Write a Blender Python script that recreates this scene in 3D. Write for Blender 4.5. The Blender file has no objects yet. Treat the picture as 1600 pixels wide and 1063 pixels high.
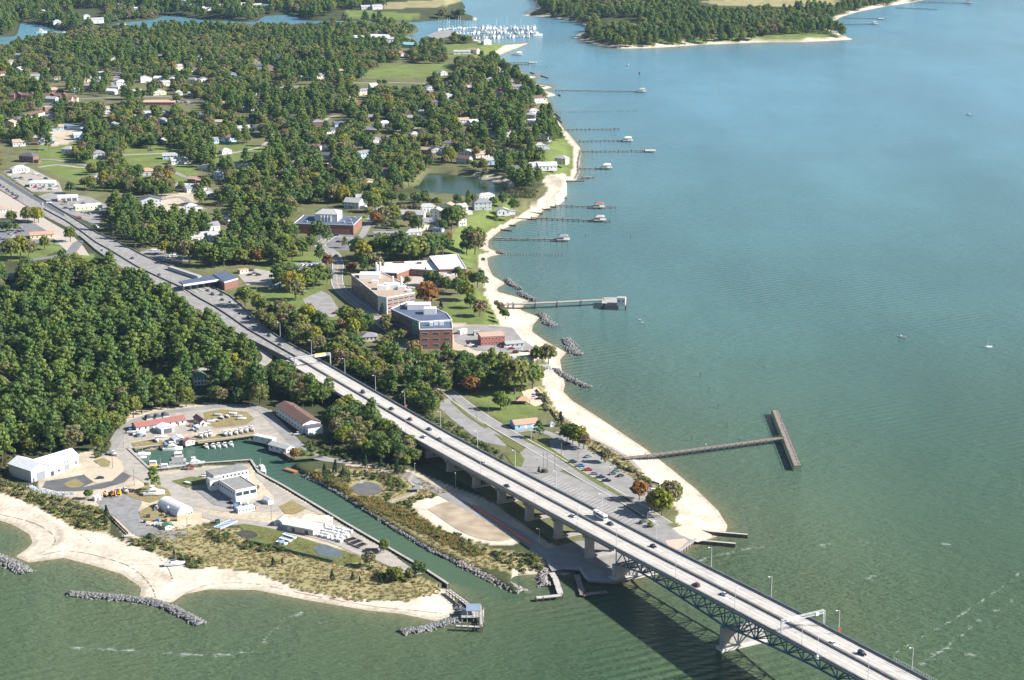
import bpy, bmesh, math, random
import numpy as np
from mathutils import Vector, Matrix
random.seed(7); rng = np.random.default_rng(7)
R = math.radians
scene = bpy.context.scene
COL = scene.collection

# ------------------------------------------------------------------ camera, sky, sun, exposure
FPX, CH, VH = 3100.0, 380.0, 831.5            # focal length in photo pixels, flying height, horizon offset
TH = math.atan(VH / FPX); CT, ST = math.cos(TH), math.sin(TH)
cam = bpy.data.cameras.new('camera'); camo = bpy.data.objects.new('camera', cam); COL.objects.link(camo)
camo.location = (0, 0, CH); camo.rotation_euler = (math.pi / 2 - TH, 0, 0)
cam.sensor_width = 36; cam.lens = 36 * FPX / 1600; cam.clip_start = 1; cam.clip_end = 60000
scene.camera = camo

SUN_EL, SUN_AZ = R(34), R(-9.2)               # azimuth from +x, counter-clockwise
world = bpy.data.worlds.new('World'); scene.world = world; world.use_nodes = True
nt = world.node_tree; bg = nt.nodes['Background']
sky = nt.nodes.new('ShaderNodeTexSky'); sky.sky_type = 'NISHITA'; sky.sun_disc = False
sky.sun_elevation = SUN_EL; sky.sun_rotation = math.pi / 2 - SUN_AZ; sky.altitude = 100
sky.air_density = 1.0; sky.dust_density = 0.6; sky.ozone_density = 1.5
nt.links.new(sky.outputs[0], bg.inputs[0]); bg.inputs[1].default_value = 0.058
sl = bpy.data.lights.new('sun', 'SUN'); sl.energy = 5.0; sl.angle = R(0.5); sl.color = (1.0, 0.97, 0.925)
so = bpy.data.objects.new('sun', sl); COL.objects.link(so)
sdir = Vector((math.cos(SUN_EL) * math.cos(SUN_AZ), math.cos(SUN_EL) * math.sin(SUN_AZ), math.sin(SUN_EL)))
so.rotation_euler = (-sdir).to_track_quat('-Z', 'Y').to_euler(); so.location = (0, 0, 600)
scene.view_settings.view_transform = 'Standard'; scene.view_settings.look = 'None'
scene.view_settings.exposure = 1.3; scene.view_settings.gamma = 1.0
scene.view_settings.use_curve_mapping = False
scene.render.engine = 'CYCLES'
cy = scene.cycles
cy.max_bounces = 5; cy.diffuse_bounces = 3; cy.glossy_bounces = 2; cy.transmission_bounces = 2
cy.volume_bounces = 0; cy.transparent_max_bounces = 8
cy.use_denoising = True
try: cy.denoiser = 'OPENIMAGEDENOISE'
except Exception: pass
cy.use_adaptive_sampling = True; cy.adaptive_threshold = 0.02

# ------------------------------------------------------------------ from a photo pixel to a place on the ground
def G(px, py, z=2.0):
    u = (px - 800) / FPX; v = (py - 531.5) / FPX
    dx, dy, dz = u, CT - v * ST, -ST - v * CT
    t = (z - CH) / dz
    return (dx * t, dy * t, z)
def pix(x, y, z):
    dz = z - CH; dep = y * CT - dz * ST
    return 800 + FPX * x / dep, 531.5 + FPX * (-y * ST - dz * CT) / dep
def sstep(a, b, v):
    t = np.clip((v - a) / (b - a), 0, 1); return t * t * (3 - 2 * t)
def hb(x, y):                                  # level of the land behind the shore
    return 2.0 + 6.0 * sstep(1240, 1430, y) * (1 - 0.7 * sstep(300, 600, x))
def P(px, py, dz=0.0):
    z = 3.0
    for _ in range(6):
        g = G(px, py, z); z = float(hb(g[0], g[1]))
    return (g[0], g[1], z + dz)
def W(pts, z=None):
    return [G(p[0], p[1], z) if z is not None else P(p[0], p[1]) for p in pts]

# ------------------------------------------------------------------ shorelines (photo pixels at water level)
MAIN = [(-900,40),(-300,75),(-100,85),(0,81),(30,77),(50,62),(75,53),(110,55),(175,52),(240,49),(270,43),(330,41),(395,46),(450,41),(520,38),(600,37),(648,38),
 (655,48),(640,58),(634,72),(650,73),(664,60),(690,50),(712,57),(745,62),(765,71),(800,70),(828,67),(812,74),(800,78),(772,90),(770,93),
 (806,110),(818,113),(812,116),(828,119),(846,119),(828,123),(838,132),(864,136),(848,141),(872,149),(853,152),(862,172),(868,183),(878,198),(891,212),
 (907,232),(906,258),(905,271),(900,283),(875,285),(861,289),(867,296),(882,308),(872,313),(862,323),(848,329),(836,343),(812,345),(800,352),(781,361),(763,376),(763,388),
 (781,395),(781,398),(761,402),(763,416),(770,431),(790,443),(776,451),(778,456),(800,462),(826,470),(812,484),(843,496),(833,508),(831,518),(851,532),(885,551),(875,562),(878,580),
 (883,602),(880,612),(895,627),(930,649),(975,679),(1012,704),(1050,734),(1087,764),(1122,798),(1137,822),(1133,834),(1110,842),(1088,848),(1067,863),
 (1018,896),(981,909),(956,914),(917,911),(905,893),(882,899),(862,897),(846,897),(825,898),(803,900),(797,908),(816,927),(800,927),(725,885),(675,862),(625,832),(565,797),
 (535,774),(477,745),(455,731),(460,727),(503,721),(455,722),(400,685),(300,697),(200,707),(235,740),(262,737),(320,729),(392,724),(405,744),(442,764),(505,802),(550,829),(607,862),(662,894),(700,920),
 (716,945),(712,960),(683,971),(625,959),(575,954),(475,937),(400,922),(325,921),(287,929),(268,942),(218,934),(221,919),(212,912),(190,897),(140,882),(100,872),(45,879),(24,870),(42,858),(51,848),(46,835),(20,820),(-5,812),(-100,790),(-900,800)]
FARW = [(-900,-240),(-900,20),(-300,50),(-100,60),(25,57),(30,45),(32,36),(60,39),(100,50),(165,49),(178,37),(240,31),(256,25),(280,26),(330,33),(400,35),(414,25),(458,23),(478,33),(540,33),(600,34),(645,35),(700,31),(746,33),(745,28),(712,16),(728,13),(718,-4),(690,-60),(660,-240)]
FARE = [(832,-240),(825,-60),(833,2),(842,12),(815,24),(855,27),(890,32),(910,38),(925,46),(901,54),(897,60),(940,72),(970,76),(1025,75),(1100,70),(1200,66),(1260,66),(1334,62),(1315,55),(1300,44),(1299,38),(1313,27),(1340,19),(1380,11),(1425,4),(1455,-2),(1700,-25),(2500,-60),(2500,-240)]
POND = [(640,292),(655,288),(668,270),(700,270),(760,280),(795,287),(787,305),(720,306),(672,303)]
BASIN_STEEP = [(150,690),(190,672),(420,660),(520,700),(700,830),(800,880),(830,930),(800,945),(720,915),(640,905),(400,775),(180,770)]
def poly_np(pts, z=0.0): return np.array([G(p[0], p[1], z)[:2] for p in pts])
SHORES = [poly_np(MAIN), poly_np(FARW), poly_np(FARE)]
PONDW = poly_np(POND, 4.0)
def inside(poly, x, y):
    poly = np.asarray(poly, float); c = np.zeros(np.shape(x), bool); n = len(poly); j = n - 1
    for i in range(n):
        xi, yi = poly[i]; xj, yj = poly[j]
        if yi != yj:
            c ^= ((yi > y) != (yj > y)) & (x < (xj - xi) * (y - yi) / (yj - yi) + xi)
        j = i
    return c
def edge_dist(poly, x, y):
    d = np.full(np.shape(x), 1e9); n = len(poly)
    for i in range(n):
        a = poly[i - 1]; b = poly[i]; ab = b - a; L = max(ab @ ab, 1e-9)
        t = np.clip(((x - a[0]) * ab[0] + (y - a[1]) * ab[1]) / L, 0, 1)
        d = np.minimum(d, (x - a[0] - t * ab[0]) ** 2 + (y - a[1] - t * ab[1]) ** 2)
    return np.sqrt(d)
def shore(x, y):                               # signed distance to the water's edge, land positive
    x = np.asarray(x, float); y = np.asarray(y, float)
    best = np.full(x.shape, -1e9)
    for p in SHORES:
        d = edge_dist(p, x, y); best = np.maximum(best, np.where(inside(p, x, y), d, -d))
    d = edge_dist(PONDW, x, y)
    return np.minimum(best, np.where(inside(PONDW, x, y), -d, d))
def height(x, y, d, px, py):
    steep = inside(BASIN_STEEP, px, py)
    prof = np.where(d < 0, np.maximum(-2.0, d * 0.1), np.where(d < 14, d * 0.09, 1.26 + (d - 14) * 0.3))
    prof = np.where(steep, np.where(d < 0, np.maximum(-2, d * 1.5), d * 1.2), prof)
    pd = edge_dist(PONDW, x, y); near = pd < 60
    prof = np.where(near & inside(PONDW, x, y), 2.5, np.where(near, np.maximum(prof, 3.9 + pd * 0.4), prof))
    return np.minimum(hb(x, y), prof)

# ------------------------------------------------------------------ materials
MATS = {}
def newmat(name):
    m = bpy.data.materials.new(name); m.use_nodes = True; t = m.node_tree
    return m, t, t.nodes['Principled BSDF']
def mat(name, col, rough=0.75, metal=0.0, var=0.12, scale=0.6, spec=0.3, bump=0.0, objcol=False, streak=None):
    if name in MATS: return MATS[name]
    m, t, b = newmat(name); N, L = t.nodes.new, t.links.new
    b.inputs['Roughness'].default_value = rough; b.inputs['Metallic'].default_value = metal
    b.inputs['Specular IOR Level'].default_value = spec
    tc = N('ShaderNodeTexCoord'); nz = N('ShaderNodeTexNoise'); nz.inputs['Scale'].default_value = scale; nz.inputs['Detail'].default_value = 4
    src = tc.outputs['Object']
    if streak:
        mp = N('ShaderNodeMapping'); mp.inputs['Scale'].default_value = streak; L(src, mp.inputs[0]); src = mp.outputs[0]
    L(src, nz.inputs['Vector'])
    mx = N('ShaderNodeMix'); mx.data_type = 'RGBA'; mx.blend_type = 'MULTIPLY'; mx.inputs[0].default_value = 1.0
    rp = N('ShaderNodeMapRange'); rp.inputs[1].default_value = 0.3; rp.inputs[2].default_value = 0.7
    rp.inputs[3].default_value = 1 - var; rp.inputs[4].default_value = 1 + var
    L(nz.outputs['Fac'], rp.inputs[0])
    if objcol:
        oi = N('ShaderNodeObjectInfo'); L(oi.outputs['Color'], mx.inputs[6])
    else: mx.inputs[6].default_value = (*col, 1)
    L(rp.outputs[0], mx.inputs[7]); L(mx.outputs[2], b.inputs['Base Color'])
    if bump:
        bp = N('ShaderNodeBump'); bp.inputs['Strength'].default_value = bump; L(nz.outputs['Fac'], bp.inputs['Height']); L(bp.outputs[0], b.inputs['Normal'])
    MATS[name] = m; return m
def foliage(name, stops, dark=0.6):
    if name in MATS: return MATS[name]
    m, t, b = newmat(name); N, L = t.nodes.new, t.links.new
    b.inputs['Roughness'].default_value = 0.7; b.inputs['Specular IOR Level'].default_value = 0.2
    oi = N('ShaderNodeObjectInfo'); cr = N('ShaderNodeValToRGB'); e = cr.color_ramp.elements
    e[0].position, e[0].color = stops[0][0], (*stops[0][1], 1); e[1].position, e[1].color = stops[-1][0], (*stops[-1][1], 1)
    for p, c in stops[1:-1]:
        k = e.new(p); k.color = (*c, 1)
    L(oi.outputs['Random'], cr.inputs[0])
    tc = N('ShaderNodeTexCoord'); nz = N('ShaderNodeTexNoise'); nz.inputs['Scale'].default_value = 0.45; nz.inputs['Detail'].default_value = 3
    L(tc.outputs['Object'], nz.inputs['Vector'])
    rp = N('ShaderNodeMapRange'); rp.inputs[1].default_value = 0.3; rp.inputs[2].default_value = 0.7; rp.inputs[3].default_value = dark; rp.inputs[4].default_value = 1.35
    L(nz.outputs['Fac'], rp.inputs[0])
    mx = N('ShaderNodeMix'); mx.data_type = 'RGBA'; mx.blend_type = 'MULTIPLY'; mx.inputs[0].default_value = 1
    L(cr.outputs[0], mx.inputs[6]); L(rp.outputs[0], mx.inputs[7]); L(mx.outputs[2], b.inputs['Base Color'])
    tr = N('ShaderNodeBsdfTranslucent'); L(mx.outputs[2], tr.inputs[0]); ms = N('ShaderNodeMixShader'); ms.inputs[0].default_value = 0.36
    out = t.nodes['Material Output']; L(b.outputs[0], ms.inputs[1]); L(tr.outputs[0], ms.inputs[2]); L(ms.outputs[0], out.inputs[0])
    MATS[name] = m; return m

# ------------------------------------------------------------------ mesh helpers
class MB:
    def __init__(s): s.v = []; s.f = []; s.m = []; s.mi = 0
    def add(s, vs, fs):
        o = len(s.v); s.v += [tuple(p) for p in vs]; s.f += [tuple(i + o for i in q) for q in fs]; s.m += [s.mi] * len(fs); return s
    def box(s, x0, x1, y0, y1, z0, z1):
        return s.add([(x0,y0,z0),(x1,y0,z0),(x1,y1,z0),(x0,y1,z0),(x0,y0,z1),(x1,y0,z1),(x1,y1,z1),(x0,y1,z1)],
                     [(3,2,1,0),(4,5,6,7),(0,1,5,4),(1,2,6,5),(2,3,7,6),(3,0,4,7)])
    def prism(s, poly, z0, z1):                # z0/z1 numbers or per-point lists
        n = len(poly); a = z0 if isinstance(z0, (list, tuple)) else [z0] * n; b = z1 if isinstance(z1, (list, tuple)) else [z1] * n
        ar = sum(poly[i][0] * poly[(i + 1) % n][1] - poly[(i + 1) % n][0] * poly[i][1] for i in range(n))
        if ar < 0: poly = poly[::-1]; a = a[::-1]; b = b[::-1]
        vs = [(p[0], p[1], a[i]) for i, p in enumerate(poly)] + [(p[0], p[1], b[i]) for i, p in enumerate(poly)]
        return s.add(vs, [tuple(range(n - 1, -1, -1)), tuple(range(n, 2 * n))] + [(i, (i + 1) % n, n + (i + 1) % n, n + i) for i in range(n)])
    def beam(s, p, q, w, h=None, up=(0, 0, 1)):
        h = h or w; p = Vector(p); q = Vector(q); d = (q - p).normalized(); u = Vector(up)
        if abs(d.dot(u)) > 0.98: u = Vector((1, 0, 0))
        a = d.cross(u).normalized() * (w / 2); b = a.cross(d).normalized() * (h / 2)
        c = [p - a - b, p + a - b, p + a + b, p - a + b, q - a - b, q + a - b, q + a + b, q - a + b]
        return s.add(c, [(0,1,2,3),(7,6,5,4),(4,5,1,0),(5,6,2,1),(6,7,3,2),(7,4,0,3)])
    def cyl(s, p, q, r0, r1=None, n=8):
        r1 = r0 if r1 is None else r1; p = Vector(p); q = Vector(q); d = (q - p).normalized()
        u = Vector((1, 0, 0)) if abs(d.z) > 0.9 else Vector((0, 0, 1)); a = d.cross(u).normalized(); b = d.cross(a)
        vs = [p + (a * math.cos(2*math.pi*k/n) + b * math.sin(2*math.pi*k/n)) * r0 for k in range(n)] + [q + (a * math.cos(2*math.pi*k/n) + b * math.sin(2*math.pi*k/n)) * r1 for k in range(n)]
        return s.add(vs, [tuple(range(n)), tuple(range(2 * n - 1, n - 1, -1))] + [(k, n + k, n + (k + 1) % n, (k + 1) % n) for k in range(n)])
    def ball(s, c, rx, ry, rz, n=8, m=5, jit=0.0, half=False):
        vs = []; fs = []; lo = 0.0 if half else -math.pi / 2
        for i in range(m + 1):
            t = lo + (math.pi / 2 - lo) * i / m
            for k in range(n):
                j = 1 + random.uniform(-jit, jit); f = 2 * math.pi * k / n
                vs.append((c[0] + rx * j * math.cos(t) * math.cos(f), c[1] + ry * j * math.cos(t) * math.sin(f), c[2] + rz * j * math.sin(t)))
        for i in range(m):
            for k in range(n): fs.append((i * n + k, i * n + (k + 1) % n, (i + 1) * n + (k + 1) % n, (i + 1) * n + k))
        return s.add(vs, fs)
    def mesh(s, name, mats, smooth=False):
        me = bpy.data.meshes.new(name); me.from_pydata(s.v, [], s.f); mats = mats if isinstance(mats, (list, tuple)) else [mats]
        for m in mats: me.materials.append(m)
        if len(mats) > 1: me.polygons.foreach_set('material_index', s.m)
        if smooth: me.polygons.foreach_set('use_smooth', [True] * len(s.f))
        me.update(); return me
KIDS = {}
def link(name, data, parent=None, loc=None, rz=None, col=None):
    o = bpy.data.objects.new(name, data); COL.objects.link(o)
    if parent: o.parent = parent; KIDS.setdefault(parent.name, []).append(o)
    if loc is not None: o.location = loc
    if rz is not None: o.rotation_euler = (0, 0, rz)
    if col is not None: o.color = (*col, 1)
    return o
def tag(o, label, cat, group=None, kind=None):
    if label: o['label'] = label
    if cat: o['category'] = cat
    if group: o['group'] = group
    if kind: o['kind'] = kind
    return o
def thing(name, label, cat, loc=(0, 0, 0), rz=0.0, group=None):
    o = link(name, None, None, loc, rz); o.empty_display_size = 0.5
    return tag(o, label, cat, group)
def part(name, mb, m, parent, smooth=False, col=None):
    return link(name, mb.mesh(name, m, smooth), parent, col=col)
def copy_tree(o, loc=None, rz=None, label=None, group=None, col=None, scale=None, parent=None, top=True):
    c = o.copy(); COL.objects.link(c)
    if parent: c.parent = parent
    if loc is not None: c.location = loc
    if rz is not None: c.rotation_euler = (0, 0, rz)
    if scale is not None: c.scale = (scale,) * 3 if not isinstance(scale, tuple) else scale
    if label: c['label'] = label
    if group: c['group'] = group
    if col is not None: c.color = (*col, 1)
    for ch in KIDS.get(o.name, ()):
        copy_tree(ch, parent=c, col=col, top=False)
    return c
ORD = ['first','second','third','fourth','fifth','sixth','seventh','eighth','ninth','tenth','eleventh','twelfth','thirteenth','fourteenth','fifteenth','sixteenth','seventeenth','eighteenth','nineteenth','twentieth',
 'twenty-first','twenty-second','twenty-third','twenty-fourth','twenty-fifth','twenty-sixth','twenty-seventh','twenty-eighth','twenty-ninth','thirtieth']
def nth(i):
    n = i + 1
    return ORD[i] if i < len(ORD) else '%d%s' % (n, 'th' if 10 < n % 100 < 14 else {1: 'st', 2: 'nd', 3: 'rd'}.get(n % 10, 'th'))
SEEN = []                                      # photo areas that no tree may hide
YB = {}                                        # trees standing behind this photo row do not hide the thing
def see(x0, y0, x1, y1, yb=None):
    YB[len(SEEN)] = y0 + .4 * (y1 - y0) if yb is None else yb; SEEN.append([(x0, y0), (x1, y0), (x1, y1), (x0, y1)])
HAZE = 0.000014
# ------------------------------------------------------------------ ground zones (photo pixels)
SAND = [
 [(-900,700),(-60,755),(0,769),(60,793),(120,828),(165,832),(190,846),(235,862),(300,890),(330,887),(400,895),(480,924),(560,937),(640,940),(688,920),(712,925),(730,950),(715,990),(640,1000),(300,1010),(-60,900),(-900,900)],
 [(843,585),(850,602),(868,640),(900,668),(935,692),(975,714),(1000,737),(1025,756),(1045,776),(1060,800),(1056,815),(1075,828),(1140,855),(1180,830),(1000,640),(900,590),(870,575)],
 [(755,395),(749,430),(768,470),(785,490),(806,522),(848,560),(866,580),(900,590),(900,540),(830,470),(800,430),(780,395)],
 [(760,378),(790,352),(822,330),(842,312),(857,298),(848,282),(880,270),(905,290),(890,320),(800,365)],
 [(770,95),(800,82),(830,70),(840,64),(800,68),(775,78)],
 [(640,785),(680,775),(730,778),(800,830),(815,850),(770,852),(700,835),(655,805)],
 [(800,888),(850,888),(862,897),(840,905),(800,910)],
 [(893,55),(898,64),(945,76),(1030,79),(1340,66),(1318,52),(1303,40),(1345,16),(1460,-6),(1420,-3),(1370,8),(1330,18),(1300,30),(1290,42),(1318,58),(1030,70),(940,68)],
]
LAWN = [
 [(845,262),(850,240),(868,215),(888,215),(902,235),(903,272),(870,282),(845,282)],
 [(690,420),(700,370),(740,330),(790,300),(805,320),(790,345),(758,375),(752,410),(735,420)],
 [(690,480),(745,450),(790,500),(810,530),(745,520),(715,515)],
 [(395,458),(470,455),(478,478),(470,490),(420,485)],
 [(560,115),(610,100),(715,100),(712,115),(640,122),(560,122)],
 [(740,600),(800,575),(840,620),(860,640),(800,665),(770,648),(735,620)],
 [(0,400),(100,372),(125,378),(60,405),(0,410)], [(110,400),(150,396),(140,420),(115,420)],
 [(440,705),(500,700),(520,712),(500,720),(455,718)],
 [(230,375),(330,380),(350,400),(300,410)], [(400,395),(500,395),(520,440),(500,455),(400,440)],
 [(560,340),(590,335),(570,366),(550,366)], [(330,225),(420,225),(420,265),(330,270)], [(205,225),(300,225),(310,285),(220,285)],
 [(120,210),(240,222),(300,245),(240,300),(150,300),(60,262),(60,220)],
 [(975,40),(1300,40),(1330,60),(1100,68),(960,70)], [(540,15),(660,22),(640,33),(545,32)], [(690,70),(800,66),(770,85),(690,90)],
 [(640,400),(700,420),(640,470),(600,470)],
 [(380,455),(400,440),(500,450),(560,520),(520,530),(470,500)],
]
DRY = [
 [(190,845),(240,832),(300,820),(400,830),(470,848),(560,868),(640,895),(690,915),(688,924),(640,938),(560,936),(480,924),(400,893),(330,886),(300,888),(235,860)],
 [(0,748),(45,765),(140,790),(170,800),(170,832),(120,828),(60,792),(0,768)],
 [(838,602),(850,604),(866,640),(900,672),(935,696),(975,717),(1005,740),(1040,770),(1020,766),(960,732),(900,690),(855,640)],
 [(490,735),(560,730),(640,740),(700,770),(640,785),(660,810),(760,855),(850,870),(860,890),(800,895),(720,880),(620,825),(540,772)],
 [(740,790),(790,800),(812,840),(770,848),(700,830),(668,800),(700,785)],
 [(590,5),(680,0),(760,-5),(680,12),(600,14)], [(1090,2),(1330,-12),(1320,8),(1240,12),(1120,8)],
]
REED = [[(478,742),(490,738),(560,765),(640,800),(730,850),(760,868),(735,872),(660,835),(600,805),(540,772)]]
DIRT = [
 [(180,700),(200,640),(330,630),(420,640),(460,690),(400,684),(200,706)],
 [(200,740),(330,728),(400,725),(500,800),(620,870),(600,880),(480,845),(400,825),(330,815),(200,850),(170,800)],
 [(60,730),(150,700),(200,710),(240,745),(200,800),(140,790),(60,762)],
 [(230,305),(300,300),(310,325),(260,330)], [(60,205),(80,195),(130,200),(120,222),(80,230)],
 [(540,715),(640,735),(760,780),(905,880),(905,900),(860,890),(780,810),(640,745),(540,728)],
 [(690,770),(780,805),(810,838),(775,848),(715,838),(665,805)],
 [(755,455),(775,450),(806,520),(790,525)], [(700,505),(800,510),(850,560),(800,570),(700,545)],
]
def near_grid(xs, ys, name):
    nx, ny = len(xs), len(ys); PX, PY = np.meshgrid(xs, ys)
    u = (PX - 800) / FPX; v = (PY - 531.5) / FPX; dzr = -ST - v * CT
    t = -CH / dzr; X = u * t; Y = (CT - v * ST) * t
    idx = np.arange(nx * ny).reshape(ny, nx)
    F = np.stack([idx[1:, :-1], idx[1:, 1:], idx[:-1, 1:], idx[:-1, :-1]], -1).reshape(-1, 4)
    return X.ravel(), Y.ravel(), F
def grid_mesh(name, X, Y, Z, F):
    me = bpy.data.meshes.new(name); n = len(X); k = len(F)
    me.vertices.add(n); co = np.stack([X, Y, Z], -1).astype(np.float32).ravel(); me.vertices.foreach_set('co', co)
    me.loops.add(k * 4); me.loops.foreach_set('vertex_index', F.ravel().astype(np.int32))
    me.polygons.add(k); me.polygons.foreach_set('loop_start', np.arange(0, k * 4, 4, dtype=np.int32)); me.polygons.foreach_set('loop_total', np.full(k, 4, np.int32))
    me.polygons.foreach_set('use_smooth', np.ones(k, bool)); me.update(calc_edges=True); return me
xs = np.concatenate([np.linspace(-900, -70, 30), np.arange(-66, 1160, 4.0), np.linspace(1165, 2500, 140)])
ys = np.concatenate([-299 + 1.2 ** np.arange(6, 27.5, 0.75), np.arange(-125, 0, 6.0), np.arange(0, 160, 2.2), np.arange(160, 1080, 2.9), np.linspace(1085, 1500, 40)])
X, Y, F = near_grid(xs, ys, 'ground')
D = shore(X, Y)
ppx, ppy = pix(X, Y, hb(X, Y))
Z = height(X, Y, D, ppx, ppy)
ppx, ppy = pix(X, Y, Z)
fbm = rng.normal(size=X.shape)
FLOOR, GRASS, LAWNC, SANDC, DRYC, REEDC, DIRTC = (0.055,0.062,0.028), (0.16,0.16,0.075), (0.125,0.155,0.045), (0.49,0.42,0.33), (0.25,0.22,0.11), (0.21,0.165,0.065), (0.40,0.335,0.25)
colr = np.tile(np.array(FLOOR), (len(X), 1))
SUBURB = [(-100,85),(0,80),(330,40),(330,250),(440,330),(540,330),(660,300),(800,310),(900,270),(860,170),(830,120),(900,320),(760,420),(880,600),(1100,830),(960,910),(640,700),(500,560),(200,380),(-100,220)]
sets = [([[(-120,95),(0,84),(180,50),(400,48),(650,42),(700,62),(770,95),(848,152),(893,240),(850,287),(760,280),(640,292),(450,340),(395,415),(195,378),(80,296),(-120,220)]], (0.115, 0.118, 0.052)), ([SUBURB], tuple(np.array(GRASS) * .75))] + [(LAWN, LAWNC), (DRY, DRYC), (REED, REEDC), (DIRT, DIRTC), (SAND, SANDC)]
for polys, c in sets:
    for p in polys: colr[inside(p, ppx, ppy)] = c
york = (ppx > 740) & (D < 8) & (D > -60) & ~inside(POND, ppx, ppy)
colr[york & ~inside(BASIN_STEEP, ppx, ppy)] = SANDC
wet = (D < 3) & (D > -60); colr[wet] = colr[wet] * 0.78
gm = grid_mesh('ground', X, Y, Z, F)
ca = gm.attributes.new('tone', 'FLOAT_COLOR', 'POINT'); ca.data.foreach_set('color', np.concatenate([colr, np.ones((len(X), 1))], 1).astype(np.float32).ravel())
m, t, b = newmat('land'); N, L = t.nodes.new, t.links.new
at = N('ShaderNodeAttribute'); at.attribute_name = 'tone'
ge = N('ShaderNodeNewGeometry'); n1 = N('ShaderNodeTexNoise'); n1.inputs['Scale'].default_value = 0.06; n1.inputs['Detail'].default_value = 6; L(ge.outputs['Position'], n1.inputs['Vector'])
n2 = N('ShaderNodeTexNoise'); n2.inputs['Scale'].default_value = 0.5; n2.inputs['Detail'].default_value = 5; L(ge.outputs['Position'], n2.inputs['Vector'])
ad = N('ShaderNodeMath'); ad.operation = 'ADD'; L(n1.outputs[0], ad.inputs[0]); L(n2.outputs[0], ad.inputs[1])
mr = N('ShaderNodeMapRange'); mr.inputs[1].default_value = 0.7; mr.inputs[2].default_value = 1.3; mr.inputs[3].default_value = 0.68; mr.inputs[4].default_value = 1.3; L(ad.outputs[0], mr.inputs[0])
mx = N('ShaderNodeMix'); mx.data_type = 'RGBA'; mx.blend_type = 'MULTIPLY'; mx.inputs[0].default_value = 1; L(at.outputs['Color'], mx.inputs[6]); L(mr.outputs[0], mx.inputs[7]); L(mx.outputs[2], b.inputs['Base Color'])
b.inputs['Roughness'].default_value = 0.95; b.inputs['Specular IOR Level'].default_value = 0.1
gm.materials.append(m)
ground = tag(link('ground', gm), None, None, kind='structure')

# ------------------------------------------------------------------ water
xs2 = np.concatenate([np.linspace(-900, -70, 20), np.arange(-66, 1180, 6.0), np.linspace(1190, 2500, 60)])
ys2 = np.concatenate([-299 + 1.2 ** np.arange(6, 27.5, 1.0), np.arange(-120, 160, 8.0), np.arange(160, 1080, 5.0), np.linspace(1085, 1500, 30)])
X2, Y2, F2 = near_grid(xs2, ys2, 'water'); D2 = shore(X2, Y2)
px2, py2 = pix(X2, Y2, 0 * X2); beach = ~inside(BASIN_STEEP, px2, py2) & (py2 > 60) & (px2 > -80)
wm = grid_mesh('water', X2, Y2, np.zeros(len(X2)), F2)
a = wm.attributes.new('shoal', 'FLOAT', 'POINT'); a.data.foreach_set('value', (np.where(beach, np.exp(np.minimum(D2, 0) / 4.5) * 0.72 + np.exp(np.minimum(D2, 0) / 45.0) * 0.22, 0)).astype(np.float32))
ba = wm.attributes.new('calm', 'FLOAT', 'POINT'); ba.data.foreach_set('value', np.where(inside([(190,700),(400,675),(470,715),(830,925),(700,925),(400,760),(225,745)], px2, py2) & (D2 < 30), 0.28, 1.0).astype(np.float32))
m, t, b = newmat('river_water'); N, L = t.nodes.new, t.links.new
ge = N('ShaderNodeNewGeometry')
def noise(scale, detail, vec=None, rough=0.5):
    n = N('ShaderNodeTexNoise'); n.inputs['Scale'].default_value = scale; n.inputs['Detail'].default_value = detail; n.inputs['Roughness'].default_value = rough
    L(vec or ge.outputs['Position'], n.inputs['Vector']); return n
mp = N('ShaderNodeMapping'); mp.inputs['Scale'].default_value = (1, 0.35, 1); mp.inputs['Rotation'].default_value = (0, 0, R(20)); L(ge.outputs['Position'], mp.inputs[0])
big = noise(0.004, 4, mp.outputs[0])
cr = N('ShaderNodeValToRGB'); e = cr.color_ramp.elements
e[0].position = 0.35; e[0].color = (0.042, 0.082, 0.045, 1); e[1].position = 0.65; e[1].color = (0.066, 0.094, 0.048, 1)
L(big.outputs[0], cr.inputs[0])
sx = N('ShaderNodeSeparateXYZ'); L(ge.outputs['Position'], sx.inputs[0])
# green close by, bluer with distance: sky reflection and haze painted into the base colour
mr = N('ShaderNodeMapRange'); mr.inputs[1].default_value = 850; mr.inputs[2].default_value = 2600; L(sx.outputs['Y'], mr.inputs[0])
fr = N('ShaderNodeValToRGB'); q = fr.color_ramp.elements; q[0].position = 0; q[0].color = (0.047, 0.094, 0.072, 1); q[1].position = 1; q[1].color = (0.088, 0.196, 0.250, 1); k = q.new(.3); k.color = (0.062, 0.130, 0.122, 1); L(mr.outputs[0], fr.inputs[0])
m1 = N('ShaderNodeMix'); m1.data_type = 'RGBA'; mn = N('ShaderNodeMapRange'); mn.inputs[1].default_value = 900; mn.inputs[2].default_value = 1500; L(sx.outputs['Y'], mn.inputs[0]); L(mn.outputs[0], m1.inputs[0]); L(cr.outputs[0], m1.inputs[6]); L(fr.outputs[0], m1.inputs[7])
m2 = N('ShaderNodeMix'); m2.data_type = 'RGBA'; sa = N('ShaderNodeAttribute'); sa.attribute_name = 'shoal'; L(sa.outputs['Fac'], m2.inputs[0]); L(m1.outputs[2], m2.inputs[6]); m2.inputs[7].default_value = (0.150, 0.140, 0.075, 1)
tn = noise(0.0036, 5, mp.outputs[0], .6); tr_ = N('ShaderNodeMapRange'); tr_.inputs[1].default_value = .32; tr_.inputs[2].default_value = .68; tr_.inputs[3].default_value = .76; tr_.inputs[4].default_value = 1.14; L(tn.outputs[0], tr_.inputs[0])
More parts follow.
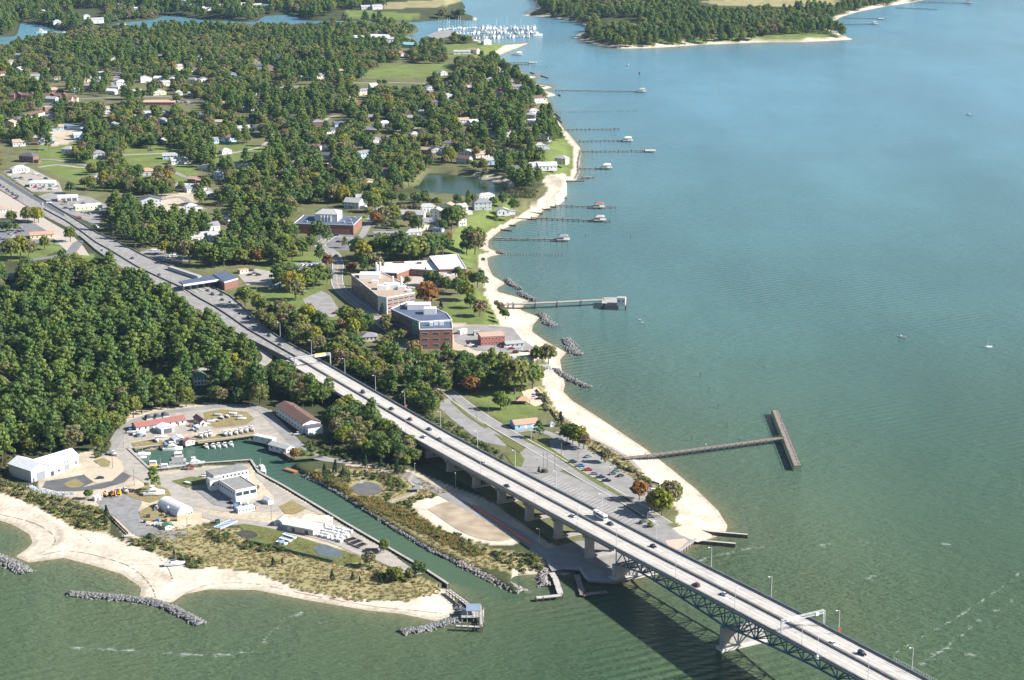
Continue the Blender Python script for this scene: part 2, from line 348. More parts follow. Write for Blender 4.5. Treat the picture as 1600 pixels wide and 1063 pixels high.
m3 = N('ShaderNodeMix'); m3.data_type = 'RGBA'; m3.blend_type = 'MULTIPLY'; m3.inputs[0].default_value = 1; L(m2.outputs[2], m3.inputs[6]); L(tr_.outputs[0], m3.inputs[7]); L(m3.outputs[2], b.inputs['Base Color'])
b.inputs['Roughness'].default_value = 0.16; b.inputs['IOR'].default_value = 1.333; b.inputs['Specular IOR Level'].default_value = 0.07
wv = N('ShaderNodeMapping'); wv.inputs['Rotation'].default_value = (0, 0, R(-8)); wv.inputs['Scale'].default_value = (0.35, 1, 1); L(ge.outputs['Position'], wv.inputs[0])
w1 = noise(0.32, 3, wv.outputs[0], 0.6); w2 = noise(1.1, 2, wv.outputs[0])
ad = N('ShaderNodeMath'); ad.operation = 'MULTIPLY_ADD'; L(w2.outputs[0], ad.inputs[0]); ad.inputs[1].default_value = 0.35; L(w1.outputs[0], ad.inputs[2])
wt = N('ShaderNodeTexWave'); wt.inputs['Scale'].default_value = .045; wt.inputs['Distortion'].default_value = 2.5; wt.inputs['Detail'].default_value = 2; wt.inputs['Detail Scale'].default_value = .3; wr = N('ShaderNodeMapping'); wr.inputs['Rotation'].default_value = (0, 0, R(62)); L(ge.outputs['Position'], wr.inputs[0]); L(wr.outputs[0], wt.inputs['Vector'])
wp = noise(0.0035, 2); wq = N('ShaderNodeMapRange'); wq.inputs[1].default_value = .5; wq.inputs[2].default_value = .62; wq.inputs[3].default_value = 0; wq.inputs[4].default_value = .5; L(wp.outputs[0], wq.inputs[0]); wx = N('ShaderNodeMath'); wx.operation = 'MULTIPLY'; L(wt.outputs['Fac'], wx.inputs[0]); L(wq.outputs[0], wx.inputs[1]); a2 = N('ShaderNodeMath'); a2.operation = 'ADD'; L(ad.outputs[0], a2.inputs[0]); L(wx.outputs[0], a2.inputs[1]); ad = a2
patch = noise(0.006, 3); pr = N('ShaderNodeMapRange'); pr.inputs[1].default_value = 0.35; pr.inputs[2].default_value = 0.65; pr.inputs[3].default_value = 0.55; pr.inputs[4].default_value = 1.0; L(patch.outputs[0], pr.inputs[0])
bp = N('ShaderNodeBump'); bp.inputs['Distance'].default_value = 2.8; L(ad.outputs[0], bp.inputs['Height']); md = N('ShaderNodeMapRange'); md.inputs[1].default_value = 850; md.inputs[2].default_value = 2400; md.inputs[3].default_value = 1.0; md.inputs[4].default_value = 0.22; L(sx.outputs['Y'], md.inputs[0]); mm = N('ShaderNodeMath'); mm.operation = 'MULTIPLY'; L(pr.outputs[0], mm.inputs[0]); L(md.outputs[0], mm.inputs[1]); cl_ = N('ShaderNodeAttribute'); cl_.attribute_name = 'calm'; m4 = N('ShaderNodeMath'); m4.operation = 'MULTIPLY'; L(mm.outputs[0], m4.inputs[0]); L(cl_.outputs['Fac'], m4.inputs[1]); L(m4.outputs[0], bp.inputs['Strength']); L(bp.outputs[0], b.inputs['Normal'])
wm.materials.append(m)
water = tag(link('water', wm), None, None, kind='structure')
# the tidal pond stands higher than the river
pm = MB(); pw = [G(p[0], p[1], 4.0) for p in POND]; pm.add([(p[0], p[1], 3.3) for p in pw], [tuple(range(len(pw) - 1, -1, -1))])
WATER_STILL = mat('still_water', (0.022, 0.042, 0.020), rough=0.2, spec=0.2, var=0.15, scale=.05)
tag(link('pond_water', pm.mesh('pond_water', WATER_STILL)), None, None, kind='structure')
# ------------------------------------------------------------------ roads, lots, paths
ASPH = mat('worn_asphalt', (0.225, 0.215, 0.202), rough=0.9, var=0.16, scale=0.15, spec=0.2)
ASPHD = mat('fresh_asphalt', (0.095, 0.095, 0.10), rough=0.85, var=0.14, scale=0.2, spec=0.2)
ASPHM = mat('grey_asphalt', (0.155, 0.155, 0.157), rough=0.9, var=0.14, scale=0.15, spec=0.2)
GRAVEL = mat('pale_gravel', (0.30, 0.272, 0.235), rough=0.95, var=0.16, scale=0.25, spec=0.1)
GREYGRAVEL = mat('grey_gravel', (0.20, 0.197, 0.19), rough=0.95, var=0.2, scale=0.3, spec=0.1)
CONC = mat('concrete', (0.30, 0.285, 0.262), rough=0.85, var=0.12, scale=0.2, spec=0.2)
CONCD = mat('weathered_concrete', (0.20, 0.19, 0.175), rough=0.9, var=0.2, scale=0.4, spec=0.2)
PINKC = mat('salmon_concrete', (0.50, 0.34, 0.27), rough=0.9, var=0.1)
PAINT = mat('white_paint', (0.66, 0.65, 0.62), rough=0.6, var=0.1)
YPAINT = mat('yellow_paint', (0.60, 0.42, 0.08), rough=0.6, var=0.1)
KERB = mat('kerb_concrete', (0.48, 0.45, 0.40), rough=0.85, var=0.08)
GRASSM = mat('verge_grass', (0.11, 0.125, 0.04), rough=0.95, var=0.25, scale=0.5, spec=0.1)
def tess(poly, lift, zfun=None, cuts=3):
    bm = bmesh.new(); vs = [bm.verts.new((p[0], p[1], 0)) for p in poly]; f = bm.faces.new(vs)
    if f.normal.z < 0 or f.calc_area() < 0: f.normal_flip()
    bmesh.ops.triangulate(bm, faces=bm.faces[:]); bmesh.ops.subdivide_edges(bm, edges=bm.edges[:], cuts=cuts, use_grid_fill=True)
    bmesh.ops.recalc_face_normals(bm, faces=bm.faces[:])
    if sum(q.normal.z * q.calc_area() for q in bm.faces) < 0: bmesh.ops.reverse_faces(bm, faces=bm.faces[:])
    for v in bm.verts: v.co.z = (float(hb(v.co.x, v.co.y)) if zfun is None else zfun(v.co.x, v.co.y)) + lift
    return bm
def pave(name, pts, m, lift=0.10, clear=True, kerb=None, zfun=None):
    w = [P(*p)[:2] for p in pts]; bm = tess(w, lift, zfun); me = bpy.data.meshes.new(name); bm.to_mesh(me); bm.free(); me.materials.append(m)
    o = tag(link(name, me), None, None, kind='structure')
    if clear: SEEN.append(list(pts))
    if kerb:
        kb = MB(); n = len(w)
        for i in range(n):
            a, b = w[i], w[(i + 1) % n]
            kb.beam((a[0], a[1], float(hb(*a)) + lift + .05), (b[0], b[1], float(hb(*b)) + lift + .05), 0.35, 0.25)
        part('kerb', kb, KERB, o)
    return o
def smooth_line(pts, n=5):
    out = []
    for i in range(len(pts) - 1):
        p0, p1, p2, p3 = pts[max(i - 1, 0)], pts[i], pts[i + 1], pts[min(i + 2, len(pts) - 1)]
        for k in range(n):
            t = k / n; out.append(tuple(0.5 * (2 * p1[j] + (p2[j] - p0[j]) * t + (2 * p0[j] - 5 * p1[j] + 4 * p2[j] - p3[j]) * t * t + (3 * p1[j] - p0[j] - 3 * p2[j] + p3[j]) * t ** 3) for j in (0, 1)))
    return out + [tuple(pts[-1][:2])]
def ribbon(mb, line, w, zf, off=0.0):
    n = len(line); L_ = []; Rr = []
    for i in range(n):
        a = Vector(line[max(i - 1, 0)]); b = Vector(line[min(i + 1, n - 1)]); d = (b - a).normalized(); nn = Vector((-d.y, d.x)); c = Vector(line[i]) + nn * off
        ww = w[i] if isinstance(w, (list, tuple)) else w
        p = c + nn * ww / 2; q = c - nn * ww / 2; L_.append((p.x, p.y, zf(p.x, p.y))); Rr.append((q.x, q.y, zf(q.x, q.y)))
    mb.add(Rr + L_, [(i, i + 1, n + i + 1, n + i) for i in range(n - 1)])
def road(name, pts, w, m, lift=0.14, centre=None, clear=True, kerb=False, edge=None):
    line = smooth_line([P(*p)[:2] for p in pts]); zf = lambda x, y: float(hb(x, y)) + lift
    b = MB(); ribbon(b, line, w, zf); o = tag(link(name, b.mesh(name, m)), None, None, kind='structure')
    if centre:
        c = MB(); ribbon(c, line, 0.35, lambda x, y: zf(x, y) + .03); part('centre_line', c, centre, o)
    if kerb:
        for s in (-1, 1):
            k = MB(); ribbon(k, line, 0.6, lambda x, y: zf(x, y) + .12, s * (w / 2 + .3)); part('kerb', k, KERB, o)
    if clear:
        for i in range(0, len(line) - 1):
            a = pix(line[i][0], line[i][1], zf(*line[i])); c2 = pix(line[i + 1][0], line[i + 1][1], zf(*line[i + 1])); SEEN.append([(a[0], a[1] - 2), (c2[0], c2[1] - 2), (c2[0], c2[1] + 2), (a[0], a[1] + 2)])
    return o
# boat basin and yard
pave('boatyard', [(176,700),(186,678),(203,660),(235,646),(300,636),(360,632),(410,640),(440,668),(458,690),(478,704),(462,712),(445,700),(402,680),(395,666),(330,672),(205,690),(206,702),(236,738),(262,742),(325,730),(345,742),(350,758),(360,780),(380,785),(430,778),(400,745),(398,738),(410,745),(440,765),(470,790),(430,800),(350,800),(290,790),(250,775),(236,752),(205,745),(190,735)], GRAVEL, 0.08)
road('harbour_road', [(150,712),(168,706),(180,690),(192,672),(212,658),(250,646),(300,640),(355,634),(402,638),(425,655),(445,675),(470,700),(500,716),(545,722),(590,727),(640,745),(700,776),(760,808),(820,842),(870,880)], 7.5, ASPH, 0.16)
road('quay_lane', [(178,715),(205,735),(240,758),(262,775),(285,790),(310,802),(345,812),(400,818),(470,832),(520,845),(560,862),(585,872)], 6.5, GRAVEL, 0.16)
pave('workshop_forecourt', [(66,762),(72,752),(100,748),(132,742),(150,752),(128,762),(165,754),(192,738),(205,744),(195,754),(160,764),(120,768),(90,768)], ASPHD, 0.13)
pave('workshop_yard', [(131,741),(160,718),(178,712),(190,722),(194,736),(175,752),(150,756),(134,745)], mat('tan_concrete', (0.42,0.345,0.255), rough=0.9), 0.17)
pave('storage_lot', [(145,778),(172,774),(208,770),(222,785),(216,800),(222,815),(250,828),(300,832),(280,840),(235,846),(208,835),(185,812),(160,795)], GREYGRAVEL, 0.12)
pave('building_apron', [(300,762),(325,752),(350,760),(372,782),(365,795),(335,790)], GREYGRAVEL, 0.2)
pave('island_of_grass', [(268,752),(300,745),(322,748),(322,756),(292,763)], GRASSM, 0.22); pave('yard_grass', [(192,772),(240,756),(262,765),(268,775),(235,786),(212,780)], mat('dry_lawn', (0.20,0.16,0.07), rough=.95, var=.3), 0.2)
pave('workshop_grass', [(98,757),(118,748),(132,756),(125,762),(110,763)], MATS['dry_lawn'], 0.2); pave('forecourt_grass', [(146,720),(162,716),(173,722),(170,730),(158,730)], MATS['dry_lawn'], 0.22)
pave('hut_grass', [(216,800),(240,788),(262,785),(275,800),(300,806),(280,815),(240,815),(222,812)], MATS['dry_lawn'], 0.2)
pave('sea_lab_grass', [(436,792),(455,782),(480,795),(462,804),(445,803)], MATS['dry_lawn'], 0.2); pave('raceway_grass', [(372,820),(400,818),(475,842),(560,868),(565,876),(540,885),(470,870),(395,845)], GRASSM, 0.15)
pave('quay_paving', [(430,765),(442,766),(505,803),(550,830),(607,863),(640,886),(660,897),(640,900),(600,882),(560,862),(500,838),(480,826),(520,815),(470,790)], GRAVEL, 0.14)
for nm_, pp in (('loop_grass', [(318,645),(345,640),(385,644),(398,655),(385,664),(340,669),(322,664)]), ('basin_grass', [(305,686),(395,674),(402,681),(310,694)]), ('corner_grass', [(205,692),(245,686),(262,692),(212,704)]), ('cabin_grass', [(440,706),(470,700),(500,716),(460,719)])): pave(nm_, pp, MATS['dry_lawn'] if nm_ != 'cabin_grass' else GRASSM, .19)
# under the bridge and the point
pave('landing_apron', [(845,860),(905,845),(960,850),(1000,870),(1065,862),(1018,895),(980,907),(957,912),(918,909),(905,892),(880,890),(862,893)], ASPH, 0.10)
pave('ramp_apron', [(960,838),(1000,820),(1030,815),(1062,830),(1085,846),(1066,861),(1010,870)], ASPH, 0.16)
pave('launch_slab', [(1050,826),(1075,820),(1112,836),(1110,842),(1090,848),(1062,836)], mat('sandy_concrete', (0.50,0.42,0.33), rough=.9), 0.2)
pave('ramp_edge', [(1040,845),(1070,842),(1075,846),(1062,858),(1048,866)], PINKC, 0.22)
pave('point_parking', [(858,690),(885,678),(925,703),(960,726),(1000,752),(1040,775),(1045,790),(1020,800),(985,785),(930,760),(890,728),(862,705)], ASPH, 0.12)
pave('bus_parking', [(822,755),(870,735),(910,752),(960,780),(1005,812),(1015,822),(975,838),(930,815),(870,780)], ASPH, 0.12)
pave('upper_parking', [(676,628),(705,622),(760,665),(795,690),(790,698),(750,690),(705,655)], ASPH, 0.12)
pave('entrance_plaza', [(800,718),(822,700),(860,720),(880,735),(850,745),(815,755),(806,735)], ASPH, 0.14)
road('waterfront_road', [(640,566),(672,590),(700,612),(725,632),(760,656),(800,680),(850,708),(900,738),(950,766),(1000,795),(1040,820)], 8.0, ASPH, 0.17, kerb=True)
pave('median_lawn', [(708,622),(722,640),(748,660),(768,668),(758,670),(728,650),(704,628)], GRASSM, 0.25)
pave('kerbed_lawn', [(772,678),(795,688),(818,705),(812,708),(790,694)], GRASSM, 0.25); pave('roundabout_lawn', [(790,712),(812,708),(820,718),(815,730),(802,728)], GRASSM, 0.25)
pave('parking_verge', [(820,680),(860,700),(930,748),(985,782),(990,788),(930,755),(860,708),(818,688)], GRASSM, 0.26)
road('park_drive', [(800,676),(830,672),(858,678),(872,686)], 6, ASPH, 0.2); road('beach_path', [(868,676),(905,680),(935,690),(975,712),(1000,735)], 2.6, GRAVEL, 0.2)
pave('playground', [(815,612),(838,605),(852,618),(850,632),(836,636),(822,628)], mat('play_sand', (0.50,0.39,0.28), rough=.95), 0.2)
# campus
road('campus_road', [(520,368),(500,384),(520,396),(528,412),(526,432),(530,450),(548,468),(575,488),(600,508),(622,528),(645,552)], 8.5, ASPH, 0.16, centre=YPAINT, kerb=True)
pave('campus_side_strip', [(548,450),(566,466),(592,490),(600,502),(580,496),(556,472),(545,456)], ASPH, .14)
road('house_lane', [(520,368),(560,372),(576,348),(585,332),(600,322)], 7, ASPH, 0.15); pave('brick_hall_parking', [(497,366),(540,364),(562,372),(556,390),(520,392),(500,382)], ASPHM, 0.13)
pave('lawn_parking', [(472,468),(502,455),(516,462),(524,475),(532,488),(520,497),(495,492),(482,482)], ASPH, 0.14); pave('car_row_parking', [(455,412),(505,408),(510,418),(458,424)], GREYGRAVEL, 0.14)
pave('works_yard', [(372,430),(400,420),(425,425),(430,438),(412,448),(385,446)], GRAVEL, 0.14); pave('plaza_staff_lot', [(215,395),(240,388),(290,392),(300,402),(290,412),(262,410),(235,402)], ASPH, 0.14)
pave('courtyard', [(620,432),(660,425),(690,428),(690,445),(665,455),(640,450)], mat('court_paving', (0.36,0.31,0.27), rough=.9), 0.2); pave('brick_terrace', [(628,428),(655,424),(662,430),(640,434)], mat('brick_paving', (0.36,0.17,0.11), rough=.9), 0.26)
pave('service_yard', [(708,512),(752,508),(800,512),(815,530),(838,545),(800,552),(745,548),(712,535)], ASPH, 0.14); pave('terrace_lot', [(583,364),(612,362),(640,368),(640,376),(585,378)], ASPHM, .14)
# shops along the highway
pave('shop_lot', [(55,308),(85,300),(140,308),(178,326),(172,336),(150,352),(110,335),(75,318)], ASPH, 0.14); pave('corner_lot', [(5,268),(45,262),(92,285),(98,300),(50,300),(20,280)], GRAVEL, 0.14)
pave('diner_lot', [(-60,350),(20,345),(55,350),(85,368),(82,382),(30,380),(-60,392)], ASPHM, 0.14); pave('frontage', [(-60,300),(0,298),(40,322),(75,345),(110,365),(130,385),(140,400),(110,398),(70,360),(20,340),(-60,345)], mat('cut_earth', (0.36,0.31,0.26), rough=.95), 0.1)
road('motel_drive', [(40,408),(80,402),(108,396),(122,380),(130,378)], 9, ASPHM, 0.16)
road('side_street', [(60,262),(90,258),(140,262),(180,245),(210,242),(255,240),(282,238)], 6, GRAVEL, 0.15); road('lane_by_houses', [(262,264),(285,275),(305,282),(330,300),(345,318)], 6, ASPH, 0.15); road('cul_de_sac', [(245,314),(280,308),(298,318),(320,328)], 6, ASPH, .15)
road('hill_street', [(176,136),(182,122),(190,110)], 8, ASPH, 0.15); road('subdivision_street', [(418,137),(530,135)], 8, GRAVEL, 0.15); road('loop_street', [(505,190),(520,182),(545,181)], 6, GRAVEL, 0.15)
road('shopping_lane', [(0,186),(20,184),(40,179),(70,172),(100,160)], 6, ASPH, .15); road('cross_street', [(120,155),(200,152),(270,152),(330,160)], 6, ASPH, .15); road('school_street', [(330,245),(400,232),(425,216)], 5.5, GRAVEL, .15); road('church_lane', [(20,262),(60,250),(100,252),(150,262)], 5.5, ASPH, .15); road('orchard_lane', [(552,130),(600,129),(668,131)], 5, GRAVEL, .15); road('pine_lane', [(620,205),(660,200),(700,206),(740,222),(770,250)], 5, GRAVEL, .15); road('hedge_lane', [(390,300),(420,285),(450,262),(470,240)], 5, GRAVEL, .15)
road('underpass_lane', [(395,530),(410,545),(418,560),(405,572),(370,575),(300,578)], 7, GRAVEL, 0.15)

# ------------------------------------------------------------------ the highway bridge
BD = np.array([.48114597, -.8766405]); BN = np.array([.8766405, .48114597]); BM = np.array([11.45, 1019.47])
SK = [-360,-352,-200,-140,-72,-20,30,87,140,178,221,290,420]; ZK = [8.6,9.0,10.3,10.9,12.8,14.6,16.3,18.3,20.6,22.3,24.0,26.0,28.8]
def bz(s): return float(np.interp(s, SK, ZK))
def bp_(s, n, dz=0.0):
    p = BM + BD * s + BN * n; return (float(p[0]), float(p[1]), bz(s) + dz)
def on_deck(px, py, dz=0.0):                   # the deck point under a photo pixel
    z = 15.0
    for _ in range(12):
        g = G(px, py, z + dz); s = float((np.array(g[:2]) - BM) @ BD); z = bz(s)
    return (g[0], g[1], z), s, float((np.array(g[:2]) - BM) @ BN)
N0, N1, NM = -2.0, 21.5, 9.75                  # edges and middle of the deck
STEEL = mat('blue_grey_steel', (0.085, 0.145, 0.21), rough=0.55, metal=0.0, var=0.15, scale=0.4, spec=0.4)
def patched(name, c0, c1, w, h, rot):
    m, t, b = newmat(name); N, L = t.nodes.new, t.links.new; ge = N('ShaderNodeNewGeometry'); mp = N('ShaderNodeMapping'); mp.inputs['Rotation'].default_value = (0, 0, rot); L(ge.outputs['Position'], mp.inputs[0])
    br = N('ShaderNodeTexBrick'); br.inputs['Color1'].default_value = (*c0, 1); br.inputs['Color2'].default_value = (*c1, 1); br.inputs['Mortar'].default_value = (*[v * .8 for v in c0], 1); br.inputs['Scale'].default_value = 1; br.inputs['Brick Width'].default_value = w; br.inputs['Row Height'].default_value = h; br.inputs['Mortar Size'].default_value = .05; L(mp.outputs[0], br.inputs['Vector'])
    nz = N('ShaderNodeTexNoise'); nz.inputs['Scale'].default_value = .25; nz.inputs['Detail'].default_value = 5; L(mp.outputs[0], nz.inputs['Vector']); rp = N('ShaderNodeMapRange'); rp.inputs[1].default_value = .3; rp.inputs[2].default_value = .7; rp.inputs[3].default_value = .84; rp.inputs[4].default_value = 1.12; L(nz.outputs[0], rp.inputs[0])
    mx = N('ShaderNodeMix'); mx.data_type = 'RGBA'; mx.blend_type = 'MULTIPLY'; mx.inputs[0].default_value = 1; L(br.outputs[0], mx.inputs[6]); L(rp.outputs[0], mx.inputs[7]); L(mx.outputs[2], b.inputs['Base Color']); b.inputs['Roughness'].default_value = .85; b.inputs['Specular IOR Level'].default_value = .2; MATS[name] = m; return m
DECKM = patched('deck_concrete', (.49, .445, .39), (.41, .385, .355), 9.0, 3.7, -math.atan2(BD[1], BD[0]))
bridge = thing('highway_bridge', 'long four-lane highway bridge on a blue-grey steel truss crossing to the wooded point', 'bridge')
S0, S1 = -352, 420
st = [S0 + i * 6.0 for i in range(int((S1 - S0) / 6) + 1)]
def along(mb, n0, n1, z0, z1, s0=S0, s1=S1, step=6.0):
    k = max(1, int(round((s1 - s0) / step))); ss = [s0 + (s1 - s0) * i / k for i in range(k + 1)]; vs = []
    for s in ss: vs += [bp_(s, n0, z0), bp_(s, n1, z0), bp_(s, n1, z1), bp_(s, n0, z1)]
    fs = [(3, 2, 1, 0), tuple(4 * k + i for i in range(4))]
    for i in range(k):
        o = 4 * i
        for a in range(4): fs.append((o + a, o + (a + 1) % 4, o + 4 + (a + 1) % 4, o + 4 + a))
    return mb.add(vs, fs)
for k in range(0, int((S1 - S0) / 31.0) + 1):  # slab spans with joints between them
    a = S0 + 31.0 * k; b_ = min(S1, a + 30.94)
    if b_ > a: part('deck_slab', along(MB(), N0, N1, -0.45, 0.0, a, b_, 8), DECKM, bridge)
for nm, a0, a1, hh in (('parapet', N0 - .1, N0 + .35, 0.95), ('parapet', N1 - .35, N1 + .1, 0.95), ('median_barrier', NM - .42, NM + .02, 0.85), ('median_barrier', NM + .30, NM + .72, 0.85)):
    part(nm, along(MB(), a0, a1, 0.004, hh), CONCD if nm != 'x' else CONC, bridge)
part('median_gap', along(MB(), NM + .02, NM + .30, 0.004, 0.2), ASPHD, bridge)
for n in (N0 - .02, N1 + .02):
    rl = MB(); along(rl, n - .06, n + .06, 1.22, 1.36)
    for s in np.arange(S0, S1, 3.0): rl.beam(bp_(s, n, .9), bp_(s, n, 1.25), .1)
    part('railing', rl, STEEL, bridge)
for n in (N0 + .4, N1 - .4): part('edge_beam', along(MB(), n - .35, n + .35, -2.0, -.45, S0 + 100, 86), STEEL if False else CONCD, bridge)
for n in (3.5, 9.0, 14.5): part('girder', along(MB(), n - .3, n + .3, -1.9, -.45, S0 + 100, 86), STEEL, bridge)
mk = MB()
for n in (2.6, 6.0, 13.4, 16.8)[0:0] + (4.1, 15.6):
    for s in np.arange(S0, S1 - 4, 12.2): along(mk, n - .12, n + .12, .006, .016, s, s + 3.6, 3.6)
for n in (N0 + 1.2, NM - 1.0, NM + 1.3, N1 - 1.2): along(mk, n - .08, n + .08, .006, .016, S0, S1)
o = part('lane_marking', mk, PAINT, bridge); o['kind'] = 'stuff'
tk = MB()                                      # tyre-polished wheel tracks
for c in (1.9, 6.6, 13.2, 17.9): 
    for dn in (-.85, .85): along(tk, c + dn - .35, c + dn + .35, .003, .005)
o = part('wheel_track', tk, mat('polished_concrete', (0.335, 0.31, 0.28), rough=.7, var=.15, scale=.1), bridge)
# approach bents
for i, s in enumerate([-165, -132, -102.8, -70.1, -39.9, -7.8, 23.7, 56.2]):
    pr = thing('bridge_bent', 'concrete bent with two columns under the bridge approach, %s from the truss' % ORD[7 - i], 'bridge pier', (0, 0, 0), 0, 'concrete bents under the bridge approach')
    zt = bz(s) - 2.0
    def slab(n0, n1, s0, s1, z0, z1): return [tuple((BM + BD * a + BN * b)[:2]) for a, b in ((s0, n0), (s1, n0), (s1, n1), (s0, n1))], z0, z1
    part('cap_beam', MB().prism(*slab(N0 + .6, N1 - .6, s - 1.2, s + 1.2, zt - 1.7, zt - .02)), CONCD, pr)
    for n in (0.0, 15.0): part('column', MB().prism(*slab(n, n + 4.4, s - 1.3, s + 1.3, 1.0, zt - 1.72)), CONC, pr)
    part('base_wall', MB().prism(*slab(-.4, 19.8, s - 1.5, s + 1.5, 0.9, 3.0)), CONC, pr)
# river truss
TS, PANEL = 87.5, 12.0
NP = 24
def depth(k):                                  # truss depth at panel point k, deepest over the river piers at 8 and 24
    d = abs(((k + 8) % 16) - 8) / 8.0          # 0 at k=0,16 ; 1 at 8,24
    return 7.0 - 3.2 * (1 - abs(2 * d - 0.35)) if k == 0 else 5.0 + 4.6 * max(0, d - .25) ** 1.3 * 1.45
depth_ = [depth(k) for k in range(NP + 1)]; depth_[0] = 7.4; depth_[1] = 6.2
for n in (-0.9, 20.4):
    for k in range(NP):
        s0 = TS + k * PANEL; s1 = s0 + PANEL; t0 = bp_(s0, n, -1.2); t1 = bp_(s1, n, -1.2); b0 = bp_(s0, n, -1.2 - depth_[k]); b1 = bp_(s1, n, -1.2 - depth_[k + 1])
        part('top_chord', MB().beam(t0, t1, .75, 1.1), STEEL, bridge); part('bottom_chord', MB().beam(b0, b1, .7, .75), STEEL, bridge)
        part('truss_post', MB().beam(b0, t0, .5), STEEL, bridge)
        part('truss_diagonal', MB().beam(b0, ((t0[0] + t1[0]) / 2, (t0[1] + t1[1]) / 2, (t0[2] + t1[2]) / 2), .45), STEEL, bridge)
        part('truss_diagonal', MB().beam(((t0[0] + t1[0]) / 2, (t0[1] + t1[1]) / 2, (t0[2] + t1[2]) / 2), b1, .45), STEEL, bridge)
for k in range(NP + 1):
    s = TS + k * PANEL; a = bp_(s, -.9, -1.2 - depth_[k]); b_ = bp_(s, 20.4, -1.2 - depth_[k]); part('cross_strut', MB().beam(a, b_, .45, .6), STEEL, bridge)
    part('floor_beam', MB().beam(bp_(s, -1.2, -1.3), bp_(s, 20.7, -1.3), .5, 1.6), STEEL, bridge)
    if k < NP:
        a2 = bp_(s + PANEL, -.9, -1.2 - depth_[k + 1]); b2 = bp_(s + PANEL, 20.4, -1.2 - depth_[k + 1])
        part('wind_brace', MB().beam(a, b2, .3), STEEL, bridge); part('wind_brace', MB().beam(b_, a2, .3), STEEL, bridge)
for s, zb, lb in ((TS, 1.0, 'concrete pier at the water edge carrying the landward end of the truss'), (TS + 8 * PANEL, -2.0, 'concrete river pier with pale footing standing in the water under the truss')):
    pr = thing('bridge_pier', lb, 'bridge pier'); k = int(round((s - TS) / PANEL)); zt = bz(s) - 1.6 - depth_[k]
    def sl(n0, n1, s0, s1): return [tuple((BM + BD * a + BN * b)[:2]) for a, b in ((s0, n0), (s1, n0), (s1, n1), (s0, n1))]
    for n in (-2.2, 17.8): part('column', MB().prism(sl(n, n + 3.8, s - 1.7, s + 1.7), zb, zt), CONC, pr)
    part('cross_wall', MB().prism(sl(1.6, 17.8, s - 1.1, s + 1.1), zb, zt - 1.0), CONC, pr)
    part('footing', MB().prism(sl(-3.6, 23.0, s - 2.6, s + 2.6), zb - .5, zb + (3.4 if zb < 0 else 1.6)), mat('pale_concrete', (0.44, 0.42, 0.39), rough=.85), pr)
# ------------------------------------------------------------------ the highway on land, toll plaza to the village
HL = [(500,588),(468,572),(440,556),(394,533),(378,526),(328,498),(314,490),(235,447),(207,431),(150,392),(131,375),(108,357),(72,339),(37,319),(0,296),(-60,262)]
HR = [(500,563),(470,547),(440,531),(403,504),(378,478),(360,463),(338,452),(310,432),(260,414),(227,401),(181,376),(153,365),(96,329),(65,311),(45,300),(0,272),(-60,240)]
def hz_(x, y): return max(float(np.interp(-y, [-1480, -1330], [8.25, 9.0])), 8.25)
def HP(p):
    z = 8.5
    for _ in range(5):
        g = G(p[0], p[1], z); z = hz_(g[0], g[1])
    return g
hl = [bp_(-352, N0)] + [HP(p) for p in HL[1:]]; hr = [bp_(-352, N1)] + [HP(p) for p in HR[1:]]
def resample(line, n):
    L_ = [0]
    for i in range(1, len(line)): L_.append(L_[-1] + math.dist(line[i][:2], line[i - 1][:2]))
    return [tuple(np.interp(t, L_, [q[j] for q in line]) for j in range(3)) for t in np.linspace(0, L_[-1], n)]
nh = 60; hl2, hr2 = resample(hl, nh), resample(hr, nh)
def lerp(t, i): return tuple(hl2[i][j] * (1 - t) + hr2[i][j] * t for j in range(3))
b = MB(); cols = 6
b.add([lerp(k / cols, i) for i in range(nh) for k in range(cols + 1)], [(i * 7 + k, i * 7 + k + 1, (i + 1) * 7 + k + 1, (i + 1) * 7 + k) for i in range(nh - 1) for k in range(cols)])
for q in (hl2, hr2):
    o = len(b.v); b.add(q + [(x, y, z - 4) for x, y, z in q], [(i, i + 1, nh + i + 1, nh + i) for i in range(nh - 1)])
hw = tag(link('highway', b.mesh('highway', ASPH)), None, None, kind='structure')
SEEN.append([(p[0], p[1]) for p in HL] + [(p[0], p[1]) for p in HR[::-1]]); SEEN.append([(450,540),(520,570),(800,725),(1000,830),(1000,850),(800,772),(700,718),(620,672),(600,650),(520,605),(450,565)])
def strip(t, w, i0, i1, lift, h=0.0, dash=False):
    mb = MB()
    for i in range(i0, i1):
        a, c = lerp(t, i), lerp(t, i + 1)
        if dash:
            a, c = [tuple(a[j] + (c[j] - a[j]) * f for j in range(3)) for f in (0.0, .3)]
        mb.beam((a[0], a[1], a[2] + lift + h / 2), (c[0], c[1], c[2] + lift + h / 2), w, max(h, .012))
    return mb
part('barrier', strip(.42, .5, 0, 40, .0, .95), CONCD, hw); part('barrier', strip(0.004, .45, 0, 33, .0, .95), CONCD, hw); part('barrier', strip(.996, .45, 0, 42, .0, .95), CONCD, hw)
for t in (.14, .28, .58, .72, .86): part('lane_line', strip(t, .16, 0, nh - 1, .01, 0, True), PAINT, hw)
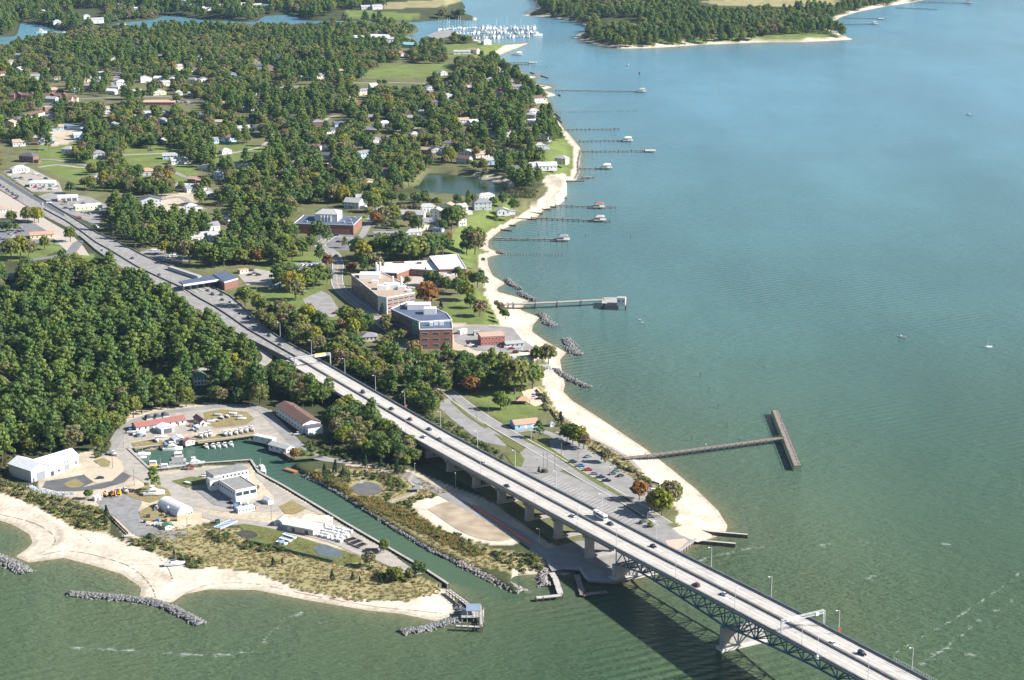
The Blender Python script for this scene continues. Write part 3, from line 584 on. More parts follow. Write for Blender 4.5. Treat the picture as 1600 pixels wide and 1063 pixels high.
# resurfaced dark lanes towards the village
i0 = 36; dk = MB(); dk.add([tuple(v + (0, 0, .03)[j] for j, v in enumerate(lerp(t, i))) for i in range(i0, nh) for t in (.66, .95)], [(2 * i, 2 * i + 1, 2 * i + 3, 2 * i + 2) for i in range(nh - 1 - i0)])
part('new_surface', dk, ASPHD, hw)
ORANGE = mat('safety_orange', (0.75, 0.17, 0.04), rough=.6)
cone = MB(); cone.cyl((0, 0, 0), (0, 0, 1.0), .38, .26, 8)
cm_ = cone.mesh('traffic_barrel', ORANGE)
for k, i in enumerate(range(34, nh - 2)):
    a = lerp(.10, i); o = link('traffic_barrel', cm_, None, a); tag(o, 'orange construction barrel along the highway lane closure, %s from the toll plaza' % nth(k), 'traffic barrel', 'orange barrels along the lane closure')
# ------------------------------------------------------------------ buildings
WHITE = mat('white_siding', (0.55, 0.55, 0.54), rough=.6, var=.05); BEIGE = mat('beige_siding', (0.56, 0.49, 0.38), rough=.7, var=.06); GREYW = mat('grey_siding', (0.40, 0.42, 0.43), rough=.7, var=.06)
BLUEW = mat('pale_blue_siding', (0.36, 0.50, 0.66), rough=.7, var=.06); BRICK = mat('red_brick', (0.19, 0.092, 0.07), rough=.9, var=.14, scale=1.5); PINKB = mat('buff_brick', (0.25, 0.155, 0.115), rough=.9, var=.1, scale=1.5); TANW = mat('tan_stucco', (0.55, 0.43, 0.28), rough=.85)
SKYBLUE = mat('bright_blue_paint', (0.22, 0.46, 0.80), rough=.6, var=.05); MINT = mat('lime_paint', (0.62, 0.72, 0.36), rough=.7); SILVERW = mat('ribbed_metal_siding', (0.40, 0.415, 0.43), rough=.45, var=.08, metal=.15)
RWHITE = mat('white_roof', (0.58, 0.585, 0.59), rough=.5, var=.09); RGREY = mat('grey_shingles', (0.19, 0.19, 0.20), rough=.9, var=.12, scale=.8); RPALE = mat('pale_grey_roof', (0.30, 0.298, 0.292), rough=.85, var=.1); RBROWN = mat('brown_shingles', (0.125, 0.074, 0.06), rough=.9, var=.14); RRED = mat('rust_red_roof', (0.25, 0.105, 0.09), rough=.8, var=.08)
RTERRA = mat('terracotta_roof', (0.40, 0.23, 0.155), rough=.85, var=.1); RNAVY = mat('slate_blue_roof', (0.075, 0.095, 0.14), rough=.7, var=.12, scale=.2); RTAN = mat('tan_gravel_roof', (0.33, 0.25, 0.185), rough=.95, var=.12, scale=.4); RGRAV = mat('grey_gravel_roof', (0.20, 0.197, 0.19), rough=.95, var=.14, scale=.4); RGREEN = mat('green_roof', (0.07, 0.16, 0.10), rough=.8); RDARK = mat('charcoal_roof', (0.085, 0.09, 0.10), rough=.85, var=.1); RTEAL = mat('teal_roof', (0.20, 0.42, 0.42), rough=.6); RPINK = mat('pink_roof', (0.46, 0.27, 0.21), rough=.9); RBLUE = mat('blue_metal_roof', (0.21, 0.27, 0.34), rough=.45, metal=.2)
GLASS = mat('window_glass', (0.035, 0.05, 0.065), rough=.08, var=.2, spec=.6); GLASSG = mat('green_glass', (0.08, 0.20, 0.20), rough=.06, var=.15, spec=.7); TRIM = mat('white_trim', (0.60, 0.595, 0.58), rough=.5, var=.04); DOORG = mat('grey_door', (0.20, 0.21, 0.23), rough=.6, var=.05); DOORD = mat('dark_door', (0.10, 0.09, 0.09), rough=.5)
WINM = {}
def winmesh(w, h, m=None):
    k = (round(w, 2), round(h, 2), (m or GLASS).name)
    if k not in WINM:
        b = MB(); b.box(-w / 2 - .12, w / 2 + .12, -.03, .10, -h / 2 - .12, h / 2 + .12); b.mi = 1; b.box(-w / 2, w / 2, -.07, .05, -h / 2, h / 2); WINM[k] = b.mesh('window', [TRIM, m or GLASS])
    return WINM[k]
def win(parent, x, y, z, w, h, face, m=None, name='window'):
    o = link(name, winmesh(w, h, m), parent, (x, y, z), {'f': 0, 'l': -math.pi / 2, 'r': math.pi / 2, 'b': math.pi}[face]); return o
def roofmesh(kind, w, d, h, rise, ov=.45):
    b = MB(); t = .22
    if kind == 'flat':
        return b.box(-.15, w + .15, -.15, d + .15, h + .002, h + .35)
    if kind == 'gf':   prof = [((-ov, -rise * ov / (d / 2)), (d / 2, rise), (d + ov, -rise * ov / (d / 2)))]; 
    if kind == 'barrel':
        n = 10; vs = []
        for i in range(n + 1):
            a = math.pi * i / n
            for y in (0, d): vs.append((w / 2 - w / 2 * math.cos(a), y, h + rise * math.sin(a)))
        b.add(vs, [(2 * i, 2 * i + 1, 2 * i + 3, 2 * i + 2) for i in range(n)] + [tuple(range(0, 2 * n + 2, 2)), tuple(range(2 * n + 1, 0, -2))]); return b
    if kind == 'gf':
        z0 = h - rise * ov / (d / 2); x0, x1, y0, y1, ym, zr = -ov, w + ov, -ov, d + ov, d / 2, h + rise
        b.add([(x0,y0,z0),(x1,y0,z0),(x1,ym,zr),(x0,ym,zr),(x1,y1,z0),(x0,y1,z0),(x0,y0,z0+t),(x1,y0,z0+t),(x1,ym,zr+t),(x0,ym,zr+t),(x1,y1,z0+t),(x0,y1,z0+t)],
              [(6,7,8,9),(9,8,10,11),(3,2,1,0),(5,4,2,3),(0,1,7,6),(4,5,11,10),(0,6,9,3),(3,9,11,5),(1,2,8,7),(2,4,10,8)]); return b
    if kind == 'gd':
        z0 = h - rise * ov / (w / 2); x0, x1, xm, y0, y1, zr = -ov, w + ov, w / 2, -ov, d + ov, h + rise
        b.add([(x0,y0,z0),(xm,y0,zr),(x1,y0,z0),(x0,y1,z0),(xm,y1,zr),(x1,y1,z0),(x0,y0,z0+t),(xm,y0,zr+t),(x1,y0,z0+t),(x0,y1,z0+t),(xm,y1,zr+t),(x1,y1,z0+t)],
              [(6,7,10,9),(7,8,11,10),(0,3,4,1),(1,4,5,2),(0,6,9,3),(2,5,11,8),(0,1,7,6),(1,2,8,7),(3,9,10,4),(4,10,11,5)]); return b
    if kind == 'hip':
        x0, x1, y0, y1 = -ov, w + ov, -ov, d + ov; i = min(w, d) / 2
        r0, r1 = ((i, d / 2), (w - i, d / 2)) if w >= d else ((w / 2, i), (w / 2, d - i))
        if r0 == r1: r1 = (r1[0] + .01, r1[1])
        v = [(x0,y0,h-.1),(x1,y0,h-.1),(x1,y1,h-.1),(x0,y1,h-.1),(*r0,h+rise),(*r1,h+rise)]
        f = [(0,1,5,4),(1,2,5),(2,3,4,5),(3,0,4)] if w >= d else [(0,1,4),(1,2,5,4),(2,3,5),(3,0,4,5)]
        b.add(v, f + [(3,2,1,0)]); return b
def walls(kind, w, d, h, rise):
    b = MB(); b.box(0, w, 0, d, -1.0, h)
    if kind == 'gf':
        for x in (0.0, w - .12): b.add([(x,0,h),(x,d,h),(x,d/2,h+rise),(x+.12,0,h),(x+.12,d,h),(x+.12,d/2,h+rise)], [(0,1,2),(5,4,3),(0,2,5,3),(1,4,5,2)])
    if kind == 'gd':
        for y in (0.0, d - .12): b.add([(0,y,h),(w,y,h),(w/2,y,h+rise),(0,y+.12,h),(w,y+.12,h),(w/2,y+.12,h+rise)], [(2,1,0),(3,4,5),(3,5,2,0),(5,4,1,2)])
    return b
def bld(name, label, cat, FL, FR, depth, h, roof='gf', rise=2.0, wall=None, rm=None, wins=(1, 4), ws=(1.1, 1.3), doors=(), chimney=False, group=None, sidewin=True, clear=True, z0=None, parapet=False):
    z = 3.0 if z0 is None else z0
    for _ in range(6):
        a, c = G(*FL, z + h), G(*FR, z + h)
        if z0 is None: z = float(hb((a[0] + c[0]) / 2, (a[1] + c[1]) / 2))
    w = math.dist(a[:2], c[:2]); rz = math.atan2(c[1] - a[1], c[0] - a[0])
    t = thing(name, label, cat, (a[0], a[1], z), rz, group)
    finish(t, w, depth, h, roof, rise, wall, rm, wins, ws, doors, chimney, sidewin, parapet)
    if clear:
        cr = [Vector((math.cos(rz), math.sin(rz))), Vector((-math.sin(rz), math.cos(rz)))]
        q = []
        for x in (0, w):
            for y in (0, depth):
                p = Vector(a[:2]) + cr[0] * x + cr[1] * y
                q += [pix(p.x, p.y, z), pix(p.x, p.y, z + h + rise)]
        see(min(i[0] for i in q), min(i[1] for i in q), max(i[0] for i in q), max(i[1] for i in q), min(i[1] for i in q[::2]) - 2)
    t['w'] = w; del t['w']
    return t, w
def finish(t, w, depth, h, roof, rise, wall, rm, wins, ws, doors, chimney, sidewin=True, parapet=False):
    part('wall', walls(roof, w, depth, h, rise), wall or WHITE, t)
    r = part('roof', roofmesh(roof, w, depth, h, rise), rm or RGREY, t, smooth=False)
    if parapet:
        b = MB(); b.box(-.25, w + .25, -.25, .1, h + .36, h + .8); b.box(-.25, w + .25, depth - .1, depth + .25, h + .36, h + .8); b.box(-.25, .1, .1, depth - .1, h + .36, h + .8); b.box(w - .1, w + .25, .1, depth - .1, h + .36, h + .8); part('parapet', b, TRIM, r)
    if chimney: part('chimney', MB().box(w * .3, w * .3 + .9, depth * .55, depth * .55 + .8, h, h + rise + 1.0), BRICK, r)
    fl, n = wins
    if n:
        for f in range(fl):
            zc = h * (f + .58) / fl
            for i in range(n): win(t, w * (i + .5) / n, 0, zc, ws[0], ws[1], 'f')
            if sidewin:
                k = max(1, int(depth / 4))
                for i in range(k): win(t, 0, depth * (i + .5) / k, zc, ws[0], ws[1], 'l'); win(t, w, depth * (i + .5) / k, zc, ws[0], ws[1], 'r')
    for (x, dw, dh, m) in doors: part('door', MB().box(x * w - dw / 2, x * w + dw / 2, -.09, .05, 0, dh), m, t)
# --- boat basin
t, w = bld('metal_workshop', 'big white metal workshop with a grey roll-up door beside the wood', 'workshop', (48,736), (77.6,727), 21, 7.2, 'gd', 3.0, SILVERW, RWHITE, (1, 0), doors=((.52, 5.6, 4.8, DOORG), (.12, 1.1, 2.2, DOORD)))
d0 = 15.0
b = MB(); b.box(w + .02, w + 24, 4.0, 17.5, -1, 6.2); part('side_wing', b, SILVERW, t)
b = MB(); b.add([(w - 4, 3.2, 6.2), (w + 24.5, 3.2, 6.2), (w + 24.5, 10.7, 9.4), (w - 4, 10.7, 9.4), (w + 24.5, 18.2, 6.2), (w - 4, 18.2, 6.2)], [(0, 1, 2, 3), (3, 2, 4, 5), (1, 4, 2), (0, 3, 5)]); part('wing_roof', b, RWHITE, t)
b = MB(); b.box(w + .5, w + 11, .8, 3.98, 0, 3.6); part('porch', b, SILVERW, t); b = MB(); b.add([(w, .3, 3.6), (w + 11.4, .3, 3.6), (w + 11.4, 4.0, 4.7), (w, 4.0, 4.7)], [(0, 1, 2, 3)]); part('porch_roof', b, RWHITE, t)
for x, z, ww, hh, y in ((w + 7, 1.9, 1.6, 1.4, .8), (w + 14, 4.6, .9, .9, 4.0), (w + 16, 4.6, .9, .9, 4.0), (w + 22, 2.2, 1.0, 2.2, 4.0)): win(t, x, y, z, ww, hh, 'f')
part('door', MB().box(w + 13.5, w + 16.8, 3.9, 4.02, 0, 2.8), DOORG, t); part('door', MB().box(w + 1.0, w + 3.2, .7, .82, 0, 2.6), GLASS, t)
see(18,690,134,760,712)
bld('long_boathouse', 'long low white boathouse with a rust-red roof beside the harbour road', 'boathouse', (213,668), (290,656), 9, 3.0, 'gf', 1.9, WHITE, RRED, (1, 8), doors=((.3, 2.4, 2.4, DOORG), (.85, 1.1, 2.1, DOORD)))
bld('boat_shelter', 'white-roofed open boat shelter in front of the red-roofed boathouse', 'shelter', (252,671), (272,667), 8, 3.4, 'gd', 1.4, GREYW, RWHITE, (1, 0), doors=((.5, 5.5, 3.0, RDARK),))  # this door is a charcoal panel painting the shade inside the open front
for i, p in enumerate(((229,655),(243,653.5),(255,651))): bld('arched_storage_shed', 'small dark arched shed behind the red-roofed boathouse, %s from the harbour road bend' % ORD[i], 'shed', p, (p[0] + 10, p[1] - 1.4), 5, 1.0, 'barrel', 1.6, GREYW, RDARK, (1, 0), group='arched sheds behind the boathouse')
bld('brown_roofed_shed', 'narrow white shed with a brown roof beside the stored boats', 'shed', (313,660), (323,658.5), 13, 3.0, 'gd', 1.5, WHITE, RBROWN, (1, 1), doors=((.3, 1, 2.1, DOORD),))
bld('quay_shelter', 'white-roofed open shelter at the basin edge among small boats', 'shelter', (272,687), (287,685), 6, 2.8, 'gd', 1.2, GREYW, RWHITE, (1, 0), doors=((.5, 3.6, 2.5, RDARK),)); bld('quay_hut', 'little white hut with a red roof at the basin edge', 'hut', (290,690), (304,687), 3.5, 2.2, 'gd', 1.0, WHITE, RRED, (1, 2), ws=(.8, .8))  # the shelter's charcoal door panel paints its shaded open inside
t, w = bld('long_white_building', 'long two-storey white building with a brown roof below the bank', 'building', (431,634), (473,663), 12, 6.0, 'gf', 2.2, WHITE, RBROWN, (2, 9), chimney=True)
part('annex', MB().box(w - 7, w + 6, 1.0, 11, -1, 4.8), WHITE, t); part('annex_roof', MB().box(w - 7, w + 6.3, .7, 11.3, 4.81, 5.1), RDARK, t)
for x in (w - 5, w - 2, w + 1, w + 4): win(t, x, 1.0, 2.6, 1, 1.2, 'f')
see(425,625,520,690,640)
bld('white_site_cabin', 'long white site cabin at the edge of the basin quay', 'cabin', (425,687), (431,684.5), 15, 2.8, 'flat', .1, WHITE, RWHITE, (1, 1), ws=(.8, .8)); bld('pale_roofed_shed', 'white shed with pale ribbed roof on the grass by the channel', 'shed', (447,702), (460,697.5), 15, 2.8, 'gd', 1.2, WHITE, RPALE, (1, 2))
t, w = bld('marine_laboratory', 'white flat-roofed marine laboratory with big front windows on the quay', 'laboratory', (368,768), (401,761.5), 22, 6.3, 'flat', .1, WHITE, RGRAV, (1, 0), parapet=True)
for i in range(3): win(t, w * (i + .5) / 3, 0, 4.3, w / 3 - .7, 2.1, 'f')
for i in range(7): win(t, 0, 3 + i * 2.8, 4.3, 1.3, 1.3, 'l')
bld('laboratory_rear_block', 'taller white rear block behind the marine laboratory with gravel roof', 'laboratory', (334,744), (388,733.5), 11, 8.0, 'flat', .1, WHITE, RGRAV, (2, 9)); bld('laboratory_stair_tower', 'square white stair tower on the landward corner of the laboratory', 'tower', (328,751), (347,748), 5, 6.6, 'flat', .1, WHITE, RPALE, (1, 2))
bld('quonset_hut', 'white arched quonset hut with glazed end in the storage yard', 'hut', (277,806), (301.5,799.5), 21, 1.2, 'barrel', 4.4, WHITE, RWHITE, (1, 6), ws=(1, .9), sidewin=False)
bld('green_roofed_kiosk', 'tiny white kiosk with a green roof near the arched hut', 'kiosk', (258,823), (271,820.5), 4.5, 2.2, 'gd', .9, WHITE, RGREEN, (1, 1), ws=(.7, .7))
part('end_wall', MB().box(0, 13.5, 0, 1.0, 0, 3.4), mat('sand_concrete', (.55, .45, .31)), tag(link('sand_bin', None, None, P(277,815), R(14)), 'long sand-coloured retaining wall behind the power pole', 'retaining wall'))
tk = thing('white_tank', 'upright white rounded tank beside the arched hut', 'tank', P(264,801)); b = MB(); b.cyl((0, 0, 0), (0, 0, 3.0), 1.5, 1.5, 14); b.ball((0, 0, 3.0), 1.5, 1.5, .9, 14, 3, half=True); part('shell', b, WHITE, tk); part('base_ring', MB().cyl((0,0,-.3),(0,0,.2),1.7,1.7,14), CONC, tk)
bld('silver_arched_shed', 'small silver arched shed at the head of the quay sheds', 'shed', (428,818), (441,819.5), 7.5, 1.6, 'barrel', 2.4, SILVERW, SILVERW, (1, 0), doors=((.5, 2.2, 2.0, DOORG),))
bld('long_quay_shed', 'long shed with white ribbed roof and weathered wall on the quay', 'shed', (448,820), (489,828), 10, 3.6, 'gf', 1.6, mat('weathered_siding', (.42,.38,.33), var=.3), RWHITE, (1, 0), doors=((.25, 2.2, 2.4, DOORD), (.75, 2.2, 2.4, DOORD)))
bld('tan_roofed_shed', 'tan-roofed shed behind the long white-roofed quay shed', 'shed', (472,812), (508,817), 9, 4.0, 'gf', 1.3, BEIGE, mat('tan_metal_roof', (.60,.52,.38), rough=.6), (1, 3)); bld('red_patch_shed', 'small white shed with a red patch on its roof beside the laboratory', 'shed', (419,783), (427,781), 6, 2.4, 'gd', 1.0, WHITE, RWHITE, (1, 1), ws=(.7, .8))
bld('white_container', 'white ribbed container in front of the laboratory with dark windows', 'container', (372,796), (398,791.5), 3, 2.6, 'flat', .1, WHITE, RWHITE, (1, 5), ws=(.8, .7)); bld('green_roofed_house', 'old white two-storey house with green hip roof in the wood', 'house', (303,590), (323,588.5), 10, 6.0, 'hip', 3.2, WHITE, RGREEN, (2, 4), chimney=True); see(292,568,332,608,592)
bld('brown_garden_shed', 'little brown wooden shed on the basin quay beside the grey workboat', 'shed', (293,729.5), (303,728.5), 2.6, 2.4, 'gd', .8, mat('red_wood', (.26,.12,.07)), RBROWN, (1, 0), doors=((.5, 1, 1.8, DOORD),))
# --- the point
bld('blue_beach_house', 'sky-blue beach building with terracotta roof and white doors on the point', 'building', (805,664.5), (842,660.5), 10, 3.0, 'gf', 1.8, SKYBLUE, RTERRA, (1, 3), doors=((.45, 2.0, 2.3, WHITE), (.75, 2.0, 2.3, WHITE)))
pv_ = thing('picnic_pavilion', 'brown-roofed picnic pavilion beside the playground', 'pavilion', P(818,630)); b = MB(); b.add([(-5,-4,2.6),(5,-4,2.6),(5,4,2.6),(-5,4,2.6),(-1.5,0,4.8),(1.5,0,4.8)], [(0,1,5,4),(1,2,5),(2,3,4,5),(3,0,4),(3,2,1,0)]); part('roof', b, RTERRA, pv_)
for x in (-4, 0, 4):
    for y in (-3.2, 3.2): part('post', MB().cyl((x, y, -.3), (x, y, 2.6), .16), DOORD, pv_)
part('table', MB().box(-1.2, 1.2, -.5, .5, .7, .8).box(-.9, -.7, -.4, .4, 0, .7).box(.7, .9, -.4, .4, 0, .7), WHITE, pv_); see(802,612,830,638)
bld('kiosk_shelter', 'small grey-roofed kiosk beside the cedar at the beach path', 'kiosk', (860,662), (868,661), 3.5, 2.4, 'hip', 1.0, WHITE, RPALE, (1, 1), ws=(.7,.7))
# --- research campus
t, w = bld('navy_roofed_brick_hall', 'broad brick hall with slate-blue flat roof and white rooftop block', 'building', (459.5,350.5), (552,353), 38, 8.5, 'flat', .1, BRICK, RNAVY, (1, 0), parapet=True)
for i in range(9): win(t, 22 + i * 3.4, 0, 2.8, 2.2, 3.6, 'f', mat('brick_red_panel', (.30,.10,.07)))
b = MB(); b.box(16, 37, 14, 34, 8.86, 15.6); pb = part('rooftop_block', b, WHITE, t); b = MB(); b.add([(15.5,13.5,15.6),(37.5,13.5,15.6),(37.5,34.5,15.6),(15.5,34.5,15.6),(21,24,18.6),(32,24,18.6)], [(0,1,5,4),(1,2,5),(2,3,4,5),(3,0,4)]); part('rooftop_hip', b, RPALE, pb)
for i in range(4): part('vent_stack', MB().cyl((22 + i * 3, 13.0, 8.9), (22 + i * 3, 13.0, 14.5), .45, .45, 8), WHITE, pb)
for x, y in ((8, 8), (12, 24), (42, 9), (48, 30), (50, 6), (46, 20)): part('rooftop_unit', MB().box(x, x + 2.4, y, y + 2, 8.86, 10.2), RPALE, t)
see(455,305,568,368,325)
# four-storey laboratory wing
def block(name, label, roof_px, h, wall, roofm, z0=None, group=None, clear=True):
    z = 5.0 if z0 is None else z0
    for _ in range(6):
        w = [G(p[0], p[1], z + h) for p in roof_px]
        if z0 is None: z = float(hb(sum(q[0] for q in w) / len(w), sum(q[1] for q in w) / len(w)))
    t = thing(name, label, 'building', (w[0][0], w[0][1], z), 0, group); loc = [(q[0] - w[0][0], q[1] - w[0][1]) for q in w]
    part('wall', MB().prism(loc, -1.5, h - .02), wall, t); part('roof', MB().prism(loc, h, h + .25), roofm, t)
    b = MB(); n = len(loc)
    for i in range(n): a, c = loc[i], loc[(i + 1) % n]; b.beam((a[0], a[1], h + .45), (c[0], c[1], h + .45), .5, .8)
    part('parapet', b, TRIM, t)
    if clear:
        q = [pix(p[0], p[1], z) for p in w] + [pix(p[0], p[1], z + h) for p in w]; see(min(i[0] for i in q) - 1, min(i[1] for i in q) - 2, max(i[0] for i in q) + 1, max(i[1] for i in q), min(i[1] for i in q[:len(w)]) - 2)
    return t, loc, z
def facade(t, loc, i, floors, n, h, w, wh, m=None, strip_=False, a0=0.0, a1=1.0, zb=0.0):
    a, c = Vector((*loc[i], 0)), Vector((*loc[(i + 1) % len(loc)], 0)); d = c - a; rz = math.atan2(d.y, d.x)
    if Vector((math.sin(rz), -math.cos(rz))).dot(Vector((0, -1))) < 0 and abs(math.cos(rz)) > .3: rz += math.pi
    nrm = Vector((math.sin(rz), -math.cos(rz), 0))
    cen = Vector((sum(p[0] for p in loc) / len(loc), sum(p[1] for p in loc) / len(loc), 0))
    if nrm.dot((a + c) / 2 - cen) < 0: rz += math.pi; nrm = -nrm
    for f in range(floors):
        for k in range(n):
            p = a + d * (a0 + (a1 - a0) * (k + .5) / n); o = link('window', winmesh(w, wh, m), t, (p.x, p.y, zb + h * (f + .55) / floors), rz)
t, loc, z = block('four_storey_laboratory', 'long four-storey brick laboratory with tan roof and white exhaust stacks', [(549,430),(591,463.5),(605,466.5),(648,458.5),(625,441),(597,427)], 12.5, PINKB, RTAN)
facade(t, loc, 0, 4, 16, 12.0, 1.9, 1.5); facade(t, loc, 2, 4, 5, 12.0, 4.2, 1.2)
b = MB(); a_, c_ = Vector((*loc[1], 0)), Vector((*loc[2], 0)); b.prism([loc[1], loc[2], (loc[2][0] - .3, loc[2][1] - .6), (loc[1][0] - .3, loc[1][1] - .6)], -1, 12.9); part('corner_panel', b, WHITE, t)
def L2(px, py, h): g = G(px, py, z + h); return g[0] - t.location.x, g[1] - t.location.y
rx = mat('roof_equipment', (.70, .70, .70), rough=.5, var=.08)
for (x, y, sx, sy, sh) in ((578,433,16,11,3.2),(612,450,12,8,3.4),(628,452,6,5,2.6),(597,452,7,6,3.4),(586,442,5,3,2),(640,456,4,3,1.8)):
    u, v = L2(x, y, 12.8); part('rooftop_unit', MB().box(u - sx / 2, u + sx / 2, v - sy / 2, v + sy / 2, 12.75, 12.75 + sh), rx, t)
for (x, y) in ((588,425),(594,424),(614,447),(627,447),(590,428)):
    u, v = L2(x, y, 12.8); part('exhaust_stack', MB().cyl((u, v, 12.7), (u, v, 20.5), .9, .75, 8), rx, t)
# glass-cornered research hall
t, loc, z = block('glass_cornered_hall', 'dark brick research hall with green glass corner and white rooftop plant', [(611,484),(644,499),(657,504),(706,501),(698,491),(668,478),(640,472),(626,477)], 13.0, mat('dark_brick', (.17,.085,.07), rough=.9, var=.1), RNAVY)
facade(t, loc, 0, 3, 8, 12.4, 3.2, 1.6); facade(t, loc, 1, 4, 3, 13.0, 3.2, 2.7, GLASSG, zb=-.2)
for (x, y, sx, sy, sh) in ((655,482,17,9,4.0),(672,490,9,7,4.5),(640,478,6,5,3.2)):
    u, v = L2(x, y, 13.3); part('rooftop_unit', MB().box(u - sx / 2, u + sx / 2, v - sy / 2, v + sy / 2, 13.2, 13.2 + sh), RWHITE, t)
t, loc, z = block('brick_front_wing', 'red brick front wing of the research hall with white-framed window bands', [(655.5,516),(707,515),(706,503.5),(655,503.5)], 13.6, BRICK, RNAVY)
facade(t, loc, 0, 3, 3, 12.8, 4.2, 1.5)
for (x, y, sx, sy, sh) in ((682,508,3,2.5,3.2),(690,508,3,2.5,3.0),(674,509,2.5,2,2.6)):
    u, v = L2(x, y, 13.8); part('rooftop_unit', MB().box(u - sx / 2, u + sx / 2, v - sy / 2, v + sy / 2, 13.8, 13.8 + sh), rx, t)
t, loc, z = block('white_roofed_wing', 'low brick wing with long white membrane roof beside the courtyard', [(592,412),(671,408.5),(686,424),(640,421),(620,428),(598,427)], 5.5, BRICK, RWHITE); facade(t, loc, 2, 1, 4, 5, 3, 1.8)
for (x, y) in ((620,411),(628,411),(655,412)):
    u, v = L2(x, y, 5.8); part('rooftop_unit', MB().box(u - 2, u + 2, v - 1.2, v + 1.2, 5.75, 7.0), RBROWN, t)
t, loc, z = block('white_roofed_auditorium', 'tall brick auditorium with broad white roof near the shore lawn', [(671,402),(715,398.5),(728,420.5),(686,421.5)], 7.5, BRICK, RWHITE); facade(t, loc, 2, 1, 3, 5, 1.2, 1.5)
t, loc, z = block('brick_plant_wing', 'small brick wing with rooftop machinery in front of the auditorium', [(686,427),(713,427),(715,440),(691,441)], 5.0, BRICK, RTAN); facade(t, loc, 2, 1, 4, 5, 1.5, 1.5)
for (x, y) in ((696,431),(702,433),(708,431),(699,436)):
    u, v = L2(x, y, 5.3); part('rooftop_unit', MB().box(u - 1.4, u + 1.4, v - 1, v + 1, 5.25, 6.8), rx, t)
bld('red_brick_boathouse', 'two-storey red brick building by the campus beach', 'building', (751.5,527), (789,525), 12, 6.5, 'flat', .1, mat('bright_brick', (.36,.12,.095), rough=.9, var=.12), RPINK, (2, 7))
bld('grey_beach_shed', 'long grey-roofed shed beside the red brick building', 'shed', (791,538), (819,536), 8, 3, 'gf', 1, GREYW, RPALE, (1, 4)); bld('grey_waterfront_shed', 'long grey shed behind the trees at the beach corner', 'shed', (803,561), (834,558.5), 7, 3, 'gf', 1, GREYW, RPALE, (1, 5)); bld('grey_hip_cottage', 'small white cottage with a grey hip roof among the beach trees', 'cottage', (796,566), (814,565), 8, 3.2, 'hip', 2, WHITE, RGREY, (1, 3))
bld('beach_hut', 'little grey flat hut beside the white beach fence', 'hut', (845,574), (858,573), 5, 2.6, 'flat', .1, GREYW, RPALE, (1, 2)); part('panel', MB().box(0, 9, 0, .3, 0, 2.0), WHITE, tag(link('white_fence', None, None, P(845,583), R(8)), 'white board fence at the top of the beach', 'fence'))
bld('ramp_cottage', 'grey hip-roofed cottage among trees between the bridge ramp and the brick hall', 'cottage', (565,527), (590,526), 9, 3.4, 'hip', 2.4, BEIGE, RGREY, (1, 4))
bld('works_trailer', 'white trailer in the campus service yard', 'trailer', (719,517), (730,514.5), 3, 3.0, 'flat', .1, WHITE, RWHITE, (1, 0), doors=((.5, 1, 2, DOORG),)); bld('equipment_store', 'small pale equipment store behind the red brick building', 'store', (741,519), (750,518.5), 4, 3, 'flat', .1, GREYW, RPALE, (1, 1))
bld('blue_yard_shed', 'grey-blue sheds in the works yard by the lawn', 'shed', (420,446), (440,444.5), 6, 3, 'gf', 1.2, GREYW, RBLUE, (1, 3)); bld('pink_guardhouse', 'small red-roofed guardhouse behind the toll plaza', 'hut', (375,423), (388,421), 5, 3, 'flat', .1, BEIGE, RTERRA, (1, 2))
# --- toll plaza
tp = thing('toll_plaza', 'toll plaza canopy of grey-blue roof over the booths, joined to a brick office', 'toll plaza', (0, 0, 0))
ZR = 8.3 + 6.0; c4 = [G(*p, ZR)[:2] for p in ((287,445),(347,436),(340,428),(279,440))]
part('canopy', MB().prism(c4, ZR - .9, ZR), RNAVY, tp); b = MB(); b.prism([c4[0], c4[1], (c4[1][0] - .2, c4[1][1] - .5), (c4[0][0] - .2, c4[0][1] - .5)], ZR - 1.3, ZR + .25); part('fascia', b, TRIM, tp)
c5 = [G(*p, ZR + .8)[:2] for p in ((350.6,440),(372,434),(351,423),(333,428.5))]; part('office', MB().prism(c5, 7, ZR - .6), BRICK, tp); part('office_fascia', MB().prism(c5, ZR - .58, ZR + .5), TRIM, tp); part('office_roof', MB().prism(c5, ZR + .51, ZR + .8), RNAVY, tp)
p0, p1 = Vector(c4[0]), Vector(c4[1]); p3 = Vector(c4[3])
for i in range(6):
    f = (i + .3) / 5.9; q = p0.lerp(p1, f) * .5 + (p3.lerp(Vector(c4[2]), f)) * .5
    d = Vector((BD[0], BD[1])); nn = Vector((BN[0], BN[1]))
    isl = [tuple(q - d * 8 - nn * .8), tuple(q + d * 15 - nn * .8), tuple(q + d * 16 + nn * 0), tuple(q + d * 15 + nn * .8), tuple(q - d * 8 + nn * .8)]
    part('toll_island', MB().prism(isl, 8.2, 8.55), CONC, tp); bo = [tuple(q - d * 1.5 - nn * .7), tuple(q + d * 1.5 - nn * .7), tuple(q + d * 1.5 + nn * .7), tuple(q - d * 1.5 + nn * .7)]
    bt = part('booth', MB().prism(bo, 8.56, 11.2), GREYW, tp); win(bt, q.x + d.x * 1.52, q.y + d.y * 1.52, 10.2, .9, .9, 'f'); part('canopy_post', MB().cyl((q.x - d.x * 3, q.y - d.y * 3, 8.2), (q.x - d.x * 3, q.y - d.y * 3, ZR - .9), .2), TRIM, tp)
see(270,418,378,460,430)
bld('covered_walk', 'long low covered walkway with pale roof along the highway before the toll plaza', 'walkway', (262,417), (309,432.5), 3.5, 2.6, 'flat', .1, GREYW, RPALE, (1, 0))
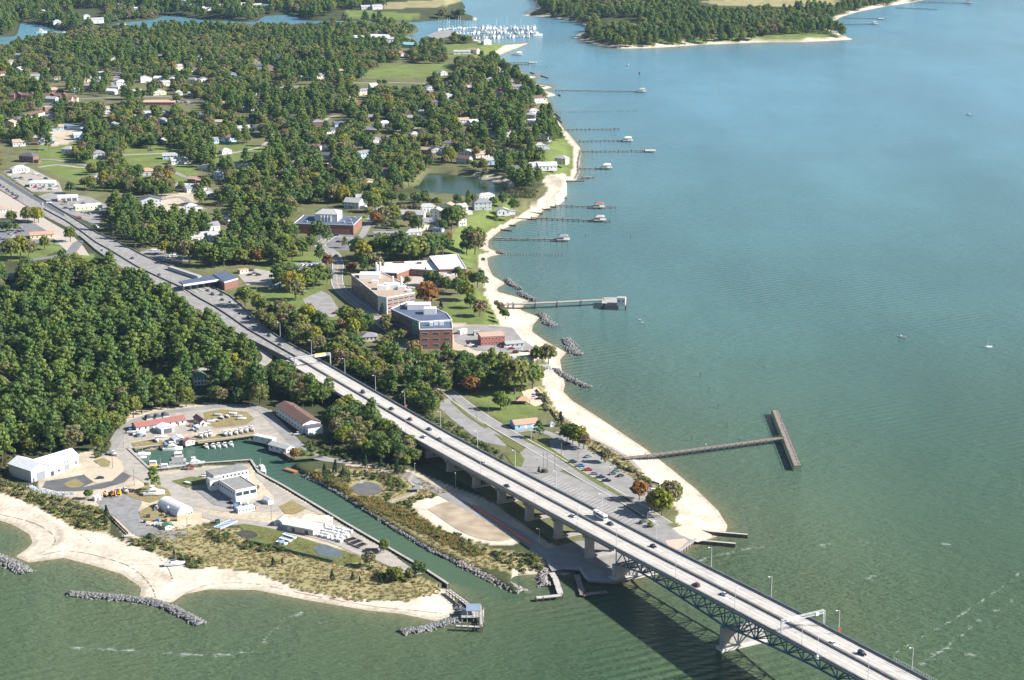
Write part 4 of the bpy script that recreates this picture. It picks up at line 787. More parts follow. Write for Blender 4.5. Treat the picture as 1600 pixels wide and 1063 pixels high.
# --- highway shops
bld('white_garage', 'white flat service garage with three dark bays beside the highway', 'garage', (90,309), (122,307.5), 12, 4.2, 'flat', .1, WHITE, RWHITE, (1, 0), doors=((.28, 4, 3, DOORD), (.55, 4, 3, DOORD), (.82, 4, 3, DOORD)))
bld('lime_shop', 'long low lime-green shop in the roadside lot', 'shop', (118,324), (160,321), 12, 3.6, 'flat', .1, MINT, RWHITE, (1, 6)); bld('brown_kiosk', 'small brown building with dark canopy at the lot edge', 'shop', (158,336), (170,335), 7, 3.2, 'gf', 1.2, BRICK, RBROWN, (1, 2))
bld('roadside_market', 'white flat-roofed market beside the highway with green awning', 'shop', (46,287), (86,286), 14, 4.0, 'flat', .1, WHITE, RWHITE, (1, 6), doors=((.8, 3, 2.5, RGREEN),)); bld('car_showroom', 'white shop with dark canopy at the highway corner by parked cars', 'shop', (24,264), (42,263), 10, 4.5, 'flat', .1, WHITE, RPALE, (1, 4))
bld('terracotta_diner', 'cream diner with terracotta roof in its own parking lot by the highway', 'diner', (47,368), (84,366), 14, 4.0, 'gf', 1.6, mat('cream_stucco', (.62,.52,.36)), RTERRA, (1, 5)); bld('tan_drive_in', 'tan-roofed low shop by the highway at the construction barrels', 'shop', (-6,328), (20,326), 14, 3.6, 'hip', 1.6, WHITE, RTAN, (1, 5))
bld('motel_shed', 'pale-roofed shed below the motel drive among trees', 'shed', (8,432), (28,430), 8, 3, 'gf', 1.2, BEIGE, RPALE, (1, 2)); bld('shed_in_wood', 'small grey-roofed shed in the wood clearing', 'shed', (10,457), (28,452), 7, 3, 'gf', 1.4, GREYW, RPALE, (1, 2))
# --- suburban houses: photo pixel of the base, width, depth, height, walls, roof, roof form
HS = {}
def hs(area, rows):
    for r in rows: HS.setdefault(area, []).append(r)
w_, be, gr, bl, br, ta = WHITE, BEIGE, GREYW, BLUEW, BRICK, TANW
hs('by the creek townhouses', [(68,23,17,10,6,w_,RPALE),(90,23,30,9,4,be,RPALE),(90,38,14,9,5,w_,RPALE),(120,46,25,9,6,w_,RWHITE),(136,30,12,8,6,w_,RPALE),(153,36,22,10,6,w_,RPALE),(158,42,16,10,6,w_,RPALE),(183,13,13,9,6,w_,RGREY),(196,15,13,9,6,w_,RGREY),(213,18,16,9,6,w_,RWHITE),(212,27,22,9,4,be,RTAN),(78,74,16,9,4,ta,RTERRA),(10,53,9,7,4,w_,RPALE),(216,79,13,9,5,w_,RWHITE)])
hs('up the hillside street', [(27,115,14,10,6,w_,RWHITE),(55,125,15,10,5,gr,RGREY),(110,126,15,10,5,bl,RGREY),(135,129,12,9,4,be,RPALE),(149,128,15,9,4,w_,RPALE),(92,125,13,9,4,be,RTAN),(157,109,10,8,5,w_,RPALE),(161,120,10,8,5,w_,RPALE),(186,108,8,7,4,w_,RWHITE),(118,144,13,9,4,gr,RPALE),(84,145,16,9,4,br,RPINK),(190,135,14,9,6,w_,RWHITE),(178,142,14,9,5,w_,RPALE),(172,148,13,9,5,w_,RWHITE),(229,129,17,9,6,w_,RWHITE),(208,103,12,8,4,gr,RPALE),(222,103,8,7,4,w_,RPALE),(213,148,15,9,4,be,RPALE)])
hs('behind the pink-roofed centre', [(247,128,14,9,5,w_,RWHITE),(271,129,12,9,6,w_,RGREY),(259,135,14,9,5,be,RPALE),(250,149,18,10,5,be,RTAN),(299,131,12,9,6,w_,RGREY),(320,131,15,9,6,w_,RPALE),(280,149,10,8,4,w_,RPALE),(297,150,8,7,3,w_,RPALE),(228,185,12,9,5,w_,RPALE),(364,122,12,8,5,bl,RPALE),(385,175,11,8,4,w_,RPALE),(423,193,14,9,4,w_,RPALE),(384,192,10,8,4,w_,RPALE),(355,241,12,9,4,w_,RPALE)])
hs('near the blue metal shed', [(123,219,10,9,6,bl,RWHITE),(56,222,10,9,5,br,RPALE),(73,226,20,10,4,gr,RPALE),(104,240,13,9,5,w_,RPALE),(41,254,18,11,7,br,RDARK),(230,185,12,9,6,w_,RPALE),(151,232,9,8,3,w_,RPALE),(33,270,18,10,4,w_,RWHITE),(152,284,10,8,5,w_,RPALE),(230,275,14,10,5,gr,RTERRA),(155,248,13,10,6,gr,RGREY),(12,182,11,8,4,w_,RPALE)])
hs('on lawns behind roadside shops', [(266,249,16,9,4,bl,RPALE),(281,257,18,11,4,w_,RPALE),(325,267,22,9,4,w_,RPALE),(339,268,9,9,5,w_,RGREY),(343,279,9,8,6,bl,RPALE),(378,263,22,9,4,w_,RPALE),(287,296,18,7,3.5,gr,RWHITE),(305,300,18,10,4,w_,RGREY),(326,308,12,8,3,w_,RPALE),(299,286,9,8,4,br,RTAN),(236,324,22,12,7,gr,RDARK),(299,332,10,8,6,w_,RWHITE),(350,351,10,9,6,be,RPALE),(334,361,13,9,5,w_,RGREY),(314,377,18,11,4,w_,RPALE),(342,376,18,12,4,bl,RPALE)])
hs('along the pond shore', [(835,181,14,10,6,w_,RPALE),(828,187,13,9,6,w_,RPALE),(829,197,15,9,5,w_,RWHITE),(848,221,13,10,6,w_,RPALE),(826,212,13,9,4,br,RRED),(844,234,12,9,5,gr,RPALE),(875,256,13,10,6,be,RPALE),(856,266,20,10,5,w_,RWHITE),(837,266,16,10,5,w_,RPALE),(806,271,14,9,5,w_,RGREY),(767,258,14,9,5,bl,RPALE),(728,244,18,9,4,w_,RPALE),(752,247,13,9,4,be,RTAN),(763,195,12,8,4,w_,RPALE),(742,197,12,8,5,w_,RWHITE)])
hs('near the green field', [(602,199,14,9,5,w_,RWHITE),(642,189,13,9,4,w_,RPALE),(478,175,16,10,4,be,RPALE),(766,131,13,9,5,w_,RWHITE),(782,144,14,9,4,br,RTERRA),(702,155,10,8,5,w_,RPALE),(585,138,11,8,4,w_,RWHITE),(694,118,11,8,4,w_,RPALE),(632,88,16,9,5,w_,RRED),(671,93,22,9,4,be,RPALE),(525,63,18,9,4,w_,RPALE),(722,85,26,8,4,w_,RPALE),(738,83,16,9,5,be,RTAN),(762,70,14,10,6,w_,RWHITE),(650,215,12,9,4,w_,RPALE),(470,228,12,9,4,w_,RPALE),(560,228,12,9,4,w_,RPALE)])
hs('beside the marina basin', [(560,64,26,12,5,w_,RWHITE),(591,64,32,14,6,w_,RWHITE),(641,75,30,12,5,gr,RTEAL),(612,66,16,10,5,w_,RPALE)])
hs('on the far creek bank', [(287,8,16,9,6,w_,RPALE),(304,13,20,10,5,w_,RPALE),(324,17,18,9,5,w_,RWHITE),(345,14,16,9,6,be,RTAN),(381,11,18,10,5,be,RPALE),(401,13,22,10,6,be,RPALE),(412,14,14,9,6,w_,RGREY),(436,18,24,10,6,w_,RPALE),(395,31,15,9,5,w_,RWHITE),(290,31,18,10,5,be,RTAN),(331,28,14,9,5,w_,RPALE),(572,15,18,10,5,gr,RPALE),(590,15,20,10,6,w_,RPALE),(819,25,14,9,5,w_,RWHITE),(832,26,14,9,5,w_,RWHITE),(850,24,18,10,6,w_,RDARK),(1420,-2,18,10,5,be,RPALE)])
hs('in the campus village', [(669,332,18,10,5,w_,RPALE),(647,370,15,9,4,w_,RPALE),(724,337,10,10,8,w_,RPALE),(755,328,17,12,7,gr,RGREY),(761,312,18,8,4,w_,RPALE),(787,336,12,8,4,w_,RPALE),(698,330,14,9,5,w_,RTAN),(681,340,12,9,6,w_,RPALE),(666,360,20,8,3.5,be,RTAN),(683,363,9,8,4,bl,RPALE),(723,352,8,7,6,w_,RPALE),(566,320,12,9,7,w_,RPALE),(549,326,16,12,6,w_,RPALE)])
ROOFN = {}
WN = {'white_siding': 'white', 'beige_siding': 'beige', 'grey_siding': 'grey', 'pale_blue_siding': 'pale blue', 'red_brick': 'brick', 'tan_stucco': 'tan'}
RN = {'white_roof': 'white', 'pale_grey_roof': 'pale', 'grey_shingles': 'grey', 'charcoal_roof': 'dark', 'terracotta_roof': 'terracotta', 'tan_gravel_roof': 'tan', 'pink_roof': 'pink', 'rust_red_roof': 'red', 'teal_roof': 'teal'}
random.seed(21)
for area, rows in HS.items():
    rows.sort(key=lambda r: -r[1]); cnt = {}; tot = {}
    for r in rows: tot[(r[5], r[6])] = tot.get((r[5], r[6]), 0) + 1
    for (px, py, w, d, h, wm_, rm_) in rows:
        k = (wm_, rm_); i = cnt.get(k, 0); cnt[k] = i + 1
        nm = '%s house with %s roof' % (WN[wm_.name], RN[rm_.name])
        lab = ('%s %s' % (nm, area)) if tot[k] == 1 else ('%s %s, %s from the bridge' % (nm, area, ORD[i]))
        rz = R(random.choice((29, 29, 12, -20)) + random.uniform(-8, 8)); g = P(px, py)
        if float(shore(np.array([g[0]]), np.array([g[1]]))[0]) < 7: continue
        t = thing('house', lab, 'house', g, rz, 'suburban houses ' + area)
        # origin at the front corner: shift so that the pixel is the middle of the front wall
        t.location = (g[0] - math.cos(rz) * w / 2, g[1] - math.sin(rz) * w / 2, g[2])
        big = py > 100
        finish(t, w, d, h, random.choice(('gf', 'gf', 'gd', 'hip')) if w < 24 else 'gf', min(w, d) * .28, wm_, rm_, (2 if h >= 6 else 1, max(2, int(w / 3.6))) if big else (1, 3), (1.1, 1.3), ((.5, 1.2, 2.1, DOORD),), big and random.random() < .35, sidewin=big)
        if big and random.random() < .45: part('garage', MB().box(w + .02, w + 5.5, 1.5, 7, -.5, 2.8), wm_, t); part('garage_roof', MB().box(w + .3, w + 5.8, 1.2, 7.3, 2.81, 3.1), rm_, t)
        s = (py + 300) * .00254; see(px - w * s * .55, py - h * s * 1.35, px + w * s * .55, py - .5)
# more of the suburb, seen in glimpses between the crowns
random.seed(77); HP_ = [(r[0], r[1]) for rows in HS.values() for r in rows]; EXTRA = []
for tries in range(4000):
    if len(EXTRA) >= 85: break
    py = 92 + 235 * random.random() ** 1.2; px = random.uniform(0, 850)
    if not bool(inside([(0,95),(300,60),(640,95),(770,100),(800,115),(845,152),(868,200),(840,250),(640,285),(440,335),(400,395),(330,392),(200,365),(120,322),(70,285),(0,255)], np.array([px]), np.array([py]))[0]): continue
    if bool(inside([(545,95),(720,95),(720,125),(545,125)], np.array([px]), np.array([py]))[0]) or bool(inside([(640,255),(800,265),(800,310),(640,310)], np.array([px]), np.array([py]))[0]): continue
    if any(abs(px - q[0]) < 17 and abs(py - q[1]) < 8 for q in HP_) or any(min(p[0] for p in S) - 4 < px < max(p[0] for p in S) + 4 and min(p[1] for p in S) - 3 < py < max(p[1] for p in S) + 8 for S in SEEN): continue
    HP_.append((px, py)); EXTRA.append((px, py))
XM = [('pink-roofed centre', (249,160)), ('blue metal shed', (110,198)), ('tidal pond', (720,290)), ('navy-roofed brick hall', (505,350)), ('green field', (640,112)), ('lime shop', (140,322)), ('shore lawn', (875,245)), ('hillside street', (182,122))]
XB = {}
for px, py in EXTRA:
    g = P(px, py); d = [math.dist(g[:2], P(*m[1])[:2]) for m in XM]; j = int(np.argmin(d)); XB.setdefault(j, []).append((d[j], px, py))
for j, rows in XB.items():
    rows.sort()
    for i, (dd, px, py) in enumerate(rows):
        w, d, h = random.uniform(11, 17), random.uniform(8, 10), random.choice((3.6, 4, 5, 6)); wm_ = random.choice((WHITE, WHITE, BEIGE, BEIGE, GREYW, BLUEW, BRICK)); rm_ = random.choice((RPALE, RGREY, RGREY, RDARK, RTAN, RBROWN)); rz = R(random.choice((29, 12, -20)) + random.uniform(-8, 8)); g = P(px, py)
        t = thing('house', 'tree-shaded house in the suburb, %s of its kind from the %s' % (nth(i), XM[j][0]), 'house', (g[0] - math.cos(rz) * w / 2, g[1] - math.sin(rz) * w / 2, g[2]), rz, 'tree-shaded suburban houses')
        finish(t, w, d, h, random.choice(('gf', 'gf', 'gd', 'hip')), d * .28, wm_, rm_, (2 if h > 5 else 1, 4), (1.1, 1.3), ((.5, 1.2, 2.1, DOORD),), False, sidewin=False)
        s = (py + 300) * .00254; see(px - w * s * .5, py - h * s * 1.3, px + w * s * .5, py + 1.0)
# long special buildings in the suburb
bld('pink_roofed_centre', 'very long low building with pink roof and a row of cars', 'building', (224,160), (273,160), 14, 4, 'gf', 2.0, BRICK, RPINK, (1, 12)); bld('blue_metal_shed', 'long open-fronted blue metal shed in a storage yard', 'shed', (92,195), (126,200), 9, 3.6, 'flat', .1, mat('blue_metal', (.38,.48,.60)), RBLUE, (1, 0), doors=((.25, 9, 2.8, DOORD),))  # the blue shed's wide dark door is painted shade for its open front
bld('dormered_terrace', 'long white terrace with four roof dormers in the campus village', 'building', (621,335), (662,336), 11, 5, 'gf', 3.4, WHITE, RPALE, (1, 9)); bld('dormered_cottage', 'beige cottage with three roof dormers in the campus village', 'cottage', (658,347), (682,348.5), 10, 3.4, 'gf', 3.2, BEIGE, RPALE, (1, 5)); bld('long_white_cabin', 'long low white cabin with grey roof beside the village lane', 'cabin', (584,365), (622,364), 7, 3.2, 'gf', 1.2, WHITE, RGREY, (1, 9))
for i, x in enumerate((17, 27, 38, 49)): bld('townhouse', 'brown-roofed townhouse in the row farthest up the road, %s along the row' % ORD[i], 'townhouse', (x - 4, 149 - (i % 2)), (x + 5, 149 - (i % 2)), 10, 6, 'gd' if i % 2 else 'gf', 2.6, BEIGE if i == 3 else BRICK, RBROWN, (2, 2), group='brown-roofed townhouses')
for i, x in enumerate((71, 80, 89, 98, 107, 115)): bld('townhouse', 'brown-roofed townhouse in the row by the tree belt, %s along the row' % ORD[i], 'townhouse', (x - 4, 150 + (i > 3) * 4 - (i % 2)), (x + 5, 150 + (i > 3) * 4 - (i % 2)), 10, 6, 'gd' if i % 2 else 'gf', 2.6, BEIGE if i > 3 else BRICK, RBROWN, (2, 2), group='brown-roofed townhouses')
bld('brown_office_row', 'long brown-roofed office row above the lane with pale wall', 'offices', (42,182), (70,175), 10, 4.5, 'gf', 2.2, BEIGE, RBROWN, (1, 8)); bld('salmon_office', 'salmon-walled office with pale flat roof behind the office row', 'office', (70,168), (85,167), 10, 5, 'flat', .1, PINKB, RPALE, (1, 4))
# ------------------------------------------------------------------ rocks, piers, quays
ROCKM = mat('breakwater_rock', (0.165, 0.163, 0.158), rough=.9, var=.5, scale=.9); ROCKP = mat('pale_riprap', (0.24, 0.215, 0.19), rough=.9, var=.45, scale=.9)
WOODG = mat('weathered_planks', (0.185, 0.162, 0.138), rough=.9, var=.18, scale=.5); WOODP = mat('pale_planks', (0.38, 0.35, 0.31), rough=.85, var=.14); PILEM = mat('dark_piling', (0.085, 0.075, 0.065), rough=.9, var=.25); WHARF = mat('timber_bulkhead', (0.14, 0.12, 0.10), rough=.9, var=.2, streak=(4, 4, .3))
random.seed(3)
def rock_mesh(seed):
    random.seed(seed); b = MB(); b.ball((0, 0, 0), 1, 1, .8, 6, 4, .22); return b.v, b.f
RK = [rock_mesh(i) for i in range(6)]
def rocks(name, label, pts, width, n, size=(.4, .95), m=None, top=1.35, cat='breakwater', z=0.0):
    line = [G(p[0], p[1], z)[:2] for p in pts]; L_ = [0]
    for i in range(1, len(line)): L_.append(L_[-1] + math.dist(line[i], line[i - 1]))
    t = thing(name, label, cat, (line[0][0], line[0][1], z)); b = MB(); core = MB(); x0, y0 = line[0]
    random.seed(len(pts) + int(pts[0][0]))
    for k in range(int(n * 1.5)):
        s = random.uniform(0, L_[-1]); i = max(0, min(len(line) - 2, int(np.searchsorted(L_, s)) - 1)); f = (s - L_[i]) / max(L_[i + 1] - L_[i], 1e-6)
        p = Vector(line[i]).lerp(Vector(line[i + 1]), f); d = (Vector(line[i + 1]) - Vector(line[i])).normalized(); nn = Vector((-d.y, d.x)); o = random.gauss(0, .38); o = max(-1, min(1, o)); q = p + nn * o * width / 2
        r = random.uniform(*size); zz = top * (1 - abs(o) ** 1.6) + random.uniform(-.25, .25) - .2; v, fc = RK[k % 6]; a = random.uniform(0, 6.28); ca, sa = math.cos(a), math.sin(a); sq = random.uniform(.7, 1.2)
        b.add([(q.x - x0 + (vx * ca - vy * sa) * r * sq, q.y - y0 + (vx * sa + vy * ca) * r, zz + vz * r) for vx, vy, vz in v], fc)
    o = part('rock', b, m or ROCKM, t); o['kind'] = 'stuff'
    cl = MB(); ln = [(p[0] - x0, p[1] - y0) for p in line]; ribbon(cl, ln, width * .55, lambda x, y: top * .45); part('core', cl, m or ROCKM, t); return t
rocks('breakwater', 'grey rock breakwater cut off at the photo edge off the first beach cove', [(-40,862),(0,874),(20,884),(34,892),(42,897)], 11, 420); rocks('breakwater', 'longest grey rock breakwater curving off the sandy point of the white beach', [(108,929),(150,932),(200,937),(235,941),(260,949),(290,963),(314,977)], 8, 900)
rocks('breakwater', 'grey rock breakwater beside the pier house at the channel mouth', [(627,989),(660,984),(690,976),(715,969),(724,958),(718,945)], 8, 560)
rocks('rock_jetty', 'pale rock jetty ending the channel bank at the small cove', [(718,880),(745,892),(770,905),(795,917),(814,926)], 9, 560, m=ROCKP, cat='jetty'); rocks('riprap_bank', 'dark rock edging along the marsh bank of the channel', [(474,744),(500,755),(535,775),(570,797),(625,832),(675,862),(718,882)], 3.5, 620, (.4, .85), ROCKM, .9, 'riprap')
rocks('rock_groin', 'short pale rock groin beside the boat ramp pier', [(852,892),(850,905),(853,917)], 8, 150, m=ROCKP, cat='groin')
rocks('breakwater', 'low rock breakwater at the campus pier root, beach side', [(792,437),(802,447),(814,453)], 8, 120); rocks('breakwater', 'low rock breakwater just above the campus pier', [(812,457),(822,464),(836,470)], 8, 150); rocks('breakwater', 'bent rock breakwater just below the campus pier', [(843,491),(851,495),(852,502),(858,507),(868,511)], 11, 200)
rocks('breakwater', 'wide rock breakwater off the red brick building beach', [(885,530),(890,540),(895,549),(905,556)], 12, 260); rocks('breakwater', 'rock breakwater angling off the park beach fence', [(866,578),(880,587),(900,598),(920,606)], 8, 260); rocks('rock_mound', 'round rock mound on the little sand spit by the lawn', [(779,394),(784,397)], 9, 60, cat='rocks')
rocks('shore_revetment', 'pale rock revetment below the pond lawn', [(907,240),(903,255),(904,270),(898,280)], 4, 130, (.5, .9), ROCKP, 1.0, 'revetment')
rocks('stone_bank', 'pale blue-grey stone bank curving around the workshop forecourt', [(45,760),(62,768),(90,772),(118,772)], 6, 260, (.3, .6), mat('crushed_stone', (.30,.33,.35), rough=.9, var=.25), .5, 'stone bank', 2.0)
# timber groins
gm_ = [((880,284),(913,284)),((860,311),(886,311)),((845,322),(869,325)),((840,327),(861,329)),((827,333),(848,335)),((808,343),(838,344)),((795,353),(806,354)),((782,360),(800,362)),((872,148),(876,151)),((828,114),(835,116)),((845,119),(857,123)),((868,184),(878,192)),((867,178),(876,186))]
for i, (a, c) in enumerate(gm_):
    t = thing('timber_groin', 'dark timber groin on the shore, %s from the pond lawn corner' % ORD[i], 'groin', (0, 0, 0), 0, 'timber groins along the shore'); b = MB(); p, q = G(*a, 0), G(*c, 0); b.beam((p[0], p[1], .5), (q[0], q[1], .3), .5, 1.4); part('planking', b, PILEM, t)
    pb = MB(); n = max(3, int(math.dist(p[:2], q[:2]) / 4))
    for k in range(n + 1): f = k / n; pb.cyl((p[0] + (q[0] - p[0]) * f, p[1] + (q[1] - p[1]) * f, -1), (p[0] + (q[0] - p[0]) * f, p[1] + (q[1] - p[1]) * f, 1.7), .22, n=6)
    o = part('piling', pb, PILEM, t); o['kind'] = 'stuff'
def pier(name, label, pts, w, z, group=None, m=None, gap=5.0, rail=False, planks=False):
    line = [G(p[0], p[1], z)[:2] for p in pts]; t = thing(name, label, 'pier', (line[0][0], line[0][1], 0), 0, group); x0, y0 = line[0]; ln = [(p[0] - x0, p[1] - y0) for p in line]
    b = MB(); st_ = MB(); pl = MB()
    for a, c in zip(ln[:-1], ln[1:]):
        d = Vector((c[0] - a[0], c[1] - a[1])); L_ = d.length; d /= L_; nn = Vector((-d.y, d.x))
        b.beam((*a, z), (*c, z), w, .25)
        for o in (-.42, .42): st_.beam((a[0] + nn.x * w * o, a[1] + nn.y * w * o, z - .35), (c[0] + nn.x * w * o, c[1] + nn.y * w * o, z - .35), .25, .4)
        k = max(2, int(L_ / gap))
        for i in range(k + 1):
            p = Vector(a) + d * (L_ * i / k)
            for o in (-.46, .46): q = p + nn * w * o; pl.cyl((q.x, q.y, -2), (q.x, q.y, z - .1 + (.9 if rail or i % 3 == 0 else 0)), .2 if pts[0][1] > 600 else .34, n=6)
        if rail:
            for o in (-.48, .48):
                pl.beam((a[0] + nn.x * w * o, a[1] + nn.y * w * o, z + 1.05), (c[0] + nn.x * w * o, c[1] + nn.y * w * o, z + 1.05), .12, .12)
    part('deck', b, m or WOODG, t); part('stringer', st_, PILEM, t); o = part('piling', pl, PILEM, t); o['kind'] = 'stuff'; return t, ln
t, ln = pier('fishing_pier', 'long public fishing pier with a T-shaped end off the park beach', [(975,716),(1010,712),(1110,699),(1223,684)], 3.6, 3.2, rail=True, gap=4)
a = Vector(G(1211,641,3.2)[:2]) - t.location.xy; c = Vector(G(1246,728,3.2)[:2]) - t.location.xy
b = MB(); b.beam((*a, 3.21), (*c, 3.21), 4.4, .26); part('pier_head', b, WOODG, t); b = MB(); d = (c - a).normalized(); nn = Vector((-d.y, d.x)); L_ = (c - a).length
for i in range(30):
    for o in (-2.1, 2.1): q = a + d * (L_ * i / 29) + nn * o; b.cyl((q.x, q.y, -2), (q.x, q.y, 4.2), .2, n=6)
for o in (-2.15, 2.15): b.beam((*(a + nn * o), 4.2), (*(c + nn * o), 4.2), .14)
part('head_piling', b, PILEM, t)['kind'] = 'stuff'
b = MB()
for i in range(9): q = a + d * (L_ * (i + .5) / 9) + nn * random.choice((-1.3, 1.3)); b.box(q.x - .8, q.x + .8, q.y - .3, q.y + .3, 3.36, 3.85)
part('bench', b, WOODP, t)['kind'] = 'stuff'
t, ln = pier('campus_pier', 'pale concrete research pier with a small house on its end platform', [(786,476),(802,475),(870,472),(944,468)], 4.5, 4.5, m=CONC, gap=22, rail=True)
e0 = [Vector(G(*p, 4.6)[:2]) - t.location.xy for p in ((940,474),(978,476),(979,465),(941,465))]; part('platform', MB().prism([tuple(p) for p in e0], 4.0, 4.62), CONC, t); b = MB()
for p in e0: b.cyl((p.x, p.y, -2), (p.x, p.y, 4.0), .7, n=8)
part('platform_piling', b, PILEM, t)['kind'] = 'stuff'
bld('pier_house', 'small white pier house at the end of the research pier', 'hut', (964,466.5), (977,467), 6, 5.0, 'flat', .1, WHITE, RPALE, (1, 2), z0=4.62, clear=False)
PL = [('wooden pier with a red-roofed shelter near its end', (868,321), (962,323), 1.8, (936,322.5), RRED), ('wooden pier with a grey-roofed boat shelter at its end', (830,340), (953,345), 2.0, (937,343), RPALE), ('wooden pier nearest the lawn with a grey roofed platform end', (772,372), (887,374), 2.2, (880,373.5), RGREY),
 ('long thin pier with a pale boat house at its far end', (868,141), (1010,143), 1.8, (1003,142.5), RPALE), ('thin white-railed pier below the broken piling row', (882,202), (967,201), 1.8, None, None), ('thin pier with a small white hut at its end', (905,220), (985,219), 1.8, (981,219), RWHITE), ('straight dark pier with a wide head, longest off the pond lawn', (905,236), (1021,235), 2.2, (1016,235), None), ('short pier with a moored white boat at its head', (906,263), (955,262), 2.0, (948,261.5), RWHITE),
 ('tiny dock below the pond lawn', (910,277), (927,276), 4, None, None), ('far thin pier with a boat house off the far point', (1312,38), (1372,37), 2, (1367,37), RPALE), ('far thin pier with wide head off the far point', (1318,28), (1384,29), 2, (1377,29), None), ('farthest long pier with a dark roofed head', (1440,3), (1518,5), 2.2, (1513,4), RDARK), ('faint far pier along the far beach', (1400,12), (1464,14.5), 2, None, None),
 ('thin pier off the marina sand spit', (788,98), (836,97.5), 2, (833,97.5), None), ('small pier with white boats below the marina sand spit', (800,85), (813,85), 3, (811,85), RWHITE), ('thin pier beside the marina sand spit pier', (795,100.5), (826,100.5), 2, None, None)]
for (lb, a, c, w, head, rm_) in PL:
    t, ln = pier('wooden_pier', lb, [a, c], w, 2.2, 'private wooden piers off the shore')
    if head:
        h = Vector(G(*head, 2.2)[:2]) - t.location.xy; part('head', MB().box(h.x - 6, h.x + 6, h.y - 5, h.y + 5, 2.1, 2.36), WOODP, t)
        if rm_:
            b = MB(); b.box(h.x - 4.2, h.x + 4.2, h.y - 3.5, h.y + 3.5, 5.0, 5.15); b.add([(h.x - 4.6, h.y - 4, 5.16), (h.x + 4.6, h.y - 4, 5.16), (h.x + 4.6, h.y + 4, 5.16), (h.x - 4.6, h.y + 4, 5.16), (h.x - 2, h.y, 6.6), (h.x + 2, h.y, 6.6)], [(0,1,5,4),(1,2,5),(2,3,4,5),(3,0,4)]); part('roof', b, rm_, t)
            for x in (-4, 4):
                for y in (-3.4, 3.4): part('post', MB().cyl((h.x + x, h.y + y, 2.2), (h.x + x, h.y + y, 5.0), .16, n=6), WOODP, t)
# rows of old pilings, and marker posts
pm = MB(); pm.cyl((0, 0, -2), (0, 0, 2.6), .26, .22, 7); PM_ = pm.mesh('old_piling', PILEM)
def row(a, c, n, label, skip=0.1):
    for i in range(n):
        if random.random() < skip: continue
        f = i / (n - 1); g = G(a[0] + (c[0] - a[0]) * f, a[1] + (c[1] - a[1]) * f, 0); o = link('old_piling', PM_, None, (g[0], g[1], random.uniform(-.6, .2))); tag(o, label + ', %s from shore' % nth(i), 'piling', label.replace('old dark piling', 'old dark pilings'))
row((793,400), (878,401), 18, 'old dark piling of the row off the campus lawn'); row((870,177), (995,175), 40, 'old dark piling of the row below the long thin pier', .25); row((825,105), (862,105.5), 12, 'old dark piling of the row off the shell beach', .2); row((770,382), (870,363), 8, 'old dark piling near the grey roofed platform', .4)
for i, p in enumerate(((1095,589),(1108,613),(1122,638),(1136,668),(1081,689),(985,372),(915,371))):
    t = thing('marker_post', 'dark post standing alone in the water, %s out from the fishing pier line' % ORD[i], 'marker post', G(*p, 0), 0, 'marker posts in the water'); part('post', MB().cyl((0, 0, -2), (0, 0, 3.6), .24, .22, 7), PILEM, t); part('cap', MB().cyl((0, 0, 3.6), (0, 0, 3.9), .36, .3, 7), WOODG, t)
g = G(999,119,0); t = thing('channel_beacon', 'dark channel beacon on a post beyond the long thin pier', 'beacon', g); part('post', MB().cyl((0, 0, -2), (0, 0, 5), .35), PILEM, t); part('board', MB().box(-1.1, 1.1, -.1, .1, 3, 5.4), PILEM, t)
# basin bulkheads: each length is one wall with cap and piles
def bulkhead(label, pts, top=2.35, capm=None):
    ln = [G(p[0], p[1], 0)[:2] for p in pts]; t = thing('bulkhead', label, 'bulkhead', (ln[0][0], ln[0][1], 0)); x0, y0 = ln[0]; q = [(p[0] - x0, p[1] - y0) for p in ln]; b = MB(); cp = MB(); pl = MB()
    for a, c in zip(q[:-1], q[1:]):
        b.beam((*a, top / 2 - 1.2), (*c, top / 2 - 1.2), .8, top + 2.0); cp.beam((*a, top), (*c, top), 1.5, .3)
        L_ = math.dist(a, c); k = max(1, int(L_ / 3.2)); d = Vector((c[0] - a[0], c[1] - a[1])).normalized(); nn = Vector((-d.y, d.x))
        for i in range(k + 1):
            for o in (-.6, .6): p = Vector(a) + d * (L_ * i / k) + nn * o; pl.cyl((p.x, p.y, -2), (p.x, p.y, top + .1), .2, n=6)
    part('sheet_wall', b, WHARF, t); part('cap', cp, capm or CONC, t); part('piling', pl, PILEM, t)['kind'] = 'stuff'; return t
bulkhead('timber bulkhead along the back of the boat basin', [(200,706),(300,696),(400,684.5)]); bulkhead('concrete-capped bulkhead at the landward end of the basin', [(200,706),(235,739)]); bulkhead('bulkhead below the laboratory side of the basin', [(235,739),(262,737),(320,729),(392,724),(405,744)]); bulkhead('long concrete-capped quay wall down the channel', [(405,744),(442,764),(505,802),(550,829),(607,862),(662,894),(700,919)]); bulkhead('dark bulkhead beside the site cabin', [(400,684.5),(455,721),(504,720)], capm=WOODG)
bulkhead('concrete seawall rounding the landing under the bridge', [(905,893),(917,911),(956,914),(981,909),(1018,896),(1067,863),(1088,848)], 2.2)
bulkhead('timber jetty wall at the launching slab', [(1080,846),(1095,850),(1149,855)], 2.0, WOODP); bulkhead('longer timber jetty wall guarding the beach end', [(1085,831),(1110,836),(1168,841)], 2.0, WOODP)
